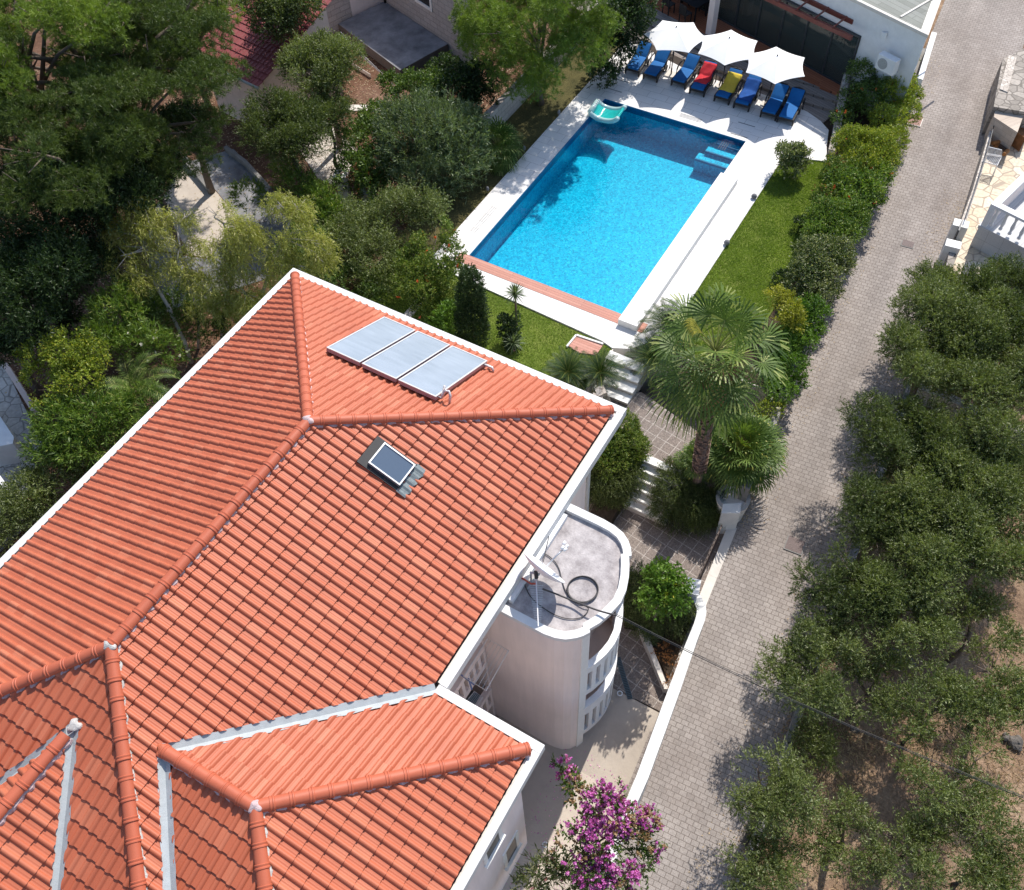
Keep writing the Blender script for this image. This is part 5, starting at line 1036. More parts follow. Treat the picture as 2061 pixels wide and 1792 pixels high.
m = MB(); m.prism([tuple(P(x, y, .2)[:2]) for x, y in ((-60,790), (0,838), (28,880), (26,893), (-60,910))], -.9, .2); tag(m.build('white_parapet', M['white']), 'white parapet corner at the left edge above the crazy paving', 'wall')
m = MB(); m.prism([tuple(P(x, y, .4)[:2]) for x, y in ((-60,930), (0,962), (30,1005), (-60,1090))], -.9, .4); o = m.build('neighbour_block', M['slab']); tag(o, 'dark grey roofed block with a white edge at the left picture edge', 'building')
MB().bar(P(-10,952,.45), P(32,1008,.45), .14, .1).build('edge_trim', M['white'], o)
m = MB(); m.bar(P(15,740,-.5), P(75,835,-.5), .18, .5); tag(m.build('garden_wall', M['plaster_in']), 'low brown wall beside the dark crazy paving on the left', 'wall')
tag(MB().tube([P(38,715,-.2), P(70,775,-.2)], .025, 6).build('handrail', M['white']), 'white handrail beside the yellow green bush at the left edge', 'handrail')
sheet('brick_pad', [tuple(P(x, y, LZ)[:2]) for x, y in ((1144,698), (1161,678), (1214,696), (1200,716), (1165,712))], LZ+.05, M['wood'])
m = MB(); m.bar(P(1141,698,LZ+.06), P(1160,675,LZ+.06), .07, .07); m.bar(P(1160,675,LZ+.06), P(1214,693,LZ+.06), .07, .07); tag(m.build('pad_edging', M['coping']), 'white edging of the terracotta pad behind the cycads', 'kerb')
m = MB(); m.bar(P(818,640,-.02), P(850,600,-.02), .3, .12); tag(m.build('stone_edging', M['limestone']), 'short pale stone edging in the shade beside the hip roof eave', 'kerb')
m = MB(); pts = [P(1190,850,-.3), P(1205,800,-.05), P(1222,792,.05)]
for a, b in zip(pts[:-1], pts[1:]): m.bar(a, b, .35, .6)
tag(m.build('rock_edging', M['rubblew']), 'rough pale stones below the cycads at the foot of the steps', 'wall')

# ------------------------------------------------------------------ right edge: terrace house across the alley
c9 = crop(3000, 300, .3349); RZ = -.45
sheet('crazy_terrace', [tuple(v[:2]) for v in (c9(720,300,RZ), c9(1100,500,RZ), c9(1300,1000,RZ), c9(700,1790,RZ), c9(330,1790,RZ), c9(380,1500,RZ), c9(470,1250,RZ))], RZ, M['crazy'], -2.2)
wz = .12
wl = [c9(790,110,wz), c9(735,360,wz), c9(660,620,wz), c9(560,960,wz), c9(440,1290,wz)]; wr = [c9(830,110,wz), c9(765,370,wz), c9(705,620,wz), c9(600,960,wz), c9(495,1290,wz)]
m = MB()
for i in range(4): m.prism([tuple(wl[i][:2]), tuple(wl[i+1][:2]), tuple(wr[i+1][:2]), tuple(wr[i][:2])], -1.6, wz)
tag(m.build('terrace_boundary_wall', M['rubblew']), 'low pale stone wall with a rail between alley and cream crazy paving', 'wall')
m = MB(); pts = [wl[i].lerp(wr[i], .55)+Vector((0,0,.25)) for i in range(5)]
m.tube(pts, .022, 6)
for a, b in zip(pts[:-1], pts[1:]):
    for k in range(3): q = a.lerp(b, k/3); m.tube([q, q-Vector((0,0,.25))], .014, 5)
tag(m.build('wall_rail', M['darkmetal']), 'dark metal rail on top of the low wall beside the alley', 'rail')
for x, y, w, lb in ((450,1290,.42,'white gate post at the end of the railed wall'), (375,1490,.42,'white gate post nearer the olive trees')):
    q = c9(x, y, .15); o = MB().prism([rot2((q.x+dx*w/2, q.y+dy*w/2*1.3), (q.x, q.y), .1) for dx, dy in ((-1,-1), (1,-1), (1,1), (-1,1))], -1.6, .15).build('gate_post', M['stonewhite'], bevel=.01); tag(o, lb, 'gate post')
m = MB(); a = c9(420,1350,-.1); b = c9(385,1450,-.1); m.bar(a, b, .05, .9); tag(m.build('small_gate', M['darkmetal']), 'small dark gate between the two white posts', 'gate')
m = MB(); m.bar(c9(350,1560,-.5), c9(300,1790,-.5), .25, .8); tag(m.build('rubble_wall', M['rubble']), 'dark rubble wall running under the olives past the gate post', 'wall')
# barbecue and stone walls
bz = .7
m = MB().prism([tuple(v[:2]) for v in (c9(790,110,bz), c9(1075,190,bz), c9(1000,400,bz), c9(770,250,bz))], -1.4, bz); M['bbq'] = bricks('cream_stone_blocks', (.52,.43,.35), (.60,.51,.42), (.40,.33,.27), .45, .2, .006, wall=1.0, bump=.5, stain=.1)
tag(m.build('barbecue', M['bbq']), 'square cream stone outdoor fireplace at the alley corner', 'barbecue')
m = MB().prism([tuple(v[:2]) for v in (c9(1000,400,.2), c9(1075,190,.2), c9(1120,230,.2), c9(1080,460,.2))], -1.4, .2); tag(m.build('stone_hearth', plain('sooty_brown', (.22,.10,.04), .9, .4, 5)), 'sooty brown hearth opening at the right picture edge', 'hearth')
lg = ['firewood log nearest the cream fireplace', 'dark firewood log at the back of the pile', 'orange firewood log leaning on the pile', 'firewood log on top of the pile', 'blackened firewood log beside the wire chair', 'short orange firewood log at the front of the pile', 'thick firewood log with a pale cut end']
M['log'] = plain('firewood', (.30,.13,.04), .9, .3, 14, .6); M['logd'] = plain('dark_firewood', (.05,.03,.02), .9, .3, 14, .6)
for i, (x, y) in enumerate(((800,470), (850,490), (790,500), (815,530), (860,560), (885,600), (825,510))):
    q = c9(x, y, RZ+.25+.06*(i % 3)); a = R.uniform(0, 3.1); d = Vector((math.cos(a), math.sin(a), .15))*.2; tag(MB().tube([q-d, q+d], [.09,.08], 8).build('log', M['logd' if i in (1,4) else 'log']), lg[i], 'log', 'firewood pile')
wc = empty('wire_chair', c9(760,640,RZ+.02), 'white wire mesh chair on the crazy paving behind the railed wall', 'chair')
def grid(m, a, b, c, d, nu, nv, r=.008):
    m.tube([a, b, c, d], .018, 6, closed=True)
    for i in range(1, nu): k = i/nu; m.tube([a.lerp(b, k), d.lerp(c, k)], r, 4)
    for i in range(1, nv): k = i/nv; m.tube([a.lerp(d, k), b.lerp(c, k)], r, 4)
za, zb = RZ+.60, RZ+1.0
s1, s2, s3, s4 = c9(705,620,za), c9(840,645,za), c9(800,725,za), c9(655,685,za)
m = MB(); grid(m, s1, s2, s3, s4, 9, 6); under(m.build('seat', M['white']), wc)
b1, b2 = c9(720,545,zb), c9(845,575,zb); m = MB(); grid(m, b1, b2, s2+Vector((0,0,.05)), s1+Vector((0,0,.05)), 9, 5); under(m.build('backrest', M['white']), wc)
for q in (s1, s2, s3, s4): under(MB().tube([q, Vector((q.x, q.y, RZ+.01))], .016, 6).build('leg', M['white']), wc)
# stone retaining walls at the top right corner
m = MB().prism([tuple(P(x, y, .9)[:2]) for x, y in ((2000,215), (2018,120), (2075,90), (2090,230))], -1, .9); tag(m.build('retaining_wall', M['rubble']), 'grey brown rubble stone wall at the right edge beside the alley', 'wall')
m = MB().prism([tuple(P(x, y, .93)[:2]) for x, y in ((2012,180), (2030,112), (2046,116), (2028,186))], .5, .95); tag(m.build('wall_coping', M['rubblew']), 'pale stone coping on the rubble wall by the alley', 'coping')
# balcony of the house on the right
BZ = 1.55; q0, q1, q2 = c9(740,1100,BZ), c9(1400,1425,BZ), c9(1063,790,BZ)
q3 = q2+(q2-q0)*1.2; bz0 = BZ-1.0
rh = empty('terrace_house', (q0.x+1, q0.y-1, RZ), 'white stone clad house with a balustraded balcony at the right edge', 'house')
eu = (q1-q0).normalized(); ev = (q3-q0).normalized()
def Q(u, v, z): r = q0+eu*u+ev*v; return (r.x, r.y)
m = MB().prism([Q(0,0,0), Q(4,0,0), Q(4,.26,0), Q(0,.26,0)], BZ-.1, BZ).prism([Q(0,.262,0), Q(.26,.262,0), Q(.26,5,0), Q(0,5,0)], BZ-.1, BZ); under(m.build('handrail', M['white']), rh)
for i in range(9):
    u = .30+i*.36; r = Q(u, .13, 0); under(MB().lathe((r[0], r[1], bz0+.12), [(.07,0), (.07,.06), (.045,.1), (.075,.28), (.045,.58), (.07,.70), (.07,.78)], 10).build('baluster', M['white'], smooth=True), rh)
m = MB().prism([Q(0,0,0), Q(.2,0,0), Q(.2,.2,0), Q(0,.2,0)], bz0, BZ-.101); under(m.build('corner_post', M['white']), rh)
M['clad'] = bricks('grey_white_cladding', (.56,.56,.56), (.62,.62,.62), (.42,.42,.42), .6, 1.2, .01, wall=math.atan2(eu.y, eu.x), offset=0, bump=.3, stain=.2)
m = MB().prism([Q(-.03,.003,0), Q(4,.003,0), Q(4,5,0), Q(-.03,5,0)], bz0-1.0, bz0-.15); under(m.build('balcony_skirt', M['clad']), rh)
m = MB().prism([Q(-.06,-.03,0), Q(4,-.03,0), Q(4,5,0), Q(-.06,5,0)], bz0-.149, bz0); under(m.build('balcony_slab', M['clad']), rh)
m = MB().prism([Q(.02,.25,0), Q(.2,.25,0), Q(.2,5,0), Q(.02,5,0)], bz0+.001, BZ-.101); under(m.build('solid_parapet', M['plaster']), rh)
m = MB().prism([Q(.7,1.0,0), Q(8,1.0,0), Q(8,9,0), Q(.7,9,0)], -1.4, bz0-1.001); under(m.build('wall', M['clad']), rh)
# ------------------------------------------------------------------ foliage
def nrmz(a): return a/np.maximum(1e-9, np.linalg.norm(a, axis=-1, keepdims=True))
ST = dict(   # twig length, leaves per twig, leaf length, leaf width, outward, random, up, forward, depth of the leafy shell
    olive=dict(L=.32, k=11, l=.095, w=.028, out=.8, rnd=.7, up=.35, fwd=.9, dep=.55),
    broad=dict(L=.22, k=7, l=.11, w=.058, out=.7, rnd=.8, up=.3, fwd=.5, dep=.5),
    small=dict(L=.14, k=8, l=.055, w=.030, out=.8, rnd=.7, up=.3, fwd=.5, dep=.35),
    pine=dict(L=.05, k=22, l=.16, w=.016, out=.7, rnd=.5, up=.6, fwd=.55, dep=.5),
    droop=dict(L=.36, k=12, l=.12, w=.020, out=.25, rnd=.45, up=-.75, fwd=1.1, dep=.6),
    rose=dict(L=.30, k=16, l=.055, w=.016, out=.75, rnd=.5, up=-.15, fwd=.7, dep=.3),
    spray=dict(L=.42, k=12, l=.08, w=.034, out=.8, rnd=.7, up=.25, fwd=.5, dep=.6),
    flower=dict(L=.15, k=30, l=.048, w=.042, out=.9, rnd=.4, up=.6, fwd=.1, dep=.12),
    ivy=dict(L=.1, k=5, l=.10, w=.08, out=.9, rnd=.5, up=.2, fwd=.3, dep=.3),
    long=dict(L=.34, k=10, l=.17, w=.034, out=.7, rnd=.7, up=.5, fwd=1.0, dep=.5))
def quads_mesh(name, V, mat, parent=None, loc=None):
    n = len(V)//4; me = bpy.data.meshes.new(name); me.vertices.add(n*4); me.loops.add(n*4); me.polygons.add(n)
    V = V.astype(np.float32)
    if loc is not None: V = V-np.array(loc, np.float32)
    me.vertices.foreach_set('co', V.ravel()); me.loops.foreach_set('vertex_index', np.arange(n*4, dtype=np.int32)); me.polygons.foreach_set('loop_start', np.arange(0, n*4, 4, dtype=np.int32))
    me.update(calc_edges=True); me.materials.append(mat); o = bpy.data.objects.new(name, me); return link(o, parent)
LEAFN = [0]; CV = 1.9
def leaf_quads(seed, blobs, ntw, st, gap=.0, gf=1.6, scale=1.0, top=.3, sub=None):
    g = np.random.default_rng(seed); C = np.array([b[0] for b in blobs], float); Rr = np.array([b[1] for b in blobs], float)
    w = (Rr[:, 0]*Rr[:, 1]+Rr[:, 0]*Rr[:, 2]+Rr[:, 1]*Rr[:, 2]); w /= w.sum(); m = int(ntw*(1+gap*1.2)); ix = g.choice(len(C), m, p=w)
    u = nrmz(g.normal(size=(m, 3))); fl = (u[:, 2] < -.15) & (g.random(m) < top+.3); u[fl, 2] *= -1
    ph = g.random((len(C), 6))*6.28; q = ph[ix]
    rho = 1-st['dep']*g.random(m)**1.7; lump = np.sin(4.3*u[:, 0]+q[:, 0])*np.sin(4.1*u[:, 1]+q[:, 1])+np.sin(7.7*u[:, 2]+q[:, 2])*np.sin(6.9*u[:, 0]+q[:, 3])*.7
    rho = rho*(1+.15*lump)
    p = C[ix]+u*Rr[ix]*rho[:, None]
    if gap > 0:
        h = g.random(6)*6.28; f = gf; s = np.sin(p[:, 0]*f*1.3+h[0])+np.sin(p[:, 1]*f*1.1+h[1])+np.sin(p[:, 2]*f*1.7+h[2])+np.sin((p[:, 0]+p[:, 1])*f*2.1+h[3])*.8+np.sin((p[:, 0]-p[:, 1])*f*2.6+h[4])*.8
        keep = s > np.quantile(s, min(.9, gap/(1+gap)*1.2)); 
        p = p[keep]; u = u[keep]; ix = ix[keep]; m = len(p)
    o = nrmz(u/Rr[ix]); ax = nrmz(o*st['out']+g.normal(size=(m, 3))*st['rnd']*.6+np.array([0, 0, st['up']])); k = st['k']; L = st['L']*scale
    sv = (np.arange(k)+g.random((m, k)))/k; curve = ax[:, None, :]*(sv[..., None]*L)
    if st['up'] < 0: curve[..., 2] -= (sv**2)*L*.5
    B = p[:, None, :]+curve; d = nrmz(ax[:, None, :]*st['fwd']+g.normal(size=(m, k, 3))*.6); wd = nrmz(np.cross(d, g.normal(size=(m, k, 3))))
    l = st['l']*scale*(.65+.7*g.random((m, k, 1))); ww = st['w']*scale*(.7+.6*g.random((m, k, 1)))
    mid = B+d*l*.45; V = np.stack([B, mid+wd*ww*.5, B+d*l, mid-wd*ww*.5], axis=2).reshape(-1, 3); LEAFN[0] += len(V)//4; return V
def crown_blobs(seed, c, R_, n=9, flat=.75, lobe=.42, spread=.72):
    rr = random.Random(seed); out = [((c[0], c[1], c[2]), (R_*.55, R_*.55, R_*.5*flat))]
    for i in range(n):
        a = 2*math.pi*(i/n)+rr.uniform(-.4, .4); e = rr.uniform(-.35, .9); d = R_*spread*rr.uniform(.65, 1.05)
        lb = R_*lobe*rr.uniform(.7, 1.2); out.append(((c[0]+d*math.cos(a)*math.cos(e*.8), c[1]+d*math.sin(a)*math.cos(e*.8), c[2]+d*math.sin(e)*flat), (lb, lb, lb*.8)))
    return out
def limbs(seed, base, c, R_, blobs, r0, mat, parent, name='trunk', nl=6, bend_=.15):
    rr = random.Random(seed); m = MB(); b = Vector(base); t = Vector(c)-Vector((0, 0, R_*.35)); 
    if t.z < b.z+.4: t.z = b.z+.4
    pts = [b-Vector((0,0,.1)), b.lerp(t, .35)+Vector((rr.uniform(-1,1), rr.uniform(-1,1), 0))*bend_, b.lerp(t, .7)+Vector((rr.uniform(-1,1), rr.uniform(-1,1), 0))*bend_, t]
    m.tube(pts, [r0*1.25, r0*.95, r0*.8, r0*.6], 8)
    for i in range(min(nl, len(blobs))):
        q = Vector(blobs[(i+1) % len(blobs)][0]); s = pts[2].lerp(pts[3], rr.random()); k = s.lerp(q, .5)+Vector((0, 0, .1*R_))+Vector((rr.uniform(-1,1), rr.uniform(-1,1), 0))*.1*R_
        m.tube([s, k, q], [r0*.5, r0*.3, r0*.12], 6); 
        for j in range(3): e = q+Vector((rr.uniform(-1,1), rr.uniform(-1,1), rr.uniform(-.2,.8))).normalized()*R_*.33; m.tube([k.lerp(q, .6), e], [r0*.16, r0*.05], 5)
    return m.build(name, mat, parent, smooth=True)
SEED = [100]
def plant(name, label, cat, blobs, mat, st, cover=1.5, gap=.15, group=None, base=None, trunk=None, R_=None, extra=(), scale=1.0, crown='crown', gf=1.6, nl=6, top=.3):
    SEED[0] += 1; s = SEED[0]; st_ = dict(ST[st]) if isinstance(st, str) else st
    c = np.mean([b[0] for b in blobs], axis=0); zb = base.z if base is not None else min(b[0][2]-b[1][2] for b in blobs); bx, by = (base.x, base.y) if base is not None else (c[0], c[1])
    t = empty(name, (bx, by, zb), label, cat, group); area = sum(4.2*b[1][0]*(b[1][1]+b[1][2]) for b in blobs); la = st_['l']*st_['w']*.5*scale**2
    n = int(CV*cover*area/la/st_['k']*.62); V = leaf_quads(s, blobs, n, st_, gap, gf, scale, top); under(quads_mesh(crown, V, M[mat]), t)
    for (en, em, es, ec, sub) in extra:
        st2 = dict(ST[es]); bb = [blobs[i % len(blobs)] for i in sub] if sub else blobs; area2 = sum(4.2*b[1][0]*(b[1][1]+b[1][2]) for b in bb); n2 = max(16, int(ec*area2/(st2['l']*st2['w']*.5)/st2['k']*.62))
        bb = [(b[0], tuple(v*1.04 for v in b[1])) for b in bb]; under(quads_mesh(en, leaf_quads(s+5000, bb, n2, st2, .22, 2.6, 1.0, .5), M[em]), t)
    if trunk: under(limbs(s, (bx, by, zb), c if R_ is None else c, R_ or 1, blobs, trunk[0], M[trunk[1]], None, nl=nl), t)
    return t
def tree(name, label, cat, px, py, rpx, hc, gz, mat, st, n=9, flat=.75, cover=1.5, gap=.2, trunk=(.12, 'bark'), base=None, lobe=.42, spread=.72, **k):
    c = P(px, py, hc); R_ = rpx*depth(c)/FPX; b = base or Vector((c.x, c.y, gz)); bl = crown_blobs(SEED[0]*7+3, c, R_, n, flat, lobe, spread)
    return plant(name, label, cat, bl, mat, st, cover, gap, base=b, trunk=trunk, R_=R_, **k)
M['l_olive'] = leafmat('olive_leaf', (.055,.080,.021), (.205,.245,.075), (.31,.34,.18), .14)
M['l_olivedark'] = leafmat('dark_olive_leaf', (.034,.054,.015), (.125,.16,.045), (.21,.24,.11), .10)
M['l_silver'] = leafmat('silver_leaf', (.060,.092,.040), (.165,.215,.105), (.25,.30,.18), .12)
M['l_pine'] = leafmat('pine_needle', (.07,.12,.014), (.22,.30,.04), trans=.2)
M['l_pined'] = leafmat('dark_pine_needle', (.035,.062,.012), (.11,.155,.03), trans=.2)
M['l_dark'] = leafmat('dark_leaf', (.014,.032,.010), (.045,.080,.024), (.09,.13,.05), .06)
M['l_mid'] = leafmat('mid_green_leaf', (.042,.085,.016), (.135,.20,.046), (.22,.30,.1), .08)
M['l_bright'] = leafmat('bright_green_leaf', (.055,.125,.012), (.16,.27,.04))
M['l_yellow'] = leafmat('yellow_green_leaf', (.11,.16,.018), (.27,.33,.04), (.42,.40,.05), .12)
M['l_golden'] = leafmat('golden_leaf', (.18,.20,.02), (.38,.37,.05))
M['l_euc'] = leafmat('drooping_yellow_leaf', (.19,.21,.04), (.47,.47,.12), (.48,.44,.18), .15)
M['l_varieg'] = leafmat('variegated_leaf', (.045,.08,.02), (.17,.20,.08), (.42,.42,.25), .2)
M['l_red'] = leafmat('red_brown_leaf', (.18,.07,.03), (.35,.16,.06)); M['l_hmid'] = leafmat('hedge_green_leaf', (.055,.11,.016), (.17,.255,.045), (.30,.33,.08), .08); M['l_hedge'] = leafmat('clipped_hedge_leaf', (.05,.10,.014), (.16,.22,.035), (.28,.30,.07), .15)
M['f_mag'] = leafmat('magenta_blossom', (.40,.06,.36), (.72,.22,.66), (.80,.42,.76), .2, trans=.3); M['f_tan'] = leafmat('tan_seed', (.30,.19,.09), (.52,.37,.22), trans=.2); M['f_pink'] = leafmat('pink_blossom', (.6,.25,.3), (.8,.5,.52)); M['f_orange'] = leafmat('orange_blossom', (.55,.09,.03), (.7,.2,.06)); M['f_white'] = leafmat('white_blossom', (.7,.65,.6), (.85,.8,.8))
M['palm'] = leafmat('fan_palm_leaf', (.036,.075,.014), (.135,.205,.040), (.28,.32,.10), .12, rough=.5, spec=.3); M['cycad'] = leafmat('cycad_leaf', (.012,.032,.010), (.045,.09,.020), rough=.5, spec=.3); M['palmb'] = leafmat('bright_fan_leaf', (.05,.10,.02), (.16,.23,.05), (.40,.38,.08), .06, rough=.5, spec=.3)
M['dead'] = leafmat('dead_frond', (.20,.11,.055), (.42,.28,.17), trans=.15); M['petiole'] = plain('petiole', (.20,.22,.05), .5, .2, 9); M['frondyel'] = leafmat('yellow_frond', (.20,.20,.03), (.40,.36,.06))
GR_ = 'olive trees of the grove beside the alley'
right = [(1960,680,95,1.5,.1,'olive tree between the two topmost olives and the stone wall'), (1900,1000,90,1.4,.1,'olive tree in the thick middle of the grove uphill of the reddish earth'), (1915,628,98,1.5,.12,'dense olive tree at the top of the grove, below the white gate posts'), (2035,612,92,1.5,.15,'olive tree at the right edge just below the white balcony'), (1865,735,92,1.5,.15,'olive tree leaning over the alley above the low stone wall'), (1990,750,110,1.5,.15,'broad olive tree behind the alley tree, above the low stone wall'),
 (1815,900,95,1.4,.2,'olive tree leaning over the alley just below the low stone wall'), (1935,935,105,1.4,.2,'broad olive tree in the middle of the grove below the stone wall'), (2045,960,85,1.4,.25,'olive tree at the right edge below the end of the stone wall'), (1778,1060,84,1.4,.25,'olive tree overhanging the alley opposite the gate manhole cover'), (1870,1090,95,1.3,.3,'olive tree inland of the one opposite the manhole cover'), (1995,1110,92,1.3,.35,'olive tree near the right edge beside reddish bare earth'),
 (1705,1200,86,1.3,.3,'olive tree on the alley edge uphill of the overhead cable'), (1820,1240,92,1.2,.4,'olive tree above the rocks in the middle of the grove'), (1635,1345,92,1.3,.3,'grey green olive tree touched by the overhead cable at the alley'), (1750,1390,70,1.0,.5,'thin olive tree under the overhead cable beside straw clearing'), (1960,1270,72,1.0,.6,'thin olive tree right of the rocks in the grove'), (2020,1400,88,1.0,.6,'sparse olive tree at the right edge above the cable'),
 (1870,1440,80,.95,.6,'sparse olive tree just above the cable in the straw clearing'), (1930,1600,105,.95,.55,'wide sparse olive tree below the overhead cable'), (1555,1605,82,1.25,.3,'grey green olive tree above the lower gap in the kerb wall'), (1530,1745,74,1.25,.3,'bright olive tree at the bottom edge beside the alley'), (1700,1690,72,1.0,.5,'small olive tree between straw patches near the bottom edge'), (1830,1720,80,.95,.55,'thin olive tree at the bottom edge in the middle of the grove'), (1990,1745,82,.9,.55,'pale sparse olive tree in the lower right corner'), (1650,1500,48,1.0,.5,'low olive sapling beside the longest kerb wall')]
for i, (x, y, r, cv, gp, lb) in enumerate(right):
    g0 = P(x, y, -1.0); hc = alley_z(g0.x)+2.35-(.5 if r < 75 else 0)-(1.1 if r < 55 else 0)
    tree('olive_tree', lb, 'tree', x, y, r, hc, alley_z(P(x, y, hc).x)-.1, 'l_olive' if i % 3 or i > 13 else 'l_olivedark', 'olive', n=10, flat=.8, cover=cv*(.95 if y < 1250 else .82), gap=gp*(.35 if y < 1250 else .75), group=GR_, trunk=(.09, 'bark'), lobe=.42 if y < 1250 else .38, spread=.85, scale=.9)
# low dry-stone wall and rocks in the grove
gr = lambda x, y, dz=0: P(x, y, alley_z(P(x, y, -1).x)+dz)
m = MB(); pts = [gr(1845,790,.3), gr(1900,810,.3), gr(1960,840,.3), gr(2030,875,.3), gr(2100,905,.3)]
for a, b in zip(pts[:-1], pts[1:]): m.bar(a, b, .3, .7)
tag(m.build('dry_stone_wall', M['rubblew']), 'low pale dry stone wall crossing the olive grove', 'wall')
def rock(x, y, r, lb, k='slab'):
    c = gr(x, y, .0); o = blob(c, (r, r*.75, r*.6), M[k], 'rock'); o.rotation_euler = (0, 0, R.uniform(0, 3)); tag(o, lb, 'rock')
M['rock'] = plain('grey_rock', (.19,.17,.15), .95, 0, 5, .8, c2=(.08,.07,.06))
for x, y, r, lb in ((1830,1335,.22,'pale rock in the grove above the cable, left of the thin olive'), (1720,1470,.12,'small pale stone in the straw clearing under the cable'), (2045,1495,.24,'large grey rock outcrop at the right edge below the cable'), (2026,1484,.14,'smaller grey rock beside the large outcrop at the right edge'), (1500,1690,.2,'small grey rock beside the kerb wall at the bottom'), (1800,1320,.3,'dark mossy rock left of the pale rock in the grove')): rock(x, y, r, lb, 'rock')
# dry grass and litter of the grove
g = np.random.default_rng(5); n = 90000; xs_ = g.uniform(2, 34, n); ys2 = -1.9+.062*(xs_-7)-.05-g.random(n)**1.3*15; zs = np.array([alley_z(v) for v in xs_])-.03+.10*np.sin(xs_*.9+ys2*.4)*(ys2 < -2)+.08*np.sin(xs_*.37-ys2*.8)*(ys2 < -2)-.05
cl = np.sin(xs_*1.3+1)*np.sin(ys2*1.7)+np.sin(xs_*.6-ys2*.9)*.8; keep = cl > -.7; p = np.stack([xs_, ys2, zs], 1)[keep]; m_ = len(p)
d = nrmz(g.normal(size=(m_, 3))*np.array([1, 1, .35])+np.array([0, 0, .45])); wv = nrmz(np.cross(d, g.normal(size=(m_, 3)))); l = .10+.16*g.random((m_, 1))
V = np.stack([p-wv*.009, p+wv*.009, p+d*l+wv*.004, p+d*l-wv*.004], 1).reshape(-1, 3); tag(quads_mesh('dry_grass', V, M['straw']), 'straw coloured dry grass under the olive trees', 'grass', kind='stuff')
def lawn(name, poly, n, seed, label, z, h=.05):
    g = np.random.default_rng(seed); P_ = np.array(poly); lo = P_.min(0); hi = P_.max(0); q = lo+g.random((n, 2))*(hi-lo); ins = np.zeros(n, bool); j = len(P_)-1
    for i in range(len(P_)):
        xi, yi = P_[i]; xj, yj = P_[j]; c = ((yi > q[:, 1]) != (yj > q[:, 1])) & (q[:, 0] < (xj-xi)*(q[:, 1]-yi)/(yj-yi+1e-12)+xi); ins ^= c; j = i
    q = q[ins]; m_ = len(q); p = np.concatenate([q, np.full((m_, 1), z)], 1); d = nrmz(g.normal(size=(m_, 3))*np.array([.6, .6, .1])+np.array([0, 0, 1])); wv = nrmz(np.cross(d, g.normal(size=(m_, 3)))); l = h*(.6+.9*g.random((m_, 1)))
    V = np.stack([p-wv*.010, p+wv*.010, p+d*l+wv*.003, p+d*l-wv*.003], 1).reshape(-1, 3); tag(quads_mesh(name, V, M['grass']), label, 'lawn', kind='stuff')
lawn('lawn_grass', [(12, 8.7), (19.45, 8.62), (19.6, 9.1), (DECKB+.02, PY1), (DECKB+.02, 18.3), (12, 18.3)], 90000, 1, 'mown lawn between the house and the pool', LZ-.005)
lawn('lawn_grass', [(20.5, 4.7), (33.2, hedge_y(33)+.0), (33.2, lawn_top_y+.02), (20.9, lawn_top_y+.02), (20.3, 6.4)], 90000, 2, 'mown lawn between the pool and the alley hedge', LZ-.005)
# ---- pool side
b = P(1088, 207, LZ); hc = height_at(b, 1060, 72)
c = P(1064, 62, hc); bl = crown_blobs(77, c, 3.55, 18, .85, .31, .84)
tp = plant('round_pine', 'round bright green pine tree standing on the lawn strip beside the pool', 'tree', bl, 'l_pine', 'pine', 1.05, .22, base=b, trunk=(.17, 'bark'), R_=3.0, nl=10)
def bl_px(lst, flat=.8):
    out = []
    for x, y, r, z in lst: c = P(x, y, z); k = r*depth(c)/FPX; out.append(((c.x, c.y, c.z), (k, k, k*flat)))
    return out
def shrub(name, label, lst, mat, st, cover=1.5, gap=.1, gz=None, **k):
    bl = bl_px(lst, k.pop('flat', .8)); c = np.mean([b_[0] for b_ in bl], axis=0); gz = min(b_[0][2]-b_[1][2] for b_ in bl) if gz is None else gz
    return plant(name, label, k.pop('cat', 'bush'), bl, mat, st, cover, gap, base=Vector((c[0], c[1], gz)), **k)
shrub('laurel', 'dark glossy laurel behind the first parasol, left of the red deck', [(1250,40,48,2.2), (1230,110,40,1.2), (1262,75,40,1.4), (1215,150,28,.6), (1280,20,45,2.4)], 'l_dark', 'broad', 1.5, gz=-.1, trunk=(.06,'bark'), R_=1)
shrub('round_shrub', 'big round grey green shrub left of the pool beside the fan palm', [(870,290,100,1.4), (820,260,60,1.6), (920,330,60,1.0), (860,360,70,.6), (925,265,55,1.4)], 'l_silver', 'long', 1.45, .05, gz=-.85, trunk=(.09,'bark'), R_=1.5)
shrub('leafy_shrub', 'leafy shrub with some red brown leaves, left of the big round grey shrub', [(740,290,55,.9), (725,350,50,.6), (770,330,50,.7), (760,240,35,1.0), (745,390,40,.3)], 'l_mid', 'broad', 1.4, .2, gz=-.85, extra=(('red_leaves','l_red','broad',.10,(1,2)),))
shrub('green_bush', 'bright leafed bush at the corner of the grey platform', [(835,185,42,1.2), (800,215,35,.9), (860,210,35,1.0), (790,170,25,.6), (875,165,25,1.0)], 'l_mid', 'broad', 1.3, .2, gz=-.85)
shrub('dark_bush', 'dark green bush between the platform steps and the boundary wall', [(925,190,55,1.0), (965,165,45,1.2), (900,150,40,.8), (960,215,40,.7)], 'l_dark', 'broad', 1.5, gz=-.85)
shrub('arching_shrub', 'arching grey green shrub with long bare sprays above the red flowered bush', [(740,480,70,1.0), (800,440,55,1.2), (850,410,40,1.3), (690,450,50,.9), (760,540,60,.7), (690,520,55,.8), (880,420,22,1.4)], 'l_olive', 'spray', 1.15, .25, gz=-.85)
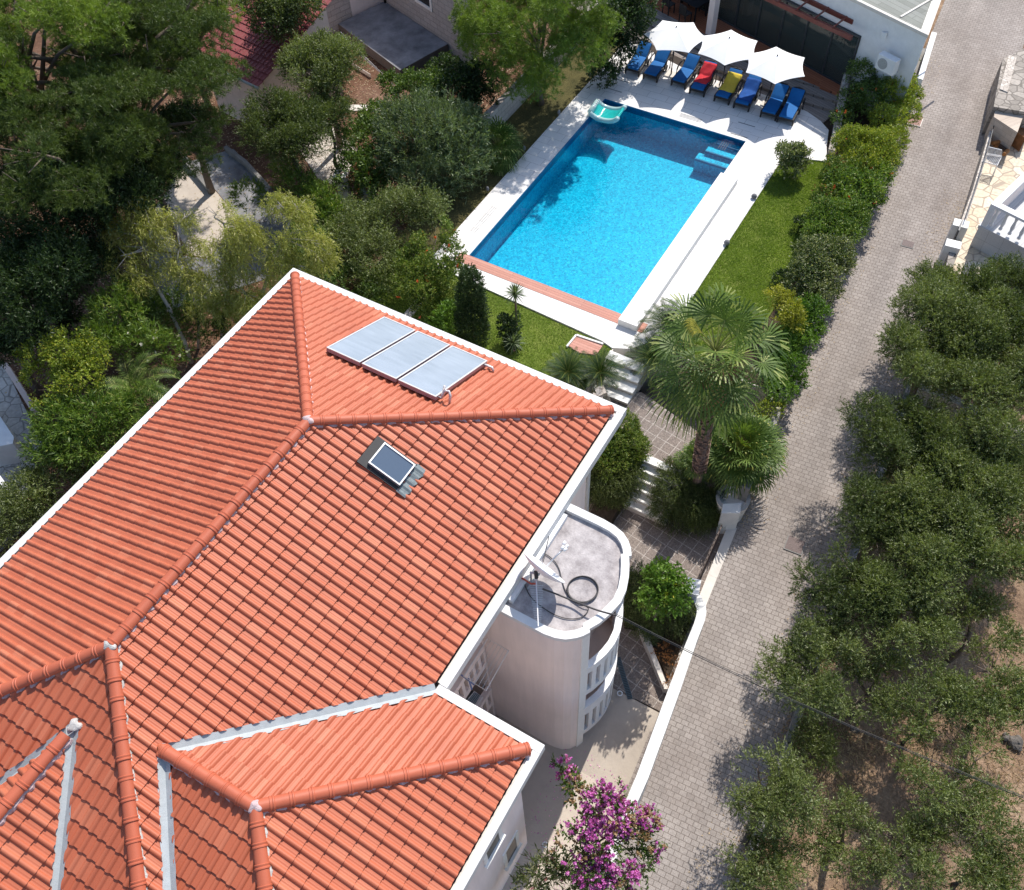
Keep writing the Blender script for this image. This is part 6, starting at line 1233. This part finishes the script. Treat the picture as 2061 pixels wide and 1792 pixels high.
shrub('dark_shrub', 'dark small leaved shrub between the solar panels eave and the arching shrub', [(640,545,50,.8), (690,580,55,.5), (740,590,45,.3), (620,500,45,1.0), (590,520,40,.9)], 'l_mid', 'small', 1.1, .2, gz=-.85, scale=1.4)
shrub('pomegranate_bush', 'yellow green bush dotted with orange flowers above the left end of the hip roof eave', [(870,520,58,1.4), (850,570,50,1.0), (900,560,42,1.0), (880,475,35,1.8), (865,620,35,.4), (835,530,35,1.3)], 'l_hedge', 'small', 1.2, .2, gz=-.06, scale=1.35, extra=(('flowers','f_orange','flower',.035,None),), trunk=(.05,'bark'), R_=1)
shrub('cypress', 'dense dark columnar cypress clipped narrow on the lawn by the eave', [(948,575,24,2.3), (948,600,28,1.8), (949,625,30,1.3), (950,650,31,.8), (951,675,30,.3), (945,555,15,2.7)], 'l_dark', 'small', 2.0, .0, gz=-.06, cat='tree', flat=1.1, trunk=(.05,'bark'), R_=.8)
shrub('lime_bush', 'light green bush squeezed between the cypress and the orange flowered bush', [(905,640,30,.7), (920,610,22,1.0), (890,660,28,.3)], 'l_bright', 'broad', 1.3, .15, gz=-.06)
shrub('round_bush', 'round pale variegated bush at the pool end of the side lawn', [(1594,318,30,.75), (1585,305,20,1.0), (1606,310,20,.9), (1595,335,24,.45)], 'l_varieg', 'broad', 1.6, .05, gz=-.06, scale=.9)
shrub('small_bush', 'small dark bush on the side lawn nearer the pool steps', [(1612,452,14,.22), (1618,445,10,.3)], 'l_dark', 'small', 1.5, .1, gz=-.06); shrub('small_bush', 'small dark bush on the side lawn nearer the palm crown', [(1572,560,14,.22), (1580,555,10,.3)], 'l_dark', 'small', 1.5, .1, gz=-.06)
# ---- hedge row along the alley
HGP = 'shrubs of the hedge along the alley'
shrub('climbing_rose', 'climbing shrub with long arching shoots beside the glass doors', [(1735,150,30,1.3), (1760,200,42,.9), (1715,200,25,.7), (1790,130,20,1.6), (1695,240,20,.6), (1700,270,16,.5), (1830,120,12,1.9), (1725,110,10,1.6), (1690,145,8,1.3)], 'l_mid', 'broad', 1.35, .15, gz=-.1, extra=(('flowers','f_orange','flower',.03,None),), scale=.85)
shrub('golden_shrub', 'bright yellow green shrub overhanging the alley next to the climbing shrub', [(1800,190,38,1.1), (1820,230,30,.8), (1785,245,34,.9), (1812,165,25,1.3), (1835,195,18,.9)], 'l_yellow', 'small', 1.5, .05, gz=-.1, scale=1.3)
shrub('yellow_flecked_shrub', 'hedge shrub flecked with golden yellow beside the concrete alley cover', [(1715,290,36,.9), (1755,300,42,.9), (1792,285,32,.8), (1735,330,38,.8), (1700,320,28,.7), (1775,325,30,.7)], 'l_yellow', 'small', 1.5, .1, gz=-.1, scale=1.2, extra=(('golden_tips','l_golden','small',.16,None),), group=HGP)
shrub('red_tipped_shrub', 'green hedge shrub with red tips overhanging the alley opposite the wire chair', [(1700,370,40,.85), (1738,380,38,.8), (1682,400,32,.8), (1762,355,30,.7), (1720,410,34,.7), (1750,400,26,.5)], 'l_hmid', 'broad', 1.5, .1, gz=-.1, scale=.9, extra=(('red_tips','f_orange','flower',.03,None),), group=HGP)
shrub('dark_hedge_shrub', 'dark green stretch of the alley hedge beside the side lawn', [(1665,435,40,.8), (1708,438,38,.7), (1720,455,26,.4), (1650,475,34,.75), (1690,472,34,.7), (1670,455,36,.8), (1725,410,24,.6), (1640,460,22,.6)], 'l_hmid', 'small', 1.5, .0, gz=-.1, scale=1.25, group=HGP)
shrub('variegated_shrub', 'cream flecked variegated stretch of the alley hedge', [(1640,515,40,.8), (1678,515,38,.7), (1690,530,24,.3), (1665,590,26,.2), (1622,555,36,.75), (1658,555,34,.65), (1640,535,36,.8), (1640,590,30,.6), (1605,580,24,.5)], 'l_varieg', 'small', 1.5, .0, gz=-.1, scale=1.25, group=HGP)
shrub('bright_hedge_shrub', 'bright green stretch of the alley hedge right of the tall fan palm', [(1630,630,34,.6), (1605,680,36,.4), (1590,735,34,.2), (1630,665,26,.3), (1570,790,30,.0), (1600,640,30,.6), (1570,690,34,.4), (1605,770,18,-.2), (1560,750,30,.1)], 'l_bright', 'broad', 1.5, .0, gz=-.6, scale=.75, group=HGP)
shrub('red_tipped_shrub', 'orange green shrub of the hedge between the yellow flecked and dark stretches', [(1690,350,34,.8), (1725,350,32,.8), (1665,405,30,.7), (1760,330,24,.7)], 'l_hedge', 'small', 1.4, .0, gz=-.1, scale=1.2, extra=(('red_tips','l_red','small',.10,None),), group=HGP)
shrub('golden_shrub', 'small golden yellow bush right behind the fan palm crown', [(1580,625,32,1.2), (1595,650,22,1.0), (1565,600,20,1.2)], 'l_golden', 'small', 1.3, .15, gz=-.1, scale=1.4)
shrub('flowering_shrub', 'brownish shrub with tiny white flowers by the curb below the palm', [(1545,830,24,-.2), (1530,860,22,-.3), (1560,815,16,-.1)], 'l_yellow', 'small', .9, .3, gz=-1.3, extra=(('flowers','f_white','flower',.02,None),))
# ---- garden between house and alley
shrub('clipped_hedge', 'clipped rounded green hedge at the house corner below the eave', [(1245,885,52,-.25), (1225,920,45,-.35), (1265,905,38,-.4), (1210,890,45,-.3)], 'l_hedge', 'small', 2.0, .0, gz=-.95, flat=.9)
shrub('trailing_rosemary', 'trailing dark rosemary spilling from the hedge beside the lower steps', [(1225,955,42,-.75), (1255,955,36,-.8), (1245,985,30,-1.1), (1205,950,36,-.8), (1215,985,22,-1.2), (1190,975,26,-1.1), (1235,1000,20,-1.5), (1200,1000,18,-1.5)], 'l_olivedark', 'rose', 1.8, .0, gz=-1.9, scale=1.0)
shrub('trailing_rosemary', 'trailing dark rosemary on the alley side of the lower steps', [(1360,985,40,-.95), (1345,1015,30,-1.3), (1390,1010,34,-1.1), (1375,955,26,-.8), (1410,1025,28,-1.3), (1350,945,16,-.75), (1335,1030,20,-1.6), (1370,1045,24,-1.6), (1405,1050,22,-1.5), (1430,1035,20,-1.4), (1440,1010,22,-1.1), (1420,985,26,-.9)], 'l_olivedark', 'rose', 1.8, .0, gz=-1.9)
shrub('citrus_tree', 'bright green citrus tree in the triangular bed beside the tower', [(1335,1180,40,1.2), (1315,1210,30,1.0), (1350,1210,32,1.0), (1330,1155,24,1.4), (1365,1180,20,1.1), (1335,1200,30,.3)], 'l_bright', 'broad', 1.6, .05, gz=-1.8, cat='tree', trunk=(.05,'bark'), R_=.8, extra=(('yellow_leaves','l_yellow','broad',.10,None),))
shrub('weeping_shrub', 'dark weeping shrub around and below the citrus tree', [(1280,1185,30,-.9), (1272,1215,30,-1.0), (1300,1240,32,-1.1), (1345,1240,34,-1.2), (1375,1225,22,-1.1), (1290,1160,20,-.8)], 'l_olivedark', 'rose', 1.7, .0, gz=-1.8)
shrub('blue_succulent', 'small blue grey succulent at the tip of the stone bed kerb', [(1305,1275,13,-1.55), (1312,1285,10,-1.6)], 'l_silver', 'small', 1.6, .0, gz=-1.8); shrub('dry_bedding', 'sparse brown and grey bedding plants in the triangular bed', [(1330,1310,18,-1.65), (1350,1340,16,-1.7), (1345,1370,12,-1.7)], 'l_red', 'small', .5, .4, gz=-1.8)
# myrtle in blossom
bl_m = [(1170,1665,20,1.3), (1310,1640,12,1.0), (1200,1760,30,.7), (1290,1735,26,.7), (1165,1740,24,.8), (1325,1700,9,.9), (1205,1618,28,1.4), (1237,1640,30,1.3), (1182,1655,24,1.2), (1268,1655,28,1.1), (1220,1700,38,1.0), (1285,1690,26,.9), (1190,1710,28,.9), (1255,1740,34,.7), (1152,1580,18,1.2), (1141,1562,15,1.1), (1131,1545,15,1.2), (1165,1602,20,1.1), (1135,1700,22,.7), (1305,1660,18,.9), (1310,1720,16,.7), (1215,1600,18,1.7), (1240,1595,14,1.6), (1285,1780,20,.5), (1240,1790,26,.5)]
shrub('crape_myrtle', 'crape myrtle covered in magenta blossom beside the wing of the house', bl_m, 'l_mid', 'broad', .6, .1, gz=-2.5, cat='tree', trunk=(.06,'bark'), R_=1.2, scale=.85, extra=(('blossom','f_mag','flower',2.9,(0,1,2,3,4,5,6,7,8,9,10,11,13,15,16,19,20,21,22,24)), ('seed_heads','f_tan','flower',1.8,(14,17,7,12,9,18,19,11,24,1,5))))
shrub('leafy_shrub', 'long leaved green shrub at the bottom edge left of the myrtle', [(1090,1775,36,-.6), (1130,1765,34,-.5), (1160,1790,34,-.5), (1105,1740,18,-.4), (1190,1800,25,-.6), (1070,1800,30,-.8)], 'l_varieg', 'long', 1.2, .2, gz=-2.5, extra=(('flowers','f_pink','flower',.02,None),))
# ---- left side trees
GAPS = [P(70, 110, 6.3), P(100, 170, 6.3), P(110, 220, 6.0), P(140, 140, 6.5)]
def pads(seed, c, R_, n, flat=.5, lobe=.24):
    rr = random.Random(seed); out = []
    for i in range(n):
        a = rr.uniform(0, 6.28); d = R_*math.sqrt(rr.uniform(.02, 1)); z = c[2]+R_*flat*(1-(d/R_)**2)*rr.uniform(-.6, 1)+rr.uniform(-.8, .3); lb = R_*lobe*rr.uniform(.55, 1.25); p_ = (c[0]+d*math.cos(a), c[1]+d*math.sin(a), z)
        if any((Vector(p_)-q_).length < 1.15 for q_ in GAPS): continue      # sunny clearing between the pines
        out.append((p_, (lb, lb, lb*.42)))
    return out
c = P(205, 125, 6.3); bl = pads(11, c, 4.5, 54); b = P(210, 225, -.85); plant('umbrella_pine', 'huge tiered pine tree filling the upper left corner', 'tree', bl, 'l_pined', 'pine', .85, .12, base=b, trunk=(.28,'bark'), R_=4, nl=26, top=.5)
c = P(385, 55, 5.4); bl = pads(12, c, 1.9, 14, lobe=.34); plant('umbrella_pine', 'bright tufted pine leaning over the purple red shed roof', 'tree', bl, 'l_pine', 'pine', .9, .1, base=P(385,150,-.85), trunk=(.2,'bark'), R_=3, nl=14, top=.5)
c = P(30, 60, 7.5); bl = pads(13, c, 3.4, 22, lobe=.3); plant('umbrella_pine', 'pine tree with bright tips at the extreme upper left', 'tree', bl, 'l_pine', 'pine', .9, .15, base=Vector((c.x, c.y, -.85)), trunk=(.2,'bark'), R_=3, nl=12, top=.5)
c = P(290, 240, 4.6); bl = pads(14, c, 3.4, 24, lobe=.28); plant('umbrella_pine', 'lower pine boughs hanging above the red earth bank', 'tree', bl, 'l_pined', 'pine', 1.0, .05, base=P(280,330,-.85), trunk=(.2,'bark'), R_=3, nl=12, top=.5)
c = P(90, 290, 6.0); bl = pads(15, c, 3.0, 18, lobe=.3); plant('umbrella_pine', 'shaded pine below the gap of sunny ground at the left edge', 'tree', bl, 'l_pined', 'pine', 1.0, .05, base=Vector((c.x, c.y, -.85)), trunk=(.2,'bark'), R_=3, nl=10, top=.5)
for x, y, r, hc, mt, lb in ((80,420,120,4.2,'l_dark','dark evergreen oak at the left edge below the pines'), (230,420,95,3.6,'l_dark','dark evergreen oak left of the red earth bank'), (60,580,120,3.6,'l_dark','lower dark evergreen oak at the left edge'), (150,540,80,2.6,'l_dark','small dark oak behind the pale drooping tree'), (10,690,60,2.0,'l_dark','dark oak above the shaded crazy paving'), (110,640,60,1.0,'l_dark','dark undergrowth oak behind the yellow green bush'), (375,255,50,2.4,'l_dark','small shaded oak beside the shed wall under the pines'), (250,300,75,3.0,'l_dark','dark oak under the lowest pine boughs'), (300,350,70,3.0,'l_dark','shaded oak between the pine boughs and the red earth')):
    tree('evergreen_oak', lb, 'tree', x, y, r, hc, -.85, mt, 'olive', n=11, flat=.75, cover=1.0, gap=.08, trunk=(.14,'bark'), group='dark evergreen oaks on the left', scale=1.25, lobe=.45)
tree('olive_tree', 'olive tree right of the purple red shed roof', 'tree', 650, 145, 82, 2.8, -.85, 'l_olive', 'olive', n=11, cover=1.2, gap=.1, trunk=(.13,'bark'), lobe=.45); tree('olive_tree', 'darker olive tree between the shed and the stone gate post', 'tree', 575, 265, 85, 2.6, -.85, 'l_olivedark', 'olive', n=11, cover=1.2, gap=.12, trunk=(.13,'bark'), lobe=.45)
tree('olive_tree', 'thin olive crown shading the pale rubble path', 'tree', 660, 235, 55, 2.2, -.85, 'l_olivedark', 'olive', n=8, cover=1.0, gap=.3, trunk=(.09,'bark'), lobe=.45)
tree('dark_conifer', 'dark brownish conifer beside the stone house at the top edge', 'tree', 565, 10, 75, 4.0, -.85, 'l_olivedark', 'small', n=10, cover=1.3, gap=.1, trunk=(.12,'bark'), scale=1.6, lobe=.48)
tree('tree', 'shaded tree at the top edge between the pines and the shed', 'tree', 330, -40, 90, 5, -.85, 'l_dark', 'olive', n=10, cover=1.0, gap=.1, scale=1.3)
# drooping pale trees with white stems
def weeping(label, stem, tufts, seed, r0=.07):
    b0 = stem[0]; t = empty('drooping_tree', b0, label, 'tree', 'pale stemmed drooping trees beside the house'); m = MB(); pts = [Vector(p) for p in stem]; rr = random.Random(seed)
    m.tube(pts, [1.3*r0*(1-.6*i/(len(pts)-1)) for i in range(len(pts))], 8); bl = []
    for x, y, r, z in tufts:
        c = P(x, y, z); k = r*depth(c)/FPX; bl.append(((c.x, c.y, c.z), (k, k, k*.8))); s = min(pts[1:], key=lambda p: (p-c).length if p.z < c.z+.3 else 99); mid = s.lerp(c, .5)+Vector((rr.uniform(-.15,.15), rr.uniform(-.15,.15), .1)); m.tube([s, mid, c+Vector((0,0,.1))], [r0*.6, r0*.42, r0*.2], 6)
        for j in range(4): e = c+Vector((rr.uniform(-1,1), rr.uniform(-1,1), rr.uniform(-.3,.9))).normalized()*k*.8; m.tube([mid.lerp(c, .6), e], [r0*.26, r0*.1], 4)
    under(m.build('trunk', M['barkw'], smooth=True), t); area = sum(4.2*b[1][0]*(b[1][1]+b[1][2]) for b in bl); st = ST['droop']; n = int(2.1*area/(st['l']*st['w']*.5)/st['k']*.62)
    under(quads_mesh('crown', leaf_quads(seed, bl, n, st, .15, 2.2), M['l_euc']), t)
q = lambda x, y, z: P(x, y, z)
weeping('drooping yellow green tree on forked white stems, leftmost of its group', [q(385,730,-.8), q(372,690,.2), q(340,620,1.3), q(305,560,2.2), q(310,500,3.0)], [(270,420,34,4.0), (300,450,36,3.8), (235,470,34,3.4), (215,440,22,3.3), (245,520,36,3.0), (290,500,30,3.2), (270,560,34,2.6), (225,500,26,3.0)], 301)
weeping('slim drooping tree with bare white twigs over the concrete pad', [q(400,700,-.8), q(400,640,.6), q(378,560,2.2), q(362,500,3.0), (q(355,450,3.6))], [(345,430,24,3.9), (375,440,20,3.9), (330,480,24,3.4), (385,490,22,3.2), (360,530,26,2.8), (330,540,26,2.6), (385,560,24,2.3)], 302, .05)
weeping('drooping yellow green tree with several white stems in the middle of its group', [q(445,700,-.8), q(450,640,.6), q(465,570,2.0), q(462,500,3.2), q(450,450,3.8)], [(440,430,34,4.2), (480,460,38,3.9), (510,480,34,3.6), (440,500,34,3.3), (480,530,38,2.8), (430,570,38,2.3), (500,600,34,1.9), (455,610,34,1.7), (400,610,30,1.8)], 303, .06)
weeping('spreading drooping tree nearest the ridge corner of the roof', [q(520,660,-.8), q(525,600,.8), q(545,540,2.2), q(570,480,3.2), q(590,430,3.8)], [(560,410,34,4.2), (600,420,30,4.2), (590,470,36,3.6), (640,490,30,3.4), (650,520,26,3.0), (560,520,34,2.8), (610,540,30,2.6), (530,560,30,2.3), (540,620,30,1.4)], 304, .06)
shrub('leafy_bush', 'large leaved green bush between the shaded drive and the drooping trees', [(600,380,36,1.0), (640,410,40,.8), (570,350,20,.9), (545,390,22,.9), (500,395,28,.6), (640,460,45,.5), (660,430,30,.7)], 'l_hmid', 'long', 1.2, .15, gz=-.85)
shrub('oleander', 'oleander with scattered pink flowers behind the white stems', [(420,640,50,.4), (480,650,45,.2), (350,640,55,.5), (540,640,40,.2), (600,600,45,.3), (560,680,30,-.2), (300,650,45,.6)], 'l_mid', 'long', 1.0, .2, gz=-.85, extra=(('flowers','f_pink','flower',.012,None),))
shrub('oleander', 'oleander with small white flowers above the arching feather palm', [(230,640,50,1.9), (280,700,50,1.4), (200,690,45,1.8), (330,710,45,.9), (250,600,35,2.0)], 'l_hmid', 'long', 1.1, .15, gz=-.85, extra=(('flowers','f_white','flower',.012,None),))
shrub('yellow_green_bush', 'yellow green airy bush at the left above the white handrail', [(100,730,45,2.4), (140,700,45,2.6), (110,790,42,2.0), (160,760,45,2.2), (75,760,25,2.1), (85,700,22,2.5), (180,720,35,2.3), (60,715,20,2.4)], 'l_yellow', 'small', .95, .25, gz=-.85, scale=1.5, trunk=(.06,'bark'), R_=1.5)
shrub('long_leaved_bush', 'long leaved green bush along the eave below the feather palm', [(130,850,50,1.6), (190,850,50,1.5), (240,840,45,1.3), (160,900,50,1.2), (110,900,42,1.2), (220,880,40,.8), (290,820,40,.9)], 'l_hmid', 'long', 1.3, .1, gz=-.85)
shrub('grey_green_bush', 'dense grey green bush along the eave at the left edge', [(60,1000,50,.6), (120,950,50,.6), (10,1040,55,.6), (90,1030,40,.2), (160,950,40,.2), (-30,1090,50,.5), (170,930,30,.2)], 'l_olive', 'olive', 1.3, .05, gz=-.85)
shrub('small_bush', 'dark small bush at the far left edge beside sunny ground', [(5,260,30,.8), (12,235,20,1.0)], 'l_mid', 'small', 1.2, .15, gz=-.85, scale=1.5)
# litter leaves on the left ground
g = np.random.default_rng(9); n = 30000; p = np.stack([g.uniform(6, 36, n), g.uniform(18.8, 42, n), np.full(n, -.84)], 1); d = nrmz(g.normal(size=(n, 3))*np.array([1, 1, .2])); wv = nrmz(np.cross(d, np.array([0, 0, 1.0])+g.normal(size=(n, 3))*.3)); l = .07+.09*g.random((n, 1)); V = np.stack([p, p+d*l*.5+wv*.02, p+d*l, p+d*l*.5-wv*.02], 1).reshape(-1, 3); tag(quads_mesh('leaf_litter', V, M['straw']), 'dry leaf litter under the left trees', 'leaf litter', kind='stuff')
# ------------------------------------------------------------------ palms and cycads
def fan_frond(rr, o, az_, el, lp, lf, spread=2.35, n=30, droop=.35, w=.05):
    d = np.array([math.cos(az_)*math.cos(el), math.sin(az_)*math.cos(el), math.sin(el)]); o = np.array(o, float); side = nrmz(np.cross(d, [0, 0, 1.0])+1e-6); up_ = np.cross(side, d)
    end = o+d*lp-np.array([0, 0, lp*lp*.10]); d2 = nrmz(d-np.array([0, 0, .28+.2*droop])); side = nrmz(np.cross(d2, [0, 0, 1.0])+1e-6); up_ = np.cross(side, d2); V = []; tw = rr.uniform(-.5, .5); side, up_ = side*math.cos(tw)+up_*math.sin(tw), up_*math.cos(tw)-side*math.sin(tw)
    for i in range(n):
        a = -spread+2*spread*i/(n-1)+rr.uniform(-.02, .02); L = lf*(1-.22*(abs(a)/spread)**2)*rr.uniform(.93, 1.05); dd = nrmz(d2*math.cos(a)+side*math.sin(a)+up_*(.12+.10*((i % 2)-.5))); s = nrmz(np.cross(dd, up_)); m1 = end+dd*L*.5; k = math.sin(2*spread/n)*L*.5*.62
        m2 = end+dd*L*.80-np.array([0, 0, droop*L*.13]); t = end+dd*L*.97-np.array([0, 0, droop*L*.45])
        V += [end, m1+s*k*.5, m2, m1-s*k*.5] if False else [end-s*.004, end+s*.004, m1+s*k*.5, m1-s*k*.5, m1-s*k*.5, m1+s*k*.5, m2+s*w*.35, m2-s*w*.35, m2-s*w*.35, m2+s*w*.35, t+s*.004, t-s*.004]
    pet = [Vector(o), Vector((o+end)/2+np.array([0, 0, lp*.05])), Vector(end)]; return np.array(V), pet
def fan_palm(name, label, base, crown, nf, lp, lf, mat, r0=.15, seed=1, lo=-.9, hi=1.4, dead=0, group=None, droop=.4, trunk=True, tuft=None):
    t = empty(name, base, label, 'palm', group); rr = random.Random(seed)
    if trunk:
        m = MB(); B_ = Vector(base); C_ = Vector(crown); pts = [B_.lerp(C_, i/30) for i in range(31)]; ra = []
        for i in range(31): k = i/30; ra.append(r0*(1.0+.15*(k > .25))*(1+.10*((i % 2)*2-1)*(k > .22))*(1 if k < .85 else 1.15))
        m.tube(pts, ra, 14); tr = under(m.build('trunk', M['barkp'], smooth=False), t); m = MB(); H_ = (C_-B_).length
        for i in range(int(H_*75)):
            k = rr.uniform(.25, 1); a = rr.uniform(0, 6.28); p = B_.lerp(C_, k); o_ = Vector((math.cos(a), math.sin(a), 0)); q = p+o_*r0*1.1; m.bar(q-Vector((0,0,.05)), q+o_*.07+Vector((0,0,.08)), .10, .018, up=o_)
        under(m.build('leaf_bases', M['barkp'], None), t)
    for i in range(nf):
        k = (i+.5)/nf; el = hi+(lo-hi)*k**.85+rr.uniform(-.1, .1); a = i*2.39996+rr.uniform(-.15, .15); V, pet = fan_frond(rr, crown, a, el, lp*rr.uniform(.8, 1.15), lf*rr.uniform(.85, 1.1), droop=droop+.5*k, n=26, **({'spread': .4} if tuft is not None and i == tuft else {}))
        fo = under(quads_mesh('frond', V, M['frondyel' if (tuft is not None and i == tuft) else mat]), t); po = MB().tube(pet, [.025, .018, .012], 5).build('petiole', M['petiole']); under_child(po, fo)
    for i in range(dead):
        a = i*2.39996+.5; V, pet = fan_frond(rr, np.array(crown)-np.array([0, 0, .25]), a, rr.uniform(-1.35, -.35), lp*rr.uniform(.25, .7), lf*rr.uniform(.55, .85), spread=.9, droop=1.2, n=18); under(quads_mesh('dead_frond', V, M['dead']), t)
    return t
def under_child(o, par):       # par was built in world coordinates and hung with an inverse
    o.parent = par; o.matrix_parent_inverse = Matrix.Identity(4); return o
def feather(name, label, base, nf, L, ll, mat, seed=1, lo=.1, hi=1.3, arch=.5, group=None, r0=.12, h=.3, npair=26, lw=.02, cat='cycad'):
    t = empty(name, base, label, cat, group); rr = random.Random(seed); B_ = Vector(base); MB_ = MB().tube([B_-Vector((0,0,.05)), B_+Vector((0,0,h))], [r0*1.1, r0], 10).build('trunk', M['barkp']); under(MB_, t); o = np.array(B_+Vector((0,0,h)))
    for i in range(nf):
        k = (i+.5)/nf; el = hi+(lo-hi)*k**.8+rr.uniform(-.08, .08); a = i*2.39996; Lx = L*rr.uniform(.85, 1.1); V = []; prev = o.copy(); d0 = np.array([math.cos(a), math.sin(a), 0]); pts = [Vector(o)]; e = el; step = Lx/npair
        for j in range(npair):
            e -= arch*2/npair*(.5+j/npair); dd = d0*math.cos(e)+np.array([0, 0, math.sin(e)]); nx_ = prev+dd*step; side = np.cross(dd, [0, 0, 1.0]); side = nrmz(side); upv = np.cross(side, dd); f = j/npair; l = ll*(math.sin(math.pi*min(1, .12+f*.88))**.6)*rr.uniform(.9, 1.1)
            if j > 1:
                for s in (-1, 1):
                    q = nrmz(side*s*.8+dd*.5+upv*.28); w = nrmz(np.cross(q, upv)); m1 = nx_+q*l*.5; tp_ = nx_+q*l-np.array([0, 0, .18*l]); V += [nx_-w*.004, nx_+w*.004, m1+w*lw*.5, m1-w*lw*.5, m1-w*lw*.5, m1+w*lw*.5, tp_+w*.002, tp_-w*.002]
            prev = nx_; pts.append(Vector(nx_))
        fo = under(quads_mesh('frond', np.array(V), M[mat]), t); under_child(MB().tube(pts[::4]+[pts[-1]], .008, 4).build('midrib', M['petiole']), fo)
    return t
pb = P(1404, 985, -1.0); pz = height_at(pb, 1440, 730); pc = P(1440, 708, pz)
fan_palm('tall_fan_palm', 'tall fan palm with a rough trunk and brown dead fronds, above the garden steps', tuple(pb-Vector((0,0,.9))), (pc.x, pc.y, pz), 46, 1.25, .9, 'palm', .15, 3, lo=-1.2, hi=1.35, dead=30, tuft=1, droop=.6)
f0 = P(1487, 912, -.1); fan_palm('bushy_fan_palm', 'bushy low fan palm growing from the rounded stone planter', (f0.x, f0.y, -.75), (f0.x, f0.y, -.05), 84, .95, .64, 'palmb', .14, 5, lo=-.12, hi=1.45, droop=.35)
f0 = P(1405, 925, -.2); fan_palm('bushy_fan_palm', 'small fan palm clump left of the tall trunk', (f0.x, f0.y, -.75), (f0.x, f0.y, -.25), 22, .42, .40, 'palmb', .08, 6, lo=-.1, hi=1.4, droop=.3)
f0 = P(1000, 290, .7); fan_palm('bushy_fan_palm', 'shaded fan palm between the round grey shrub and the pool strip', (f0.x, f0.y, -.85), (f0.x, f0.y, .6), 40, .75, .62, 'palm', .14, 8, lo=-.6, hi=1.4, droop=.5)
for x, y, z, lb, sd_ in ((1143,748,.25,'cycad at the left of the pair above the house corner', 1), (1208,748,.25,'cycad at the right of the pair beside the upper steps', 2), (1345,655,.5,'large dark cycad behind the tall fan palm at the pool corner', 3), (1312,725,.0,'dark cycad beside the upper steps under the palm fronds', 4)):
    q0 = P(x, y, z); feather('cycad', lb, (q0.x, q0.y, -.12), 40 if sd_ < 3 else 50, .92 if sd_ < 3 else 1.05, .19, 'cycad', sd_, lo=-.05, hi=1.35, arch=.45, r0=.14, h=z+.02 if sd_ < 3 else z+.1, npair=26, lw=.017, group='cycads in the garden')
q0 = P(262, 775, 1.3); feather('feather_palm', 'feather palm with long arching fronds on the left of the roof', (q0.x, q0.y, -.85), 13, 1.95, .40, 'palm', 9, lo=.1, hi=1.2, arch=1.1, r0=.13, h=1.9, npair=34, lw=.03, cat='palm')
def yucca(label, x, y, z, n, L, seed):
    q0 = P(x, y, z); t = empty('yucca', (q0.x, q0.y, -.06), label, 'yucca'); rr = random.Random(seed); V = []
    under(MB().tube([(q0.x, q0.y, -.1), (q0.x+.03, q0.y, z)], [.05, .035], 8).build('trunk', M['barkp']), t); o = np.array(q0)
    for i in range(n):
        a = i*2.4; e = 1.5-1.9*(i/n)+rr.uniform(-.1, .1); d = np.array([math.cos(a)*math.cos(e), math.sin(a)*math.cos(e), math.sin(e)]); s = nrmz(np.cross(d, [0, 0, 1.0])); l = L*rr.uniform(.8, 1.1); V += [o-s*.012, o+s*.012, o+d*l*.6+s*.016, o+d*l*.6-s*.016, o+d*l*.6-s*.016, o+d*l*.6+s*.016, o+d*l-np.array([0,0,.04]), o+d*l-np.array([0,0,.04])+s*.001]
    under(quads_mesh('leaves', np.array(V), M['l_silver']), t)
yucca('spiky yucca rosette on a thin stem at the edge of the white paving', 1036, 592, 1.5, 90, .48, 1); yucca('low spiky yucca at the foot of the leafy column on the lawn', 1034, 690, .35, 60, .5, 2)
shrub('ivy_column', 'ivy covered twin column on the lawn below the spiky yucca', [(1038,640,9,.95), (1039,655,9,.7), (1037,672,10,.45), (1018,655,15,.7), (1020,672,14,.45), (1027,690,14,.2), (1015,645,12,.85), (1030,700,14,.05)], 'l_dark', 'ivy', 1.6, .0, gz=-.06, scale=.7, flat=1.0)
def litter(name, label, mat, n, seed, xr, yf, zf, size=.05):
    g = np.random.default_rng(seed); x = g.uniform(*xr, n); y = np.array([yf(v, g.random()) for v in x]); z = np.array([zf(v) for v in x])+.012; p = np.stack([x, y, z], 1); d = nrmz(g.normal(size=(n, 3))*np.array([1, 1, .12])); wv = nrmz(np.cross(d, np.array([0, 0, 1.0])+g.normal(size=(n, 3))*.2)); l = size*(.5+g.random((n, 1)))
    V = np.stack([p, p+d*l*.5+wv*l*.25, p+d*l, p+d*l*.5-wv*l*.25], 1).reshape(-1, 3); tag(quads_mesh(name, V, M[mat]), label, 'leaf litter', kind='stuff')
litter('fallen_leaves', 'fallen dry leaves along the olive side of the alley', 'straw', 3500, 21, (2, 34), lambda x, r: alley_right(x)+.05+1.1*r**3, alley_z)
litter('fallen_leaves', 'fallen leaves along the hedge side of the alley', 'straw', 1600, 22, (16, 42), lambda x, r: alley_left(x)-.05-.8*r**3, alley_z)
litter('fallen_petals', 'fallen magenta petals on the courtyard screed', 'f_mag', 500, 23, (3.2, 7.4), lambda x, r: alley_left(x)+.3+2.0*r, screed_z, .04)
